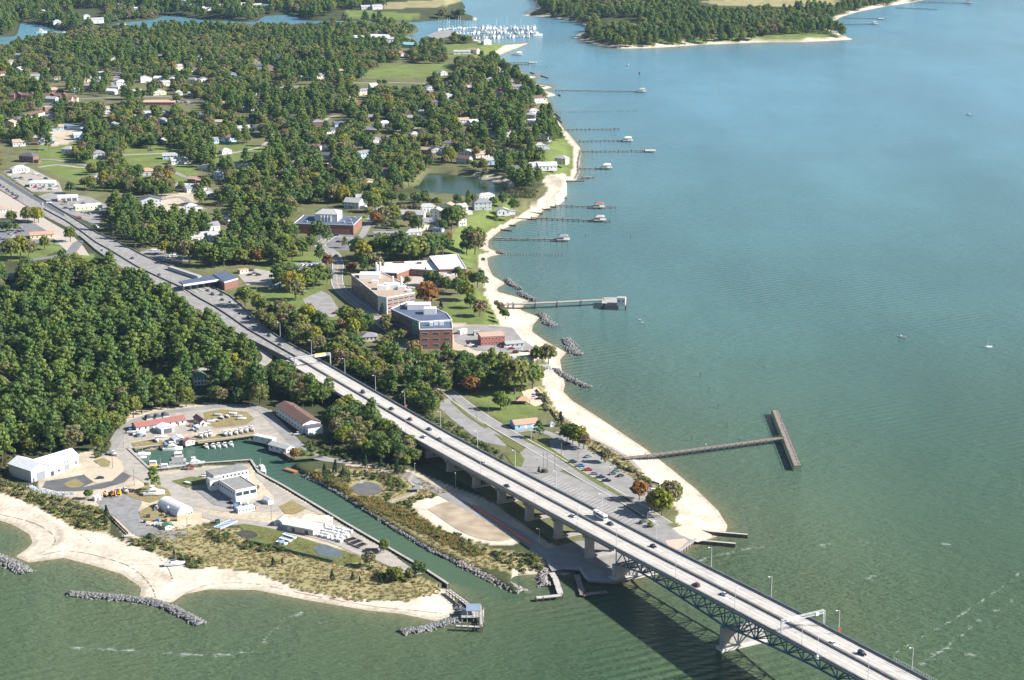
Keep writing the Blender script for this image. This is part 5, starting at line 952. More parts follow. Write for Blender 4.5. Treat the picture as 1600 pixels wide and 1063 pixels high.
# finger piers at the old ramp
pier('ramp_pier', 'L-shaped pale pier in the sun beside the rock groin', [(862,895),(868,905),(876,929)], 3, 2.0, m=WOODP, gap=3); pier('ramp_pier', 'cross piece of the L-shaped pale pier at the small cove', [(878,930),(838,934)], 2.6, 2.0, m=WOODP, gap=3); pier('ramp_pier', 'floating L-shaped pier in the bridge shadow', [(901,898),(906,915),(911,930)], 3, 1.2, gap=3); pier('ramp_pier', 'cross piece of the pier in the bridge shadow', [(911,929),(948,925)], 2.8, 1.2, gap=3)
# pier house at the channel mouth
pier('channel_walkway', 'timber walkway with railings from the quay wall to the open pier shelter', [(700,922),(720,936),(738,950)], 2.4, 2.6, m=WOODP, rail=True, gap=3); pier('channel_walkway', 'timber catwalk around the open pier shelter', [(750,946),(752,980),(712,978)], 1.8, 2.4, m=WOODP, rail=True, gap=2.5)
t = thing('pier_shelter', 'open pier shelter with blue-grey roof on pilings at the channel mouth', 'shelter', G(740,966,0)); part('platform', MB().box(-6, 5, -5, 5, 2.2, 2.5), WOODP, t); part('roof', MB().add([(-3.6,-3.4,5.0),(3.4,-3.4,5.0),(3.4,4,5.7),(-3.6,4,5.7),(-3.6,-3.4,5.2),(3.4,-3.4,5.2),(3.4,4,5.9),(-3.6,4,5.9)], [(3,2,1,0),(4,5,6,7),(0,1,5,4),(1,2,6,5),(2,3,7,6),(3,0,4,7)]), RBLUE, t)
for x in (-5.5, -3, 0, 3, 4.8):
    for y in (-4.6, 4.6): part('piling', MB().cyl((x, y, -2), (x, y, 5.2 if -4 < x < 4 and y < 4 else 3.4), .22, n=6), WOODP, t)
# dune fences and boardwalks
def fence(label, pts, h=1.3, m=None):
    ln = [P(*p) for p in pts]; t = thing('dune_fence', label, 'fence', ln[0]); b = MB(); pb = MB(); x0, y0, z0 = ln[0]
    for a, c in zip(ln[:-1], ln[1:]):
        b.beam((a[0] - x0, a[1] - y0, h * .55), (c[0] - x0, c[1] - y0, h * .55), .15, h * .8); k = max(1, int(math.dist(a, c) / 3))
        for i in range(k + 1): f = i / k; pb.cyl((a[0] + (c[0] - a[0]) * f - x0, a[1] + (c[1] - a[1]) * f - y0, -.4), (a[0] + (c[0] - a[0]) * f - x0, a[1] + (c[1] - a[1]) * f - y0, h), .12, n=5)
    part('slatting', b, m or PILEM, t); part('post', pb, PILEM, t)['kind'] = 'stuff'
fence('dark fence beside the playground above the beach', [(838,610),(857,634)]); fence('dark fence below the kiosk path', [(860,640),(872,658)]); fence('dark hedge-like fence on the dune beside the pier path', [(958,722),(975,733),(988,739)]); fence('dark fence on the dune end near the two red cars', [(994,742),(1010,752),(1030,758)]); fence('dark fence along the parking lot trees', [(922,700),(945,716)])
fence('green shade-cloth fence along the raceways', [(384,848),(430,858),(470,868),(520,880)], 1.8, mat('green_cloth', (.08,.16,.09))); fence('weathered fence along the storage lot', [(172,808),(190,826),(200,836)], 1.5); fence('orange safety netting along the marsh works', [(632,800),(660,818),(690,838),(720,845)], 1.1, ORANGE); fence('orange safety netting beside the road under the bridge', [(735,790),(775,815),(805,836),(830,852)], 1.1, ORANGE)
# ------------------------------------------------------------------ vehicles
PAINTC = mat('car_paint', (1, 1, 1), rough=.28, var=.04, spec=.5, objcol=True); TYRE = mat('tyre', (.02, .02, .02), rough=.9); LAMP = mat('lamp_lens', (.7, .68, .62), rough=.1); RLAMP = mat('tail_lens', (.35, .02, .02), rough=.2); CHROME = mat('bright_metal', (.6, .6, .6), rough=.3, metal=.8)
def loft(sections):                            # (x, [(y, z)...]) closed rings of equal length
    b = MB(); n = len(sections[0][1]); vs = [(x, y, z) for x, r in sections for y, z in r]
    fs = [tuple(range(n)), tuple((len(sections) - 1) * n + i for i in range(n - 1, -1, -1))]
    for k in range(len(sections) - 1):
        for i in range(n): fs.append((k * n + i, (k + 1) * n + i, (k + 1) * n + (i + 1) % n, k * n + (i + 1) % n))
    return b.add(vs, fs)
def sec(w, z0, z1, t=.86): return [(-w * .94, z0), (w * .94, z0), (w, z0 + (z1 - z0) * .45), (w * t, z1), (-w * t, z1), (-w, z0 + (z1 - z0) * .45)]
def car_proto(kind):
    L_ = {'sedan': 4.7, 'suv': 4.9, 'pickup': 5.6}[kind]; h = L_ / 2; W_ = .92; t = thing('car' if kind != 'pickup' else 'pickup_truck', 'x', 'car' if kind != 'pickup' else 'pickup')
    top = {'sedan': .92, 'suv': 1.05, 'pickup': 1.08}[kind]
    part('body', loft([(-h, sec(W_ * .86, .38, top * .86)), (-h + .25, sec(W_, .3, top)), (-.2, sec(W_, .28, top * 1.02)), (h - 1.0, sec(W_, .28, top * .96)), (h - .2, sec(W_ * .93, .32, top * .80)), (h, sec(W_ * .8, .4, top * .66))]), PAINTC, t, smooth=False)
    rt = {'sedan': 1.45, 'suv': 1.78, 'pickup': 1.82}[kind]; x0, x1 = {'sedan': (-1.75, 1.15), 'suv': (-2.3, 1.15), 'pickup': (-.75, 1.5)}[kind]; i0, i1 = {'sedan': (.75, .75), 'suv': (.3, .7), 'pickup': (.2, .75)}[kind]
    part('cabin', loft([(x0, sec(W_ * .84, top * .9, top + .02)), (x0 + i0, sec(W_ * .78, top * .9, rt, .9)), (x1 - i1, sec(W_ * .78, top * .9, rt, .9)), (x1, sec(W_ * .84, top * .9, top))]), GLASS, t)
    part('car_roof', loft([(x0 + i0 - .05, sec(W_ * .70, rt - .03, rt + .05, .9)), (x1 - i1 + .05, sec(W_ * .70, rt - .03, rt + .05, .9))]), PAINTC, t)
    if kind == 'pickup': part('bed', MB().box(-h + .15, -.85, -.75, .75, top * .98, top + .06), TYRE, t)
    for x in (-h * .62, h * .64):
        for y in (-W_ + .08, W_ - .08):
            w = link('wheel', None, t) if False else part('wheel', MB().cyl((x, y - .12, .34), (x, y + .12, .34), .34, n=10), TYRE, t)
    for y in (-.62, .62): part('headlight', MB().box(h - .12, h + .01, y - .18, y + .18, .55, .72), LAMP, t); part('tail_light', MB().box(-h - .01, -h + .1, y - .15, y + .15, .62, .8), RLAMP, t)
    return t
CP = {}
for k in ('sedan', 'suv', 'pickup'): CP[k] = car_proto(k)
USED = set()
def put(proto, loc, rz, label, col=None, group=None, scale=None, reg=USED):
    if proto.name not in reg:
        reg.add(proto.name); proto.location = loc; proto.rotation_euler = (0, 0, rz); proto['label'] = label
        if group: proto['group'] = group
        if scale: proto.scale = (scale,) * 3
        if col is not None:
            proto.color = (*col, 1)
            for c in KIDS.get(proto.name, ()): c.color = (*col, 1)
        return proto
    c = copy_tree(proto, loc, rz, label, group, col, scale)
    return c
CC = dict(black=(.012,.012,.015), white=(.75,.75,.74), silver=(.45,.47,.49), grey=(.14,.15,.16), navy=(.02,.04,.11), blue=(.05,.14,.36), red=(.35,.02,.03), maroon=(.13,.015,.03), tan=(.42,.34,.24), dark=(.03,.035,.045), purple=(.10,.03,.14), green=(.04,.12,.06))
BH = math.atan2(BD[1], BD[0])                  # heading down the bridge towards the river
def cars(rows, fmt, group, n_order=True):
    cnt = {}; tot = {}
    for r in rows: tot[(r[2], r[3])] = tot.get((r[2], r[3]), 0) + 1
    for (px, py, kind, cn, head, place) in rows:
        k = (kind, cn); i = cnt.get(k, 0); cnt[k] = i + 1
        nm = '%s %s' % (cn if cn != 'dark' else 'dark grey', {'sedan': 'car', 'suv': 'SUV', 'pickup': 'pickup truck'}[kind])
        lab = fmt % (nm if tot[k] == 1 else nth(i) + ' ' + nm)
        if place == 'deck': (x, y, z), s, n = on_deck(px, py); loc = (x, y, z + .02)
        elif place == 'hwy': g = HP((px, py)); loc = (g[0], g[1], g[2] + .03)
        else: loc = P(px, py, .28)
        put(CP[kind], loc, head, lab, CC[cn], group)
UP = BH + math.pi
cars([(567.5,614,'suv','dark',BH,'deck'),(590,633,'sedan','silver',BH,'deck'),(612,640,'sedan','black',BH,'deck'),(641,656.5,'sedan','maroon',BH,'deck'),(671,672,'sedan','navy',BH,'deck'),(662.5,684,'suv','white',UP,'deck'),(687,688,'sedan','dark',BH,'deck'),(755,725,'sedan','silver',BH,'deck'),(792,760.5,'sedan','navy',UP,'deck'),(895,807.5,'sedan','silver',UP,'deck'),(954,820,'sedan','black',BH,'deck'),(1021,855,'sedan','black',BH,'deck'),(1088,916,'suv','maroon',UP,'deck'),(1131,930,'sedan','silver',UP,'deck'),(1301,1007.5,'sedan','white',BH,'deck'),(1347,1023,'suv','black',BH,'deck')],
     '%s on the bridge, counting from the toll plaza', 'cars on the bridge')
cars([(207,404.5,'sedan','black',BH,'hwy'),(249,430.5,'sedan','navy',BH,'hwy'),(161,391.5,'sedan','silver',BH,'hwy'),(332.5,461,'suv','black',BH,'hwy'),(346,461.5,'suv','dark',BH,'hwy'),(347.6,469.5,'sedan','black',BH,'hwy'),(361,473,'sedan','silver',BH,'hwy'),(375.5,490.5,'sedan','dark',BH,'hwy'),(388,497.5,'suv','black',BH,'hwy'),(420.6,525.5,'suv','dark',BH,'hwy'),(437,540,'sedan','dark',BH,'hwy'),(325,455,'sedan','black',BH,'hwy'),(454,561,'sedan','silver',UP,'hwy')], '%s on the highway near the toll plaza', 'cars on the highway by the toll plaza')
cars([(1,291,'suv','black',BH,'hwy'),(6,293,'sedan','dark',BH,'hwy'),(11,297,'sedan','black',BH,'hwy'),(14,300,'suv','navy',BH,'hwy'),(19,302,'sedan','maroon',BH,'hwy'),(21,305,'suv','dark',BH,'hwy'),(26,306,'sedan','grey',BH,'hwy'),(29,308,'suv','grey',BH,'hwy')], '%s queueing on the highway at the village lights', 'cars queueing at the village lights')
PR = R(8)
cars([(886,695,'sedan','black',PR,0),(919,715,'sedan','grey',PR + .4,0),(895.5,723.5,'suv','dark',PR,0),(907,730,'pickup','blue',PR,0),(919,736,'pickup','red',PR,0),(928.7,742,'sedan','grey',PR,0),(938.5,747.5,'pickup','navy',PR,0),(947.7,753,'pickup','black',PR,0),(957.6,742,'sedan','dark',PR + .4,0),(962.5,738,'sedan','green',PR + .4,0),(970,745,'sedan','black',PR + .4,0),(1013,761,'sedan','purple',PR,0),(1022.5,769,'suv','white',PR,0),(1031,770.5,'sedan','red',PR,0),(1004,818,'suv','dark',R(50),0)], '%s parked at the fishing pier parking lot', 'cars parked at the fishing pier')
cars([(473,416,'suv','white',R(75),0),(479,416,'suv','silver',R(75),0),(485,416,'pickup','white',R(75),0),(491,415.5,'sedan','silver',R(75),0),(496,415,'sedan','white',R(75),0),(501,415,'suv','grey',R(75),0),(525,369,'suv','black',0.1,0),(529,379,'sedan','black',.1,0),(526,401,'sedan','dark',R(-50),0),(523,491,'sedan','maroon',.1,0),(735,541,'pickup','white',.2,0),(742,543,'sedan','dark',.1,0),(800,546,'sedan','red',.2,0),(792,544,'suv','white',.2,0),(806,552,'suv','black',.2,0),(812,548,'sedan','silver',.2,0),(589,356,'suv','white',.1,0),(597,357,'sedan','silver',.1,0),(603,357,'sedan','white',.2,0),(393,424,'sedan','dark',.3,0),(398,428,'sedan','grey',.3,0),(404,431,'suv','dark',.3,0),(390,431,'sedan','black',.3,0)], '%s parked on the research campus', 'cars parked on the research campus')
cars([(157,748.5,'sedan','navy',R(12),0),(465,680,'pickup','silver',R(15),0),(240,392,'suv','white',.2,0),(245,398,'sedan','blue',.3,0),(262,402,'sedan','white',.2,0),(30,363,'suv','navy',.2,0),(35,362,'sedan','purple',.2,0),(90,383,'sedan','silver',.2,0),(102,317,'sedan','dark',.2,0),(130,319,'sedan','black',.2,0),(114,330,'sedan','silver',.2,0),(152,356,'suv','white',-.9,0),(150,360,'sedan','black',-.9,0),(62,275,'sedan','silver',.3,0),(56,273,'suv','white',.3,0),(50,271,'sedan','silver',.3,0),(48,282,'sedan','navy',.3,0),(20,277,'sedan','silver',.3,0),(15,275,'suv','white',.3,0),(72,280,'suv','dark',.3,0),(25,311,'sedan','purple',.3,0),(281,160.5,'suv','white',.2,0),(285,160.5,'sedan','silver',.2,0),(290,161,'suv','blue',.2,0),(294,160.5,'sedan','white',.2,0),(278,158,'sedan','white',.2,0),(84,167,'sedan','white',.3,0),(80,165,'suv','dark',.3,0),(235,236,'pickup','navy',.2,0),(283,300,'sedan','red',.2,0),(232,584,'sedan','black',.1,0),(322,745,'pickup','white',.2,0)], '%s parked by village or boat basin buildings', 'cars parked around the village and boat basin')
random.seed(17); LOTC = []
for (x0, x1, y0, y1, n_) in ((8,40,268,284,7),(52,92,288,298,8),(64,112,311,320,6),(122,170,328,342,7),(0,45,352,376,9),(222,285,393,408,7),(100,122,318,328,3),(270,300,158,164,5),(60,80,205,218,5)):
    for _ in range(n_): LOTC.append((random.uniform(x0, x1), random.uniform(y0, y1), random.choice(('sedan', 'suv', 'pickup')), random.choice(('white', 'silver', 'grey', 'black', 'navy', 'red', 'tan', 'white')), random.choice((.3, .3, 1.9)), 0))
LOTC.sort(key=lambda r: r[0]); cars(LOTC, '%s in the highway shop lots, counting along the highway', 'cars in the highway shop lots')
# motorhome on the bridge
(x, y, z), s, n = on_deck(938, 810); t = thing('motorhome', 'white and grey motorhome on the bridge ahead of the black cars', 'motorhome', (x, y, z + .02), BH)
part('body', loft([(-5.5, sec(1.25, .5, 3.3, .97)), (5.2, sec(1.25, .5, 3.3, .97)), (5.5, sec(1.15, .6, 2.9, .95))]), WHITE, t); part('side_band', MB().box(-5.2, 5.0, -1.29, 1.29, 1.7, 2.5), GLASS, t); part('windscreen', MB().box(5.25, 5.5, -1.0, 1.0, 1.5, 2.6), GLASS, t); part('rooftop_unit', MB().box(-2, -.8, -.5, .5, 3.3, 3.6), RPALE, t); part('rooftop_unit', MB().box(2, 3.2, -.5, .5, 3.3, 3.6), RPALE, t)
for xx in (-3.5, 3.8):
    for yy in (-1.1, 1.1): part('wheel', MB().cyl((xx, yy - .13, .48), (xx, yy + .13, .48), .48, n=10), TYRE, t)
# ------------------------------------------------------------------ boats
HULL = mat('gelcoat', (.78, .78, .76), rough=.3, var=.03, spec=.5, objcol=True); DECKW = mat('boat_deck', (.56, .55, .52), rough=.6); CANVAS = mat('blue_canvas', (.06, .12, .26), rough=.9); SAILC = mat('sail_cover', (.10, .14, .24), rough=.9)
def hull_mb(L_, W_, fb, n=9):
    rings = []
    for i in range(n):
        f = i / (n - 1); w = W_ / 2 * (1 - max(0, (f - .45) / .55) ** 2.2) * (.9 + .1 * min(1, f * 3)); w = max(w, .04); sh = fb * (1 + .35 * f * f)
        rings.append((-L_ / 2 + L_ * f, [(-w * .35, -.35), (w * .35, -.35), (w * .9, .1), (w, sh), (w * .86, sh + .02), (-w * .86, sh + .02), (-w, sh), (-w * .9, .1)]))
    return loft(rings)
def boat_proto(kind):
    if kind == 'motor':
        t = thing('motorboat', 'x', 'motorboat'); part('hull', hull_mb(7, 2.5, .9), HULL, t); part('console', loft([(-.6, sec(.6, .9, 1.9)), (.4, sec(.6, .9, 1.9)), (.8, sec(.55, .9, 1.3))]), DECKW, t); part('windscreen', MB().box(.35, .8, -.55, .55, 1.75, 2.1), GLASS, t); part('canopy', MB().box(-1.2, .6, -.9, .9, 2.5, 2.6).cyl((-1, -.8, 1), (-1, -.8, 2.5), .04).cyl((-1, .8, 1), (-1, .8, 2.5), .04).cyl((.4, -.8, 1), (.4, -.8, 2.5), .04).cyl((.4, .8, 1), (.4, .8, 2.5), .04), DECKW, t); part('outboard_motor', MB().box(-3.95, -3.45, -.3, .3, -.2, 1.4), TYRE, t)
    elif kind == 'skiff':
        t = thing('skiff', 'x', 'skiff'); part('hull', hull_mb(5.5, 2.0, .7), HULL, t); part('thwart', MB().box(-1.5, -1.1, -.85, .85, .72, .85).box(.3, .7, -.85, .85, .72, .85), DECKW, t); part('outboard_motor', MB().box(-3.1, -2.7, -.25, .25, -.2, 1.2), TYRE, t)
    elif kind == 'sail':
        t = thing('sailboat', 'x', 'sailboat'); part('hull', hull_mb(11, 3.4, 1.1, 11), HULL, t); part('cabin', loft([(-2.2, sec(1.0, 1.1, 1.6)), (-1.8, sec(1.0, 1.1, 1.9)), (1.6, sec(.9, 1.1, 1.8)), (2.6, sec(.5, 1.1, 1.4))]), DECKW, t); part('mast', MB().cyl((.8, 0, 1.2), (.8, 0, 15.5), .14, .09, 6), CHROME, t); part('boom', MB().cyl((.8, 0, 2.9), (-3.8, 0, 2.8), .28, .2, 6), SAILC, t); part('stay', MB().cyl((.8, 0, 15.3), (5.4, 0, 1.4), .03, .03, 4).cyl((.8, 0, 15.3), (-5.3, 0, 1.3), .03, .03, 4), CHROME, t)
    elif kind == 'cruiser':
        t = thing('cabin_cruiser', 'x', 'cabin cruiser'); part('hull', hull_mb(12, 4.0, 1.5, 11), HULL, t); part('cabin', loft([(-3, sec(1.6, 1.5, 3.0)), (1.5, sec(1.5, 1.5, 3.0)), (3.4, sec(.9, 1.5, 2.0))]), DECKW, t); part('cabin_window', MB().box(-2.6, 1.4, -1.62, 1.62, 2.2, 2.7), GLASS, t); part('flybridge', loft([(-2.4, sec(1.3, 3.02, 3.9)), (.6, sec(1.2, 3.02, 3.9)), (1.0, sec(1.0, 3.02, 3.4))]), DECKW, t); part('hardtop', MB().box(-2.2, .4, -1.2, 1.2, 5.0, 5.12).cyl((-2, -1, 3.8), (-2, -1, 5), .05).cyl((-2, 1, 3.8), (-2, 1, 5), .05).cyl((.2, -1, 3.8), (.2, -1, 5), .05).cyl((.2, 1, 3.8), (.2, 1, 5), .05), DECKW, t)
    elif kind == 'work':
        t = thing('workboat', 'x', 'workboat'); part('hull', hull_mb(14, 4.4, 1.4, 11), HULL, t); part('wheelhouse', loft([(-1.5, sec(1.5, 1.4, 3.9)), (2.2, sec(1.5, 1.4, 3.9)), (2.6, sec(1.3, 1.4, 3.2))]), DECKW, t); part('wheelhouse_window', MB().box(-1.2, 2.3, -1.5, 1.5, 2.9, 3.5), GLASS, t); part('mast', MB().cyl((-1.8, 0, 1.4), (-1.8, 0, 8.5), .14, .1, 6).cyl((-1.8, 0, 7.5), (-5, 0, 5.6), .08, .08, 5), CHROME, t); part('winch', MB().cyl((-3.6, -.8, 2), (-3.6, .8, 2), .5, n=8), TYRE, t)
    return t
BP = {k: boat_proto(k) for k in ('motor', 'skiff', 'sail', 'cruiser', 'work')}
WB, TEALH, GREYH, YEL = (.60,.60,.59), (.10,.40,.40), (.42,.44,.46), (.70,.45,.04)
AX = R(-66)
for i, p in enumerate(((323,700),(333.6,699.5),(342,698.5),(351.7,698),(361.5,696.5))): g = G(*p, 0); put(BP['motor'], (g[0], g[1], 0), AX, 'white motorboat moored stern-on to the back basin wall, %s from the big cruiser' % ORD[i], WB, 'white motorboats moored in a row in the basin')
for i, p in enumerate(((351.7,681),(360,680),(369,678.5),(376.5,676.5),(385,675),(394,673.5),(314,684),(321.6,682.5),(328,680.5))): put(BP['motor'], P(p[0], p[1], .75), AX + random.uniform(-.1, .1), 'white motorboat stored on the grass above the basin wall, %s along the grass' % ORD[i], WB, 'white motorboats stored above the basin wall')
for i, p in enumerate(((330,660),(338,659),(347,654.5),(356,652.5),(372,652),(378,656),(322,664),(341,650),(364,648))): put(BP['skiff'], P(p[0], p[1], .6), R(random.uniform(-75, 20)), 'skiff laid up on the grass island of the boatyard, %s from the brown shed' % ORD[i], [WB, GREYH, WB][i % 3], 'skiffs laid up in the boatyard')
for k, p, rz, c, lb, z in (('cruiser', (270,703), .15, WB, 'white cabin cruiser alongside the back basin wall', 0), ('sail', (221,711), .2, WB, 'white sailboat in the landward basin corner', 0), ('motor', (220,716), .2, WB, 'white motorboat next to the sailboat in the basin corner', 0), ('work', (238,730), .15, YEL, 'bright yellow workboat in the basin', 0), ('work', (256,735), .2, GREYH, 'grey workboat near the grass quay', 0), ('cruiser', (305,727), R(20), GREYH, 'grey cruiser beside the tall grey research vessel', 0), ('work', (409,737), R(-64), WB, 'white trawler with tall mast moored below the laboratory', 0),
   ('motor', (178,712), R(-45), WB, 'white boat on a trailer at the head of the quay', 1), ('motor', (197,770), R(-60), WB, 'white motorboat ashore beside the yellow excavator', 1), ('cruiser', (241,774), R(8), WB, 'long white cabin boat ashore under the lone pine', 1), ('skiff', (251,769), R(-20), WB, 'white skiff ashore behind the lone pine', 1), ('skiff', (294,757), R(-40), WB, 'white skiff beside the laboratory shadow', 1), ('skiff', (202,840), R(15), GREYH, 'grey skiff on the sand beside the storage lot', 1), ('sail', (273,884), R(15), GREYH, 'beached sailing boat with a mast in the dune grass', 1), ('skiff', (254,684), .3, WB, 'white skiff beside the quay shelter', 1), ('skiff', (205,677), .3, GREYH, 'grey skiff before the red-roofed boathouse', 1), ('motor', (216,680), .4, WB, 'white motorboat before the red-roofed boathouse', 1), ('motor', (245,690), R(-70), WB, 'white motorboat on the quay beside the shelter', 1)):
    g = P(p[0], p[1], .6) if z else G(*p, 0); put(BP[k], g, rz, lb, c, None)
# research vessel
t = thing('research_vessel', 'tall grey research vessel with a three-tier superstructure in the basin', 'ship', G(278,730,0), R(10)); part('hull', hull_mb(22, 6.5, 1.8, 11), HULL, t, col=GREYH); part('deckhouse', MB().box(-5, 5, -2.6, 2.6, 1.8, 4.6), RPALE, t); part('bridge_deck', MB().box(-3.5, 3.5, -2.3, 2.3, 4.61, 7.0), RPALE, t); part('wheelhouse', MB().box(-1.8, 2.8, -1.9, 1.9, 7.01, 9.2), WHITE, t); part('wheelhouse_window', MB().box(-1.5, 2.86, -1.95, 1.95, 8.0, 8.7), GLASS, t); part('mast', MB().cyl((-.5, 0, 9.2), (-.5, 0, 14), .15, .08, 6).beam((-.5, -1.2, 11.5), (-.5, 1.2, 11.5), .1), TRIM, t)
for x in (-3.5, -1, 1.5, 3.8): win(t, x, -2.6, 3.3, .8, .7, 'f')
# river craft
put(BP['motor'], (*G(981,103,0)[:2], 0), R(150), 'white motorboat speeding with a wake off the long thin pier', WB); put(BP['motor'], (*G(1514,180,0)[:2], 0), R(160), 'tiny white motorboat far out on the open river', WB)
t = thing('catamaran', 'small white twin-hulled boat alone on the river', 'catamaran', G(1409,527,0), R(-60)); 
for y in (-1.1, 1.1):
    b = hull_mb(6.5, .8, .6); b.v = [(x, yy + y, z) for x, yy, z in b.v]; part('hull', b, HULL, t, col=WB)
part('deck', MB().box(-2.5, 1.5, -1.1, 1.1, .62, .72), TYRE, t); part('seat', MB().box(-1.5, -.5, -.5, .5, .73, 1.3), DECKW, t)
t = thing('small_sailboat', 'small white sailboat with bare mast on the river', 'sailboat', G(1544,543,0), R(200)); part('hull', hull_mb(6, 2.1, .7), HULL, t, col=WB); part('mast', MB().cyl((.5, 0, .6), (.5, 0, 7), .12, .08, 6), TRIM, t); part('cabin', MB().box(-.5, 1.5, -.6, .6, .72, 1.2), DECKW, t)
for i, p in enumerate(((1000,500.5),(1004,505))):
    t = thing('kayak', 'slim white kayak off the research pier, %s from the pier' % ORD[i], 'kayak', G(*p, 0), R(-55), 'kayaks off the research pier'); part('hull', hull_mb(5.2, .75, .35), HULL, t, col=WB); part('paddle', MB().cyl((0, -1.1, .9), (0, 1.1, .8), .06, n=5), YPAINT, t)
# marina
random.seed(11); MG = 'boats berthed in the marina'
dock = [((680,52),(742,47)), ((700,58),(790,53)), ((742,47),(836,48)), ((735,58),(832,57))]
for i, (a, c) in enumerate(dock): pier('marina_dock', 'floating marina dock among the berthed boats, %s from the creek' % ORD[i], [a, c], 2.5, 1.0, 'marina docks', gap=14)
pv2 = pave('marina_mole', [(668,56),(680,50),(700,46),(712,50),(700,58),(680,62)], ASPH, .12)
mi = {'sail': 0, 'cruiser': 0, 'motor': 0}
for rowi, (x0, x1, y0, y1, n, mix) in enumerate(((683,745,47,44,14,'sscs'),(700,790,55,50,16,'cscc'),(742,838,45,46,18,'ccsc'),(745,838,52,52.5,18,'cmcc'),(735,828,60,59,16,'cmcm'),(632,650,58,68,7,'ssms'))):
    for i in range(n):
        f = (i + .5) / n; k = {'s': 'sail', 'c': 'cruiser', 'm': 'motor'}[random.choice(mix)]; px = x0 + (x1 - x0) * f + random.uniform(-1, 1); py = y0 + (y1 - y0) * f + random.uniform(-.6, .6); g = G(px, py, 0)
        put(BP[k], (g[0], g[1], 0), R(80 + random.choice((0, 180)) + random.uniform(-8, 8)), {'sail': 'white sailboat', 'cruiser': 'white cabin cruiser', 'motor': 'small white motorboat'}[k] + ' in the marina, %s berth of the %s boat row' % (nth(i), nth(rowi)), WB, MG, random.uniform(1.0, 1.45))
g = G(840,56,0); put(BP['cruiser'], (g[0], g[1], 0), R(20), 'big white cruiser at the outer end of the marina', WB, None, 1.5)
for p, lb in (((65,51.5), 'pale pontoon dock with boats by the far creek bank'), ((196,43), 'white boats at a dock in the upper creek')):
    g = G(*p, 0); put(BP['cruiser'], (g[0], g[1], 0), R(10), lb.replace('pale pontoon dock with boats', 'white cruiser moored').replace('white boats', 'white cruiser moored'), WB, None, 1.5)
for p in ((100,51,), (150,52)): g = G(*p, 0); put(BP['motor'], (g[0], g[1], 0), R(10), 'white motorboat along the townhouse quay, at its %s end' % ('upstream' if p[0] < 120 else 'downstream'), WB)
# ------------------------------------------------------------------ bridge furniture
GALV = mat('galvanised_steel', (.55, .57, .58), rough=.45, metal=.3, var=.06); SIGNW = mat('sign_back', (.72, .73, .72), rough=.5); SIGNR = mat('warning_sign', (.72, .09, .05), rough=.5); SIGNY = mat('sign_yellow', (.75, .48, .03), rough=.5); POLEW = mat('utility_pole_wood', (.17, .13, .10), rough=.9)
lp = thing('street_lamp', 'x', 'street lamp', (0, 0, 0), 0, 'x'); part('pole', MB().cyl((0, 0, 0), (0, 0, 10.5), .16, .09, 7), GALV, lp); part('arm', MB().cyl((0, 0, 10.3), (0, 1.6, 10.7), .06, .05, 5), GALV, lp); part('lamp_head', MB().box(-.2, .2, 1.3, 2.1, 10.6, 10.8), SIGNW, lp)
far = [(437,528),(489,556),(537.5,586),(587,613),(634,639),(688,671),(746,702),(805,733),(870,766),(940,803),(1030,846),(1115,889),(1208.5,936),(1316,989.5),(1432,1049)]
near = [(582,653),(634,679),(692,712),(751,744),(835,790),(900,826),(965,858),(1054,907),(1145,956),(1251,1012),(1356,1068)]
for side, pts, n, word in (('upriver', far, N1 - .1, 'far'), ('downriver', near, N0 + .1, 'near')):
    for i, p in enumerate(pts):
        (x, y, z), s, _ = on_deck(*p); q = bp_(s, n)
        put(lp, (q[0], q[1], q[2] + .9), BH + (0 if word == 'near' else math.pi), 'tall street lamp on the %s parapet of the bridge, %s from the toll plaza' % ('park side' if word == 'far' else 'marina side', ORD[i]), None, 'street lamps along the bridge')
def gantry(label, s, panels, span=(N0, N1), zfun=bz):
    t = thing('sign_gantry', label, 'sign gantry', (0, 0, 0)); a = bp_(s, span[0]); c = bp_(s, span[1])
    for q in (a, c):
        for ds in (-.5, .5): p = (q[0] + BD[0] * ds, q[1] + BD[1] * ds); part('post', MB().cyl((p[0], p[1], q[2] - .3), (p[0], p[1], q[2] + 7.6), .2, .2, 7), GALV, t)
    b = MB()
    for ds in (-.5, .5):
        for dz in (6.6, 7.8):
            b.beam((a[0] + BD[0] * ds, a[1] + BD[1] * ds, a[2] + dz), (c[0] + BD[0] * ds, c[1] + BD[1] * ds, c[2] + dz), .2)
        for k in range(12):
            f0, f1 = k / 12, (k + 1) / 12; z0, z1 = (6.6, 7.8) if k % 2 else (7.8, 6.6); b.beam((a[0] + (c[0] - a[0]) * f0 + BD[0] * ds, a[1] + (c[1] - a[1]) * f0 + BD[1] * ds, a[2] + z0), (a[0] + (c[0] - a[0]) * f1 + BD[0] * ds, a[1] + (c[1] - a[1]) * f1 + BD[1] * ds, a[2] + z1), .12)
    part('box_beam', b, GALV, t)
    for f0, f1, z0, z1, m in panels:
        o = BD * .75; part('sign_panel', MB().beam((a[0] + (c[0] - a[0]) * f0 + o[0], a[1] + (c[1] - a[1]) * f0 + o[1], a[2] + (z0 + z1) / 2), (a[0] + (c[0] - a[0]) * f1 + o[0], a[1] + (c[1] - a[1]) * f1 + o[1], a[2] + (z0 + z1) / 2), .15, z1 - z0), m, t)
    return t
gantry('white lattice sign gantry over the river end of the bridge', on_deck(1255, 986)[1], [(.10, .40, 6.75, 7.6, SIGNW), (.78, .85, 6.3, 7.7, SIGNW)])
gantry('lattice sign gantry with a yellow-topped sign over the bridge ramp', on_deck(490, 572)[1], [(.55, .85, 6.2, 7.9, SIGNW), (.55, .85, 7.92, 8.7, SIGNY)], (N0, N1 + 3))
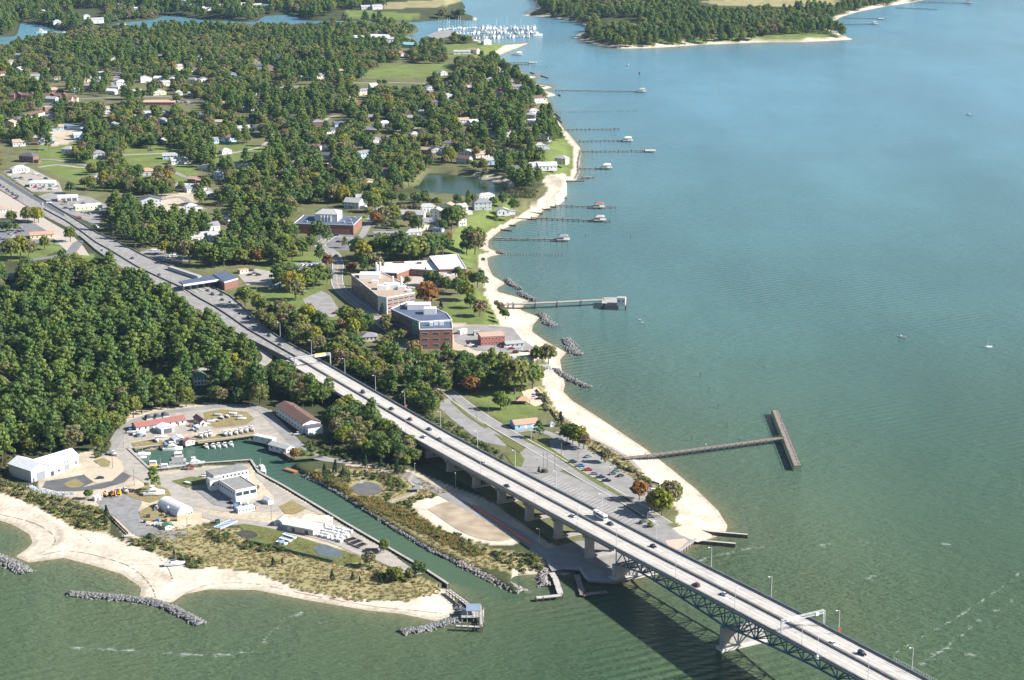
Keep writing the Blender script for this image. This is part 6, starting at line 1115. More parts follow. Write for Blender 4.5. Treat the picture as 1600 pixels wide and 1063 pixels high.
for p, lb in (((634,640), 'red diamond warning sign on the ramp parapet'), ((1316,990), 'red diamond warning sign on the parapet beyond the river gantry')):
    (x, y, z), s, _ = on_deck(*p); q = bp_(s + .6, N1 - .1, .9); t = thing('warning_sign', lb, 'road sign', q); part('post', MB().cyl((0, 0, 0), (0, 0, 2.6), .06), GALV, t); part('panel', MB().add([(-.9, -.2, 1.7), (0, -.25, .8), (.9, -.2, 1.7), (0, -.15, 2.6), (-.9, -.1, 1.7), (0, -.15, .8), (.9, -.1, 1.7), (0, -.05, 2.6)], [(0,1,2,3),(7,6,5,4),(0,4,5,1),(1,5,6,2),(2,6,7,3),(3,7,4,0)]), SIGNR, t)
(x, y, z), s, _ = on_deck(1273, 1029); q = bp_(s, N0 - 1.2, 0); t = thing('camera_mast', 'slim white camera mast with a service cage on the marina-side parapet', 'mast', q, BH); part('mast', MB().cyl((0, 0, -1), (0, 0, 11), .12, .08, 6), SIGNW, t); part('cage', MB().box(-1.4, 1.4, -.8, .8, -.2, 0).box(-1.4, 1.4, -.82, -.76, .7, .78).box(-1.4, 1.4, .76, .82, .7, .78), GALV, t); part('cabinet', MB().box(-.5, .5, -.3, .3, .01, 1.1), SIGNW, t)
s0 = on_deck(1400, 1035)[1]                     # chain-link section
b = MB()
for k in range(26): q = bp_(s0 + k * 1.6, N1 + .05, .9); b.cyl(q, (q[0], q[1], q[2] + 1.6), .05, n=4)
along(b, N1 + .02, N1 + .08, 2.4, 2.5, s0, s0 + 40); t = thing('mesh_fence', 'tall thin mesh fence on the parapet at the river end of the bridge', 'fence'); part('fence_frame', b, GALV, t)
# ------------------------------------------------------------------ utility poles, lamps on land
up = thing('utility_pole', 'x', 'utility pole'); part('pole', MB().cyl((0, 0, -.5), (0, 0, 11), .19, .13, 7), POLEW, up); part('crossarm', MB().beam((-1.1, 0, 10.2), (1.1, 0, 10.2), .14), POLEW, up)
for p, lb, sc in (((176,732), 'wooden utility pole at the workshop driveway', 1), ((210,759), 'wooden utility pole above the yellow excavator', .9), ((193,700), 'wooden utility pole at the basin corner', .7), ((293,838), 'dark wooden utility pole before the retaining wall', .95), ((424,812), 'wooden utility pole at the quay shed yard', .8), ((303,634), 'utility pole at the wood edge behind the boathouse', .8), ((330,632), 'utility pole at the wood edge behind the stored boats', .8), ((849,731), 'one of two joined utility poles at the parking entrance, landward one', .9), ((855,732), 'one of two joined utility poles at the parking entrance, river side one', .9), ((867,736), 'utility pole beside the waterfront road at the bus parking', 1), ((877,720), 'utility pole with transformer in the point parking lot', 1), ((903,726), 'light pole between the parked black car and the dune trees', .8), ((213,402), 'utility pole at the staff lot of the toll plaza', 1), ((405,580), 'utility pole at the underpass lane', .9), ((782,560), 'utility pole behind the red brick building', .9), ((773,548), 'utility pole in the campus service yard', 1.0), ((61,300), 'utility pole beside the roadside market', .9), ((745,655), 'utility pole on the waterfront road bend', .9), ((763,645), 'utility pole on the park lawn', .8)):
    put(up, P(p[0], p[1]), R(random.uniform(0, 90)), lb, None, None, sc)
for i, p in enumerate(((830,692),(954,750),(843,760),(948,780),(648,745),(712,760),(843,850),(1012,822))): put(lp, P(p[0], p[1]), R(random.uniform(0, 300)), 'grey street lamp on the point, %s from the blue beach house' % ORD[i], None, 'street lamps on the point', .8)
# ------------------------------------------------------------------ yard equipment on the quay
tote = thing('white_tank', 'x', 'tank', (0, 0, 0), 0, 'x'); part('shell', loft([(-1.0, sec(.85, 0, 1.35, .9)), (1.0, sec(.85, 0, 1.35, .9))]), WHITE, tote); part('hatch', MB().cyl((0, 0, 1.35), (0, 0, 1.5), .35, n=8), DOORG, tote)
random.seed(4); n = 0
a0, a1, b0 = Vector(P(497,838)), Vector(P(536,848)), Vector(P(506,820)); ex = (a1 - a0) / 11; ey = (b0 - a0) / 4
for j in range(5):
    for i in range(12):
        if random.random() < .14: continue
        p = a0 + ex * (i + .35 * j) + ey * j * .9 + Vector((random.uniform(-.3, .3), random.uniform(-.3, .3), .2)); put(tote, tuple(p), math.atan2(ex.y, ex.x) + R(90) + random.uniform(-.1, .1), 'white rearing tank at the quay sheds, %s in the %s row from the lane' % (nth(i), nth(j)), None, 'white rearing tanks at the quay sheds', random.uniform(.85, 1.1))
BLACK = mat('black_liner', (.012, .012, .014), rough=.4); PALEB = mat('pale_blue_tank', (.55, .63, .68), rough=.4)
def trough(label, FL, FR, wd, m, h=.7, g=None, name='raceway_tank'):
    a, c = P(*FL), P(*FR); L_ = math.dist(a[:2], c[:2]); t = thing(name, label, 'tank', (a[0], a[1], a[2] + .2), math.atan2(c[1] - a[1], c[0] - a[0]), g); b = MB(); b.box(0, L_, 0, .25, 0, h).box(0, L_, wd - .25, wd, 0, h).box(0, .25, .25, wd - .25, 0, h).box(L_ - .25, L_, .25, wd - .25, 0, h); part('rim', b, PALEB if m is not BLACK else WOODG, t); part('liner', MB().box(.25, L_ - .25, .25, wd - .25, 0, h * .7), m, t)
for i, (a, c) in enumerate((((544,849),(559,845)), ((552,854),(568,848)), ((562,858),(575,853)), ((569,864),(590,864)))): trough('black-lined rearing basin on the quay, %s from the tank rows' % ORD[i], a, c, 4.5, BLACK, .8, 'black-lined rearing basins on the quay', 'rearing_basin')
for i in range(6): trough('pale raceway tank beside the settling pond, %s from the lane' % ORD[i], (428 + i * 2.5, 852 - i * 3.0), (442 + i * 3.4, 855 - i * 2.4), 2.2, PALEB if i % 2 else BLACK, .8, 'pale raceway tanks beside the settling pond')
for i in range(6): trough('grey-blue covered tray near the kiosk lane, %s in its row' % ORD[i], (345 + i * 4.4, 828 - i * 2.0), (349 + i * 4.4, 826 - i * 2.0), 5.0, RBLUE, .6, 'grey-blue covered trays', 'covered_tray')
bld('raceway_pump_house', 'tiny grey pump house among the raceway tanks', 'hut', (438,848), (444,847), 2.5, 1.8, 'gf', .7, GREYW, RBLUE, (1, 0), doors=((.5, .8, 1.6, DOORD),))
crt = thing('storage_crate', 'x', 'crate'); part('crate_body', MB().box(-.9, .9, -.7, .7, 0, 1.1), PAINTC, crt); part('lid', MB().box(-.95, .95, -.75, .75, 1.11, 1.22), PAINTC, crt)
random.seed(31)
for area, n_, x0, x1, y0, y1 in (('laboratory front', 16, 358, 402, 786, 797), ('green-roofed kiosk', 11, 224, 262, 806, 824), ('brown-roofed shed', 9, 297, 312, 660, 676), ('red-roofed boathouse', 8, 204, 240, 674, 684), ('tan-roofed quay shed', 10, 478, 515, 806, 820), ('quay shelter', 7, 255, 300, 689, 696), ('quonset hut', 5, 236, 262, 795, 805)):
    for i, g in enumerate(sorted((P(random.uniform(x0, x1), random.uniform(y0, y1), .22) for _ in range(n_)), key=lambda g: g[0])):
        put(crt, g, random.uniform(0, 3), 'storage crate by the %s, %s along its heap' % (area, nth(i)), random.choice(((.6,.6,.58), (.6,.6,.58), (.12,.2,.34), (.05,.06,.07), (.34,.22,.12), (.3,.31,.3))), 'storage crates by the ' + area, random.uniform(.7, 1.5))
def pond(name, pts, col, lift=.12, rough=.15):
    m = mat(name, col, rough=rough, var=.2, scale=.3); return pave(name, smooth_line(pts + [pts[0]], 4)[:-1], m, lift)
pond('settling_pond_water', [(488,856),(505,851),(524,858),(536,867),(525,872),(500,868)], (.10,.12,.12), .25); pond('brown_pond_water', [(368,834),(380,829),(398,832),(402,839),(385,842)], (.06,.05,.025), .22); pond('marsh_pond_water', [(548,762),(560,755),(580,754),(596,762),(594,771),(576,774),(557,772)], (.11,.105,.10), .14, .5)
tan = pave('dredge_basin', smooth_line([(668,796),(700,784),(742,790),(775,812),(800,838),(785,846),(750,842),(715,828),(668,796)], 4)[:-1], mat('damp_sand', (.30,.24,.17), rough=.95, var=.25, scale=.12), .14)
road('marsh_path', [(648,740),(640,752),(652,764),(640,775),(612,785),(622,800)], 2.2, GRAVEL, .2); road('marsh_path_spur', [(572,733),(568,748),(563,756)], 2.4, GRAVEL, .2)
def digger(label, p, rz, m):
    t = thing('excavator', label, 'excavator', P(*p, .2), R(rz)); 
    for y in (-1.1, 1.1): part('track', loft([(-2, sec(.35, .1, .8)), (2, sec(.35, .1, .8))]) if False else MB().box(-2, 2, y - .3, y + .3, 0, .85), TYRE, t)
    part('body', loft([(-2, sec(1.3, .9, 2.0)), (1.0, sec(1.3, .9, 2.0)), (1.4, sec(1.2, .9, 1.6))]), m, t); part('cab', MB().box(-.2, 1.2, -1.2, -.1, 2.0, 3.1), GLASS, t); part('boom', MB().beam((1.2, .3, 1.6), (3.4, .3, 4.2), .4).beam((3.4, .3, 4.2), (5.0, .3, 2.2), .35), m, t); part('bucket', MB().box(4.7, 5.5, -.2, .8, 1.2, 2.1), m, t)
ORG, YELM = mat('faded_orange_paint', (.45,.17,.05), rough=.6), mat('machine_yellow', (.70,.42,.03), rough=.5)
digger('yellow excavator at the storage lot edge', (186,773), -70, YELM); digger('orange tractor beside the yellow excavator', (176,775), -60, ORG); digger('tan loader beside the white trailer at the storage lot', (166,776), -110, mat('tan_paint', (.48,.33,.18)))
bld('white_box_trailer', 'small white box trailer at the storage lot', 'trailer', (148,778), (158,776), 3, 2.2, 'flat', .1, WHITE, RWHITE, (1, 0), doors=((.5, 1.5, 1.8, DOORG),))
t = thing('tent', 'little blue and white dome tent beside the quonset hut', 'tent', P(246.5,795,.1)); part('shell', MB().ball((0, 0, 0), 2.2, 1.8, 2.2, 10, 4, half=True), WHITE, t); part('door_flap', MB().box(-.7, .7, -1.85, -1.5, 0, 1.3), SKYBLUE, t)
t = thing('green_dumpster', 'dark green dumpster beside the lane', 'dumpster', P(340,817,.2), R(20)); part('bin', loft([(-1.2, sec(1.0, 0, 1.5, 1.05)), (1.2, sec(1.0, 0, 1.5, 1.05))]), mat('dumpster_green', (.03,.11,.06)), t); part('lid', MB().box(-1.2, 1.2, -1.0, 1.0, 1.5, 1.6), TYRE, t)
t = thing('playground_frame', 'blue playground climbing frame on sand near the pavilion', 'climbing frame', P(833,624,.2)); part('tower', MB().box(-1, 1, -1, 1, 1.5, 1.65).cyl((-1,-1,0),(-1,-1,3),.08).cyl((1,-1,0),(1,-1,3),.08).cyl((-1,1,0),(-1,1,3),.08).cyl((1,1,0),(1,1,3),.08), mat('play_blue', (.03,.07,.35)), t); part('slide', MB().beam((1, 0, 1.5), (3.6, -.6, .2), .7, .15), MATS['play_blue'], t); part('tower_roof', MB().add([(-1.2,-1.2,3),(1.2,-1.2,3),(1.2,1.2,3),(-1.2,1.2,3),(0,0,4)], [(0,1,4),(1,2,4),(2,3,4),(3,0,4)]), MATS['play_blue'], t)
t = thing('work_barge', 'small rusty barge moored at the marsh bank', 'barge', G(455,737,0), R(-40)); part('hull', MB().prism([(-5, -1.8), (4, -1.8), (5.2, 0), (4, 1.8), (-5, 1.8)], -.4, 1.0), mat('rusty_steel', (.20,.09,.05), var=.3), t); part('deck_planks', MB().box(-4.6, 3.8, -1.4, 1.4, 1.01, 1.1), mat('rust_deck', (.30,.14,.08)), t)
t = thing('garden_shelter', 'small grey hip-roofed shelter on the marsh path', 'shelter', P(652,768)); part('roof', MB().add([(-3,-2.5,2.3),(3,-2.5,2.3),(3,2.5,2.3),(-3,2.5,2.3),(-.8,0,3.7),(.8,0,3.7)], [(0,1,5,4),(1,2,5),(2,3,4,5),(3,0,4),(3,2,1,0)]), RGREY, t)
for x in (-2.5, 2.5):
    for y in (-2, 2): part('post', MB().cyl((x, y, -.3), (x, y, 2.3), .12, n=6), WOODG, t)
# bay lines in the bus and car parks
mk = MB()
A, B_, C_ = Vector(P(832,757)), Vector(P(985,836)), Vector(P(868,740))
for i in range(30):
    q = A.lerp(B_, i / 29); d = (C_ - A) * .82; mk.beam((q.x, q.y, q.z + .14), (q.x + d.x, q.y + d.y, q.z + .14), .13, .012)
A, B_ = Vector(P(872,692)), Vector(P(990,768))
for i in range(26):
    for o in (0, 1):
        q = A.lerp(B_, i / 25) + (Vector((-6, -9, 0)) if o else Vector((6, 9, 0))); mk.beam((q.x - 2.4, q.y + .3, q.z + .14), (q.x + 2.4, q.y - .3, q.z + .14), .18, .012)
o = tag(link('parking_markings', mk.mesh('parking_markings', PAINT)), None, None, kind='structure')
# people on the beach: one continuous skinned figure
def person(label, p, z, shirt, dark):
    me = bpy.data.meshes.new('person'); V = [(0,0,.95),(0,0,1.25),(0,0,1.5),(0,.02,1.68),(-.2,0,1.42),(-.28,.02,1.12),(-.26,-.06,.86),(.2,0,1.42),(.28,.02,1.12),(.26,-.06,.86),(-.1,0,.9),(-.12,.02,.48),(-.13,0,.08),(.1,0,.9),(.13,-.05,.48),(.15,.02,.08)]
    E_ = [(0,1),(1,2),(2,3),(2,4),(4,5),(5,6),(2,7),(7,8),(8,9),(0,10),(10,11),(11,12),(0,13),(13,14),(14,15)]; me.from_pydata(V, E_, []); me.materials.append(mat('clothes_' + label.split()[2], shirt, rough=.9)); o = link('person', me, None, (p[0], p[1], z)); md = o.modifiers.new('skin', 'SKIN'); rr = [.15,.16,.1,.12,.07,.055,.045,.07,.055,.045,.1,.075,.055,.1,.075,.055]
    for i, r in enumerate(rr): me.skin_vertices[0].data[i].radius = (r, r)
    me.skin_vertices[0].data[0].use_root = True; s = o.modifiers.new('sub', 'SUBSURF'); s.levels = s.render_levels = 1
    tag(o, label, 'person'); return o
g = P(859,616); person('person in dark clothes walking on the park beach', g, 1.6, (.04,.05,.09), 1); g = P(861,619); person('person in pale clothes walking on the park beach', g, 1.6, (.45,.42,.40), 1)
g = G(1103,697,3.4); person('person in white standing on the fishing pier', g, 3.4, (.7,.7,.68), 1); g = G(1155,690,3.4); person('person in black beside the fishing pier rail', g, 3.4, (.03,.03,.035), 1)
# ------------------------------------------------------------------ foam lines on the water
m, t, b = newmat('foam'); N, L = t.nodes.new, t.links.new; b.inputs['Base Color'].default_value = (.55, .6, .56, 1); b.inputs['Roughness'].default_value = .9
ge = N('ShaderNodeNewGeometry'); n1 = N('ShaderNodeTexNoise'); n1.inputs['Scale'].default_value = .55; n1.inputs['Detail'].default_value = 6; n1.inputs['Roughness'].default_value = .7; L(ge.outputs['Position'], n1.inputs['Vector'])
n2 = N('ShaderNodeTexNoise'); n2.inputs['Scale'].default_value = .13; L(ge.outputs['Position'], n2.inputs['Vector']); sm = N('ShaderNodeMath'); sm.operation = 'ADD'; L(n1.outputs[0], sm.inputs[0]); L(n2.outputs[0], sm.inputs[1])
at = N('ShaderNodeAttribute'); at.attribute_name = 'edge'; s2 = N('ShaderNodeMath'); s2.operation = 'SUBTRACT'; L(sm.outputs[0], s2.inputs[0]); L(at.outputs['Fac'], s2.inputs[1])
rp = N('ShaderNodeMapRange'); rp.inputs[1].default_value = .97; rp.inputs[2].default_value = 1.2; rp.inputs[3].default_value = 0; rp.inputs[4].default_value = .38; L(s2.outputs[0], rp.inputs[0]); L(rp.outputs[0], b.inputs['Alpha']); FOAM = m
fb = MB(); EDGE = []; random.seed(8)
def foam(pts, n, spread, size=None):           # a ragged film of foam, dense along its middle
    line = smooth_line([G(p[0], p[1], 0)[:2] for p in pts], 8); w = max(2.2, spread * 1.9); k = len(line); rows = []
    wob = [random.gauss(0, .45) for _ in range(k)]
    for i in range(k):
        a = Vector(line[max(i - 1, 0)]); c = Vector(line[min(i + 1, k - 1)]); d = (c - a).normalized(); nn = Vector((-d.y, d.x)); p = Vector(line[i]) + nn * wob[i]
        for f in (-1, 0, 1): q = p + nn * w * f; rows.append((q.x, q.y, .04)); EDGE.append(.42 if f or i in (0, k - 1) else 0.0)
    fb.add(rows, [(3 * i + j, 3 * i + 3 + j, 3 * i + 4 + j, 3 * i + 1 + j) for i in range(k - 1) for j in (0, 1)])
foam([(412,1008),(418,995),(428,985),(440,972),(455,964),(475,957)], 130, 2.6); foam([(95,1012),(150,1014),(190,1017),(260,1021),(340,1023),(400,1018)], 90, 3.2, (.2, .7))
foam([(1397,1027),(1405,1015),(1430,1003),(1450,990),(1480,975),(1510,955),(1540,935),(1570,915),(1600,892)], 330, 1.2, (.2, .6)); foam([(1437,1040),(1460,1025),(1480,1010),(1510,985),(1545,960),(1600,930)], 260, 2.4, (.2, .6))
foam([(1462,882),(1472,890),(1478,897)], 55, 2.2, (.4, 1.0)); foam([(1280,853),(1300,850)], 30, 4); foam([(1335,846),(1360,848)], 30, 4); foam([(1350,905),(1370,900)], 20, 4); foam([(1470,848),(1490,852)], 20, 4); foam([(1090,878),(1110,870),(1150,862),(1200,854)], 90, 2.2, (.2, .6)); foam([(985,103),(1000,104.5),(1020,106)], 60, .8, (.8, 2.0)); foam([(818,925),(830,926)], 20, 2); foam([(1500,1015),(1530,1030)], 30, 3, (.2, .6)); foam([(1005,906),(1020,903)], 20, 2)
fm = fb.mesh('foam', FOAM); ea = fm.attributes.new('edge', 'FLOAT', 'POINT'); ea.data.foreach_set('value', EDGE)
tag(link('foam', fm), 'pale foam lines drifting on the river', 'foam', kind='stuff')

# wrack lines left by the tide
WR = mat('wrack', (.16, .13, .10), rough=.95, var=.3); wb = MB()
for pts in ([(0,803),(40,813),(70,826),(86,842),(80,856),(60,866)], [(60,868),(100,861),(140,866),(190,880),(215,893),(236,915),(243,932)], [(290,925),(330,912),(400,912),(475,927),(575,945),(640,952),(690,958)], [(250,876),(262,890),(270,908)], [(120,836),(135,844),(142,852)], [(888,606),(900,622),(935,645),(980,674),(1050,727),(1120,792)]):
    ln = smooth_line([G(p[0], p[1], .9)[:2] for p in pts], 10)
    for a, c in zip(ln[:-1], ln[1:]):
        if random.random() < .7: ribbon(wb, [a, c], random.uniform(.25, .7), lambda x, y: float(height(np.array([x]), np.array([y]), shore(np.array([x]), np.array([y])), np.array([0.]), np.array([0.]))[0]) + .07)
tag(link('wrack_line', wb.mesh('wrack_line', WR)), 'thin dark line of seaweed along the beaches', 'seaweed', kind='stuff')
# ------------------------------------------------------------------ trees: prototypes
BARK = mat('bark', (0.11, 0.085, 0.06), rough=0.9, var=0.3, scale=2)
G_B = [(0.0,(0.074,0.122,0.032)),(0.18,(0.112,0.158,0.034)),(0.36,(0.076,0.126,0.040)),(0.52,(0.140,0.176,0.034)),(0.68,(0.176,0.198,0.040)),(0.80,(0.178,0.174,0.066)),(0.92,(0.186,0.166,0.084)),(0.985,(0.200,0.145,0.080)),(1.0,(0.27,0.22,0.04))]
G_P = [(0.0,(0.084,0.148,0.038)),(0.4,(0.122,0.184,0.040)),(0.7,(0.160,0.208,0.042)),(1.0,(0.096,0.154,0.048))]
LEAF_B = foliage('broadleaf_foliage', G_B); LEAF_P = foliage('pine_foliage', G_P, 0.55)
LEAF_Y = foliage('yellowing_foliage', [(0, (0.17,0.20,0.022)), (1, (0.26,0.24,0.025))])
LEAF_O = foliage('russet_foliage', [(0, (0.26,0.13,0.03)), (1, (0.20,0.10,0.035))])
LEAF_S = foliage('shrub_foliage', [(0,(0.075,0.115,0.032)),(0.5,(0.12,0.15,0.04)),(0.8,(0.16,0.165,0.06)),(1,(0.15,0.14,0.08))])
LEAF_D = foliage('dune_grass_foliage', [(0,(0.27,0.25,0.10)),(0.5,(0.38,0.30,0.155)),(0.8,(0.33,0.24,0.12)),(1,(0.19,0.23,0.075))])
LEAF_R = foliage('reed_foliage', [(0,(0.33,0.23,0.075)),(.6,(0.26,0.22,0.08)),(1,(0.18,0.20,0.07))])
LEAF_C = foliage('cedar_foliage', [(0,(0.02,0.042,0.02)),(1,(0.03,0.055,0.022))])
def clump(V, Fc, c, r, n, size, flat=1.0, lo=-0.35):
    # leaf sprays: small rotated quads over the surface of a rough ball
    k = 0
    while k < n:
        d = rng.normal(size=3); d /= np.linalg.norm(d)
        if d[2] < lo: continue
        k += 1
        p = np.array(c) + d * r * rng.uniform(0.72, 1.08) * np.array([1, 1, flat])
        nn = d + rng.normal(size=3) * 0.30; nn /= np.linalg.norm(nn)
        u = np.cross(nn, rng.normal(size=3)); u /= np.linalg.norm(u); w = np.cross(nn, u)
        s = size * rng.uniform(0.6, 1.25); o = len(V)
        V += [tuple(p - u * s - w * s * .6), tuple(p + u * s * .3 - w * s), tuple(p + u * s + w * s * .5), tuple(p - u * s * .4 + w * s)]
        Fc.append((o, o + 1, o + 2, o + 3))
def broad_crown(seed):
    global rng
    rng = np.random.default_rng(seed); V, Fc = [], []
    n = int(rng.integers(17, 25))
    for i in range(n):
        a = i * 2.4 + rng.uniform(-.5, .5); t = (i + .5) / n
        el = math.asin(1 - 1.5 * t); rr = rng.uniform(0.78, 1.12)
        c = (4.1 * rr * math.cos(el) * math.cos(a), 4.1 * rr * math.cos(el) * math.sin(a), 7.0 + 4.9 * rr * math.sin(el))
        clump(V, Fc, c, rng.uniform(1.6, 2.7), 44, 0.62, 0.8)
    clump(V, Fc, (0, 0, 7.0), 3.7, 70, 0.8)
    return V, Fc
def pine_crown(seed):
    global rng
    rng = np.random.default_rng(seed); V, Fc = [], []
    n = int(rng.integers(20, 26))
    for i in range(n):
        t = (i + .5) / n; z = 5.5 + 12.5 * t; ra = (4.3 * (1 - t) ** 0.6 + 0.4) * rng.uniform(0.75, 1.15); a = i * 2.4 + rng.uniform(-.4, .4)
        clump(V, Fc, (ra * math.cos(a), ra * math.sin(a), z), rng.uniform(1.25, 2.1) * (1.1 - 0.25 * t), 34, 0.58, 0.70, -0.4)
    for z in (7, 10, 13, 16): clump(V, Fc, (0, 0, z), 2.1 - (z - 7) * .12, 22, 0.65)
    return V, Fc
def bush_crown(seed):
    global rng
    rng = np.random.default_rng(seed); V, Fc = [], []
    for i in range(7):
        a = i * 2.4; rr = rng.uniform(0.2, 1.2); clump(V, Fc, (rr * math.cos(a), rr * math.sin(a), rng.uniform(0.5, 1.3)), rng.uniform(0.5, 0.9), 26, 0.26)
    return V, Fc
def tuft(seed, h=0.9):
    global rng
    rng = np.random.default_rng(seed); V, Fc = [], []
    for i in range(46):
        x, y = rng.normal(size=2) * 0.8; a = rng.uniform(0, 6.3); hh = h * rng.uniform(.5, 1.2); dx, dy = math.cos(a) * .22, math.sin(a) * .22; lx, ly = rng.normal(size=2) * .25; o = len(V)
        V += [(x - dx, y - dy, -.1), (x + dx, y + dy, -.1), (x + dx * .5 + lx, y + dy * .5 + ly, hh), (x - dx * .5 + lx, y - dy * .5 + ly, hh)]; Fc.append((o, o + 1, o + 2, o + 3))
    return V, Fc
def cedar_crown(seed):
    global rng
    rng = np.random.default_rng(seed); V, Fc = [], []
    for i in range(12):
        t = i / 11; clump(V, Fc, (rng.normal() * .1, rng.normal() * .1, 0.7 + 4.6 * t), 1.25 * (1 - t) + .25, 24, 0.26)
    return V, Fc
def to_mesh(name, VF, mats):
    b = MB(); b.add(*VF); return b.mesh(name, mats)
def trunk_mb(h, r, limbs, seed):
    random.seed(seed); b = MB(); b.cyl((0, 0, -0.6), (0.15, 0.1, h * .55), r, r * .7, 7); b.cyl((0.15, 0.1, h * .55), (0, .2, h), r * .7, r * .25, 6)
    for i in range(limbs):
        a = i * 2.4; z = h * random.uniform(.4, .75); l = random.uniform(1.8, 3.2); b.cyl((.1, .1, z), (l * math.cos(a), l * math.sin(a), z + l * .7), r * .4, r * .12, 5)
    return b
KIND = {}
def reg(kind, n, crownfn, leaf, tr):
    out = []
    for i in range(n):
        VF = crownfn(100 + i * 7 + len(KIND) * 1000); tb = trunk_mb(*tr, i) if tr else None
        cm = to_mesh('crown', VF, leaf); tm = tb.mesh('trunk', BARK) if tb else None
        j = MB(); j.add(*VF)
        if tb: j.mi = 1; j.add(tb.v, tb.f)
        out.append((cm, tm, j.mesh(kind + '_form', [leaf, BARK])))
    KIND[kind] = out
reg('broadleaf', 8, broad_crown, LEAF_B, (8.5, 0.36, 5)); reg('pine', 6, pine_crown, LEAF_P, (17.5, 0.30, 6))
reg('yellow', 3, broad_crown, LEAF_Y, (8.5, 0.36, 5)); reg('russet', 2, broad_crown, LEAF_O, (8.5, 0.36, 5))
reg('bush', 5, bush_crown, LEAF_S, None); reg('tuft', 4, tuft, LEAF_D, None); reg('reed', 3, lambda s: tuft(s, 1.6), LEAF_R, None); reg('cedar', 2, cedar_crown, LEAF_C, (4.5, 0.12, 0))
rng = np.random.default_rng(99); random.seed(5)

def instances(name, label, cat, kind, pts):    # an uncountable growth: one object
    forms = bpy.data.collections.new(name + '_forms')
    for i, (c, t_, j) in enumerate(KIND[kind]): forms.objects.link(bpy.data.objects.new('%s_form%02d' % (kind, i), j))
    me = bpy.data.meshes.new(name); me.from_pydata([p[:3] for p in pts], [], [])
    a = me.attributes.new('size', 'FLOAT', 'POINT'); a.data.foreach_set('value', [p[3] for p in pts])
    a = me.attributes.new('turn', 'FLOAT', 'POINT'); a.data.foreach_set('value', [p[4] for p in pts])
    o = link(name, me); tag(o, label, cat, kind='stuff')
    ng = bpy.data.node_groups.new(name, 'GeometryNodeTree'); ng.interface.new_socket('Geometry', in_out='INPUT', socket_type='NodeSocketGeometry'); ng.interface.new_socket('Geometry', in_out='OUTPUT', socket_type='NodeSocketGeometry')
    N, L = ng.nodes.new, ng.links.new; gi = N('NodeGroupInput'); go = N('NodeGroupOutput'); ip = N('GeometryNodeInstanceOnPoints'); ci = N('GeometryNodeCollectionInfo')
    ci.inputs[0].default_value = forms; ci.inputs['Separate Children'].default_value = True; ci.inputs['Reset Children'].default_value = True
    sz = N('GeometryNodeInputNamedAttribute'); sz.data_type = 'FLOAT'; sz.inputs[0].default_value = 'size'
    tu = N('GeometryNodeInputNamedAttribute'); tu.data_type = 'FLOAT'; tu.inputs[0].default_value = 'turn'; cx = N('ShaderNodeCombineXYZ'); L(tu.outputs[0], cx.inputs['Z'])
    mp = N('GeometryNodeMeshToPoints'); L(gi.outputs[0], mp.inputs[0])
    L(mp.outputs[0], ip.inputs['Points']); L(ci.outputs[0], ip.inputs['Instance']); ip.inputs['Pick Instance'].default_value = True
    L(cx.outputs[0], ip.inputs['Rotation']); L(sz.outputs[0], ip.inputs['Scale']); L(ip.outputs[0], go.inputs[0])
    md = o.modifiers.new('growth', 'NODES'); md.node_group = ng; return o
TREENAME = dict(broadleaf=('broadleaf_tree', 'tree'), pine=('pine_tree', 'tree'), yellow=('yellowing_tree', 'tree'), russet=('autumn_tree', 'tree'), bush=('shrub', 'shrub'), cedar=('cedar_tree', 'tree'))
def tree(kind, x, y, z, s, label, group=None, i=None):
    nm, cat = TREENAME[kind]; c, t_, j = random.choice(KIND[kind]) if i is None else KIND[kind][i % len(KIND[kind])]
    e = thing(nm, label, cat, (x, y, z), random.uniform(0, 6.28), group); e.scale = (s * random.uniform(.93, 1.07), s * random.uniform(.93, 1.07), s * random.uniform(.92, 1.1))
    link('crown', c, e)
    if t_: link('trunk', t_, e)
    return e

# ------------------------------------------------------------------ woods (photo pixels of the ground they stand on)
WOOD_WEST = [(-120,425),(0,415),(30,440),(60,405),(130,425),(200,432),(236,455),(328,505),(398,545),(402,565),(398,600),(425,630),(415,642),(300,640),(235,648),(190,668),(165,695),(130,700),(20,725),(0,752),(-120,760)]
WOOD_BANK = [(430,570),(470,575),(520,602),(600,655),(650,695),(655,722),(640,735),(560,718),(525,695),(520,670),(470,640),(440,628),(425,600)]
WOOD_EAST = [(400,500),(440,500),(500,545),(560,545),(640,545),(700,560),(760,575),(800,582),(820,600),(770,615),(735,612),(712,602),(690,622),(672,628),(690,650),(740,690),(800,722),(790,730),(720,698),(640,650),(545,588),(480,548),(430,525)]
WOOD_NORTH = [(-120,95),(0,84),(60,62),(180,50),(400,48),(650,42),(655,60),(640,75),(700,62),(765,72),(770,95),(806,114),(848,152),(872,200),(893,240),(890,275),(850,287),(828,300),(790,288),(760,280),(670,268),(640,292),(600,322),(560,318),(520,312),(480,325),(450,340),(440,372),(420,405),(395,415),(330,402),(250,395),(195,378),(150,345),(120,330),(80,296),(40,285),(0,268),(-120,220)]
WOOD_FARW = [(-200,-60),(-200,55),(25,55),(35,36),(100,44),(165,44),(180,36),(250,24),(330,24),(400,28),(412,22),(458,22),(478,32),(640,33),(742,30),(712,14),(722,-8),(690,-60)]
WOOD_FARE = [(835,-60),(845,10),(850,24),(905,36),(925,46),(903,58),(945,70),(1100,66),(1330,58),(1298,44),(1310,26),(1380,8),(1455,-6),(1600,-60)]
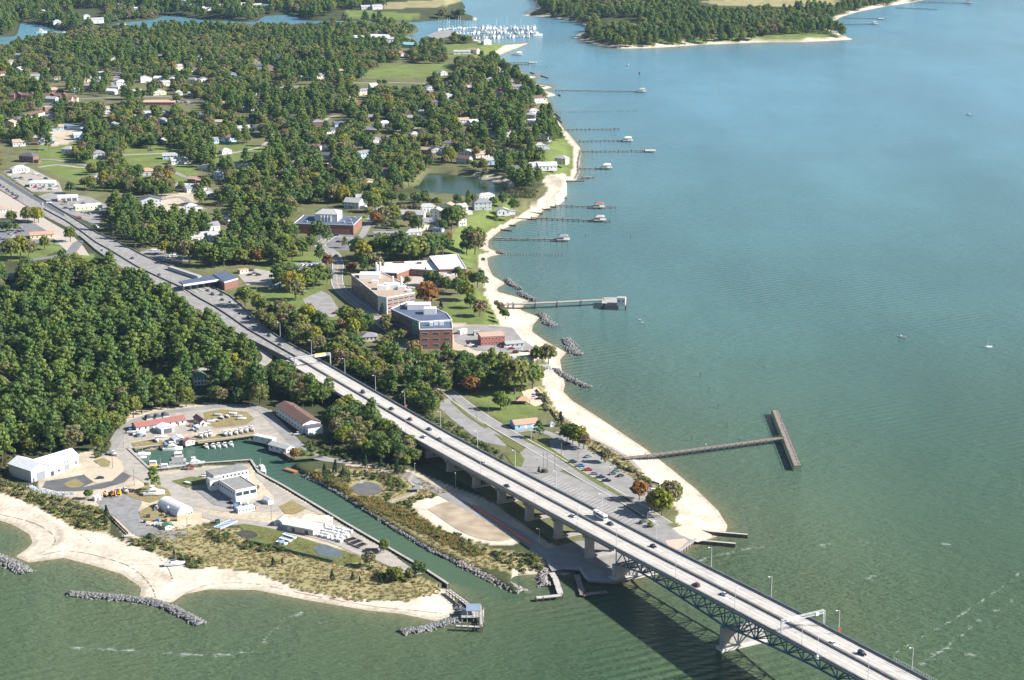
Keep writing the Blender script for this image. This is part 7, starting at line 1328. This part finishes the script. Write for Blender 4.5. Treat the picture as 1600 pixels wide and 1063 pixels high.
FIELDS = [ # open ground, roads and lots seen among the trees
 [(555,118),(610,100),(715,100),(712,116),(640,122)], [(418,134),(530,132),(530,138),(418,140)], [(550,126),(668,128),(668,134),(552,133)],
 [(500,178),(545,180),(548,195),(515,195)], [(398,218),(425,215),(422,240),(398,245)], [(330,225),(420,228),(400,245),(340,245)],
 [(190,232),(280,232),(290,250),(240,262),(205,255)], [(262,262),(310,258),(308,282),(280,275)], [(245,310),(300,305),(295,322),(255,328)],
 [(75,205),(130,205),(125,225),(90,222)], [(120,152),(195,152),(190,160),(120,160)], [(268,156),(320,158),(310,175),(290,172)], [(75,130),(100,122),(100,140),(78,138)],
 [(170,112),(195,105),(188,130),(170,138)], [(205,130),(232,130),(230,140),(205,140)], [(110,14),(165,14),(160,26),(112,28)],
 [(845,262),(850,240),(868,218),(888,214),(903,235),(902,275),(850,282)], [(690,70),(800,66),(772,88),(700,88)], [(40,262),(85,262),(82,272),(45,270)],
 [(600,5),(780,-20),(780,12),(600,14)], [(520,16),(600,14),(600,20),(528,28)], [(640,18),(690,18),(680,27),(620,32),(580,30)],
 [(930,30),(1000,28),(1000,36),(940,38)], [(1090,-20),(1340,-20),(1310,10),(1090,12)], [(1180,57),(1300,53),(1322,60),(1180,64)],
 [(0,225),(90,240),(140,262),(120,285),(60,275),(0,262)], [(210,30),(250,24),(245,32),(215,33)], [(215,575),(270,575),(268,592),(215,592)], [(105,440),(135,445),(130,458),(105,455)],
 [(760,70),(800,66),(795,75),(770,80)], [(664,272),(700,268),(760,278),(790,284),(785,302),(730,300),(690,302),(668,298)], [(700,425),(750,420),(750,450),(700,450)], [(480,26),(520,24),(520,32),(490,33)],
 [(-120,305),(0,305),(50,330),(110,352),(130,395),(60,410),(-120,420)],
]
def keep(px, py, x, y, z, h):
    ok = np.ones(px.shape, bool)
    ppt = [(px, py)] + [pix(x, y, z + h * f) for f in (0.45, 0.85)]
    for ip, p in enumerate(SEEN + FIELDS):
        yb = YB.get(ip, -1e9)
        q = np.asarray(p); x0, y0 = q.min(0); x1, y1 = q.max(0)
        for qx, qy in ppt:
            bb = ok & (py >= yb) & (qx >= x0) & (qx <= x1) & (qy >= y0) & (qy <= y1)
            if bb.any():
                i = np.where(bb)[0]; ok[i[inside(p, qx[i], qy[i])]] = False
    return ok
def scatter(poly, sp, dens=1.0, hgt=14.0, margin=4.0, jit=0.42):
    w = np.array(W(poly)); x0, y0 = w[:, :2].min(0); x1, y1 = w[:, :2].max(0)
    gx, gy = np.meshgrid(np.arange(x0, x1, sp), np.arange(y0, y1, sp)); gx = gx.ravel() + rng.uniform(-jit, jit, gx.size) * sp; gy = gy.ravel() + rng.uniform(-jit, jit, gy.size) * sp
    k = rng.uniform(size=gx.size) < dens; gx, gy = gx[k], gy[k]
    z = hb(gx, gy); px, py = pix(gx, gy, z); k = inside(poly, px, py) & (px > -110) & (px < 1640) & (py > -45); gx, gy, z, px, py = gx[k], gy[k], z[k], px[k], py[k]
    d = shore(gx, gy); k = d > margin; gx, gy, z, px, py, d = gx[k], gy[k], z[k], px[k], py[k], d[k]
    z = height(gx, gy, d, px, py)
    if hgt: k = keep(px, py, gx, gy, z, hgt); gx, gy, z, px, py = gx[k], gy[k], z[k], px[k], py[k]
    return gx, gy, z, px, py
# ------------------------------------------------------------------ single trees
HH = dict(broadleaf=12.8, pine=19.6, yellow=12.8, russet=12.8, cedar=5.6, bush=2.2)
KN = dict(broadleaf='green broadleaf tree', pine='green pine', yellow='yellowing tree', russet='russet autumn tree', cedar='dark cone-shaped cedar', bush='rounded green shrub')
def singles(area, rows):
    tot = {}; cnt = {}
    for r in rows: tot[r[2]] = tot.get(r[2], 0) + 1
    for (px, py, k, h) in rows:
        i = cnt.get(k, 0); cnt[k] = i + 1; g = P(px, py); lab = '%s %s' % (KN[k], area) if tot[k] == 1 else '%s %s, %s from its landward end' % (KN[k], area, ORD[min(i, 29)])
        tree(k, g[0], g[1], g[2], h / HH[k] * (1.42 if k not in ('cedar', 'bush') else 1.15), lab, 'single trees ' + area)
B_, Pn, Y_, O_, C_, S_ = 'broadleaf', 'pine', 'yellow', 'russet', 'cedar', 'bush'
singles('beside the brick hall drive', [(440,372,B_,12),(455,379,B_,13),(430,388,B_,12),(447,392,Y_,11),(490,377,Pn,13),(500,379,Pn,14),(511,382,Pn,13),(539,388,Pn,8),(428,413,B_,12),(440,412,B_,9),(500,410,Pn,12),(470,400,B_,8),(455,402,B_,8),(512,418,O_,8)])
singles('in the grove beside the campus road', [(437,452,Pn,14),(452,456,B_,11),(465,456,Y_,11),(478,453,B_,12),(490,451,B_,12),(500,447,B_,11),(511,446,B_,9),(462,470,B_,11),(470,468,Pn,11),(445,445,B_,12),(455,440,B_,11),(430,444,Pn,12)])
singles('beside the campus road bend', [(567,412,Y_,13),(575,424,B_,12),(558,405,B_,12),(582,402,B_,10),(590,426,B_,9),(548,428,O_,7),(569,430,Pn,11)])
singles('behind the white-roofed wing', [(597,406,B_,15),(611,409,B_,15),(626,410,B_,16),(640,410,B_,15),(655,407,B_,15),(668,405,B_,14),(680,402,B_,13),(692,399,B_,13),(620,400,B_,14),(645,400,B_,13)])
singles('among the campus village houses', [(586,332,B_,12),(600,350,B_,12),(615,346,B_,11),(640,354,B_,10),(650,364,B_,11),(706,358,B_,14),(715,354,B_,13),(700,350,B_,10),(588,352,O_,9),(575,322,B_,10),(630,320,B_,8),(612,318,B_,8),(648,318,B_,7),(665,320,B_,6),(682,322,B_,6),(740,320,B_,7),(732,315,Pn,8),(715,320,B_,7),(600,318,B_,8),(770,325,B_,7)])
singles('on the shore lawn', [(742,397,B_,13),(735,387,B_,12),(748,388,B_,12),(729,398,B_,10),(775,349,B_,5),(700,380,O_,7),(785,322,B_,8),(803,330,B_,8),(752,436,B_,5)])
singles('around the auditorium courtyard', [(716,437,B_,7),(665,432,C_,7),(672,447,B_,9),(684,450,B_,8),(697,455,B_,8),(735,447,Y_,9),(746,449,B_,9),(722,450,B_,8),(730,470,B_,11),(735,482,B_,8),(750,495,B_,9),(689,484,C_,7),(597,493,C_,8),(757,447,B_,6),(637,446,B_,5),(715,460,B_,9)])
singles('in front of the glass-cornered hall', [(668,480,O_,13.5),])
singles('along the campus beach edge', [(776,480,B_,4),(782,488,B_,5),(790,499,B_,5),(785,494,B_,4),(755,410,B_,3)])
singles('by the campus lawn', [(482,513,Y_,12),(460,516,B_,10),(437,502,B_,10),(412,492,B_,9),(404,487,B_,9),(540,507,B_,10),(560,513,B_,10),(550,527,Y_,10),(575,517,B_,9),(628,537,B_,7),(383,480,B_,12),(420,500,B_,9),(500,518,B_,10),(512,528,B_,9),(470,522,B_,11),(616,530,B_,5),(446,515,B_,9)])
singles('around the roadside diner', [(110,378,B_,9),(70,391,B_,8),(18,349,B_,9),(44,349,B_,10),(60,348,Y_,10),(54,346,B_,9),(32,404,Y_,13),(18,408,B_,13),(45,404,B_,11),(5,362,B_,6),(15,363,B_,6),(26,361,B_,5)])
singles('by the playground and park', [(804,616,B_,17),(815,612,B_,15),(832,608,B_,13),(737,615,O_,9),(725,606,B_,9),(782,641,B_,8),(857,568,B_,10),(839,568,B_,8),(790,640,B_,6),(847,566,B_,7)])
singles('in the fishing pier parking lot', [(842,685,Pn,9),(876,666,C_,9),(886,690,B_,8),(895,694,B_,9),(905,699,Y_,9),(912,702,B_,7),(946,723,B_,6),(999,782,O_,8),(1022,802,B_,9),(1034,807,Y_,10),(1045,796,B_,11),(1050,790,B_,9),(1017,824,S_,3),(850,739,S_,3),(842,740,C_,4)])
singles('on the marsh garden', [(571,731,C_,7),(595,733,C_,7),(620,741,C_,8),(507,742,C_,6),(524,740,C_,7),(536,746,C_,6),(460,719,O_,5),(635,730,B_,5),(473,712,S_,3),(488,713,S_,2),(502,714,S_,2)])
singles('around the boat basin', [(240,769,Pn,12),(167,812,C_,7),(138,780,B_,4),(168,690,Pn,11),(160,694,Pn,10),(152,704,B_,6),(400,765,S_,3)])
singles('on the dune grass spit', [(427,886,C_,5),(441,881,C_,3),(519,908,C_,5),(551,907,C_,4),(562,911,C_,3),(595,914,C_,4),(577,886,B_,6),(620,909,B_,6),(655,901,B_,6),(600,864,B_,5),(612,905,B_,5),(640,905,B_,4),(272,868,C_,3)])
singles('behind the toll plaza', [(285,408,B_,11),(296,412,B_,12),(308,414,Pn,13),(322,417,B_,12),(336,419,Pn,13),(350,417,B_,12),(362,412,B_,12),(378,414,B_,10),(393,411,B_,11),(405,413,O_,9),(270,404,B_,9),(258,398,Y_,9),(315,405,B_,12),(345,406,B_,12),(372,403,B_,11)])
singles('on the lawn beside the brick hall', [(455,340,B_,12),(446,350,B_,12),(450,325,B_,13),(520,318,B_,11),(535,318,Y_,12),(470,322,B_,12),(575,340,B_,7),(480,318,B_,12),(580,312,B_,12),(595,308,B_,12),(550,308,B_,13)])
# shrubs, dune grass and reeds: uncountable growth
NOGROW = [[(544,760),(556,752),(584,751),(600,760),(598,773),(576,777),(553,775)], [(640,790),(668,780),(705,774),(745,782),(785,806),(812,838),(800,848),(760,848),(700,834),(655,808)], [(486,856),(505,849),(526,856),(540,867),(525,874),(498,870)], [(366,834),(380,827),(400,830),(405,840),(385,844)], [(640,738),(652,738),(656,762),(646,778),(626,786),(610,788),(606,782),(636,770)]]
def growth(name, label, kind, polys, sp, size, dens=.9, hgt=None):
    pts = []
    for p in polys:
        gx, gy, z, px, py = scatter(p, sp, dens, 0, .8)
        ok = np.ones(len(gx), bool)
        for q in NOGROW: ok &= ~inside(q, px, py)
        gx, gy, z = gx[ok], gy[ok], z[ok]
        pts += [(gx[i], gy[i], z[i], rng.uniform(*size), rng.uniform(0, 6.28)) for i in range(len(gx))]
    if pts: instances(name, label, 'vegetation', kind, pts)
SH = [[(0,750),(45,768),(110,788),(165,800),(170,830),(125,826),(60,790),(0,768)], [(192,848),(240,838),(262,850),(270,862),(235,862)], [(270,866),(310,870),(325,885),(300,890),(275,880)], [(320,832),(350,830),(365,840),(340,850),(320,842)], [(330,842),(400,850),(450,858),(440,866),(380,860)], [(560,885),(640,900),(650,912),(600,910)],
      [(500,742),(545,734),(620,745),(640,765),(600,775),(560,752),(520,758)], [(600,775),(650,778),(690,772),(670,785),(640,790),(680,820),(760,862),(740,868),(660,830),(610,800)], [(780,862),(850,872),(855,888),(800,890),(765,870)], [(930,690),(965,712),(950,716),(925,700)], [(958,718),(995,738),(990,742),(960,730)], [(1000,744),(1030,756),(1020,762),(1000,750)], [(640,640),(700,660),(790,712),(785,725),(720,700),(650,662)], [(520,560),(560,575),(640,630),(640,645),(560,598)], [(835,612),(852,622),(862,645),(850,640)], [(465,690),(520,690),(560,712),(640,735),(630,742),(540,722),(480,705)], [(775,285),(800,292),(840,300),(835,310),(790,310)], [(60,700),(20,745),(0,752),(0,720)], [(150,700),(175,690),(165,715),(150,718)]]
growth('shrubbery', 'low green shrubs over the dunes and marsh edges', 'bush', SH, 3.0, (.5, 1.35), .75); growth('dune_grass', 'dry tan dune grass on the sand spit and marsh', 'tuft', [DRY[0], DRY[1], DRY[2], DRY[3]], 2.2, (.35, .8), .7); growth('reeds', 'tawny reeds along the channel marsh bank', 'reed', REED, 1.7, (.45, .95), .75)
for k in range(len(SH)): pass
# ------------------------------------------------------------------ plant the woods
POOL = {'pine': [], 'broadleaf': [], 'yellow': [], 'russet': []}
def plant(poly, sp, pine, dens, where, s=(0.75, 1.2), hgt=14, gaps=False):
    gx, gy, z, px, py = scatter(poly, sp, dens, hgt)
    if gaps:                                   # yards and lanes between the groves
        q = np.sin(gx * .045 + 2 * np.sin(gy * .019)) + np.sin(gy * .033 + 2.2 * np.sin(gx * .023 + 1)) + np.sin((gx + gy) * .011); k = q > -2.0 + .9 * (py > 200) * (px < 440)
        gx, gy, z, px, py = gx[k], gy[k], z[k], px[k], py[k]
    nz = np.sin(gx * 0.021 + 1.3) + np.sin(gy * 0.017 + gx * 0.011) + rng.normal(size=gx.size) * 0.7      # stands of one kind
    for i in range(len(gx)):
        r = rng.uniform()
        k = 'pine' if nz[i] > (1 - 2 * pine) * 1.6 else 'broadleaf'
        if r < 0.022 and k == 'broadleaf': k = 'yellow'
        elif r > 0.9988 and k == 'broadleaf': k = 'russet'
        POOL[k].append((py[i] if -20 < px[i] < 1620 else -999, gx[i], gy[i], z[i], rng.uniform(*s), where))
plant(WOOD_WEST, 8.3, 0.47, 0.96, 'west', (0.62, 1.38))
plant(WOOD_BANK, 7.2, 0.25, 0.96, 'bank', (0.65, 1.1))
plant(WOOD_EAST, 7.2, 0.12, 0.95, 'east', (0.55, 1.05))
plant(WOOD_NORTH, 8.9, 0.33, 0.93, 'north', (0.5, 1.2), gaps=True)
plant([(392,448),(432,475),(480,505),(560,548),(640,548),(604,512),(545,503),(500,510),(440,486)], 8.5, .1, .75, 'lawn', (.5, .95))
plant([(385,330),(450,322),(470,345),(455,370),(480,385),(500,395),(470,405),(440,420),(395,415),(380,380)], 9.5, .2, .6, 'hall', (.6, 1.1))
plant([(560,320),(600,318),(660,312),(740,312),(780,318),(770,345),(720,362),(700,395),(600,398),(590,345)], 11, .1, .3, 'village', (.5, .9))
plant(WOOD_FARW, 12.5, 0.6, 0.92, 'on the far side of the creek', (0.85, 1.4))
plant(WOOD_FARE, 13.0, 0.5, 0.85, 'on the far point across the creek mouth', (0.85, 1.4))
LEFT = {k: [] for k in POOL}
ADJ = dict(pine='green pine', broadleaf='green broadleaf tree', yellow='yellowing tree', russet='russet autumn tree')
CAP = dict(pine=285, broadleaf=205, yellow=60, russet=20)
MARKS = [(n, P(*p)[:2]) for n, p in (('metal workshop', (75,745)), ('red-roofed boathouse', (250,665)), ('green-roofed house', (312,600)), ('toll plaza canopy', (315,450)), ('motel shed', (18,440)), ('wood clearing shed', (20,460)), ('long white building', (470,670)), ('ramp gantry', (490,572)), ('ramp cottage', (577,540)), ('brick front wing', (680,545)), ('waterfront road bend', (725,632)), ('first bridge bent', (640,700)), ('lime shop', (140,330)), ('pink-roofed centre', (249,162)), ('green field', (640,112)), ('navy-roofed brick hall', (505,350)), ('tidal pond', (720,290)), ('blue metal shed', (110,200)), ('marina', (700,62)), ('creek townhouses', (140,40)), ('underpass lane', (400,560)))]
NUM = {}
for k, lst in POOL.items():
    lst.sort(key=lambda q: -q[0]); own = lst[:CAP[k]]
    LEFT[k] = [(x, y, z, s, rng.uniform(0, 6.28)) for (py, x, y, z, s, where) in lst[CAP[k]:]]
    by = {}
    for q in own:
        d = [math.dist(q[1:3], m[1]) for m in MARKS]; j = int(np.argmin(d)); by.setdefault(j, []).append((d[j], q))
    for j, qs in by.items():
        qs.sort(key=lambda r: r[0])
        for i, (d, (py, x, y, z, s, where)) in enumerate(qs):
            tree(k, x, y, z, s, '%s wood %s from the %s' % (nth(i), ADJ[k], MARKS[j][0]), 'woodland %ss around the %s' % (ADJ[k], MARKS[j][0]))
for k, nm, lb in (('pine', 'pine_forest', 'mass of pines beyond the nearest trees'), ('broadleaf', 'broadleaf_forest', 'mass of green broadleaf woodland beyond the nearest trees'), ('yellow', 'yellowing_forest', 'scattered yellowing crowns in the far woodland'), ('russet', 'russet_forest', 'scattered russet crowns in the far woodland')):
    if LEFT[k]: instances(nm, lb, 'woodland', k, LEFT[k])
print('TREES', {k: len(v) for k, v in POOL.items()})
# ------------------------------------------------------------------ haze
hz = MB(); hz.box(-9000, 9000, -500, 26000, -4, 392)
hm = bpy.data.materials.new('haze'); hm.use_nodes = True; t = hm.node_tree; t.nodes.remove(t.nodes['Principled BSDF'])
pv = t.nodes.new('ShaderNodeVolumePrincipled'); pv.inputs['Density'].default_value = HAZE; pv.inputs['Color'].default_value = (0.40, 0.66, 1.0, 1); pv.inputs['Anisotropy'].default_value = 0.0
t.links.new(pv.outputs[0], t.nodes['Material Output'].inputs['Volume'])
ho = link('haze', hz.mesh('haze', hm)); tag(ho, None, None, kind='stuff')
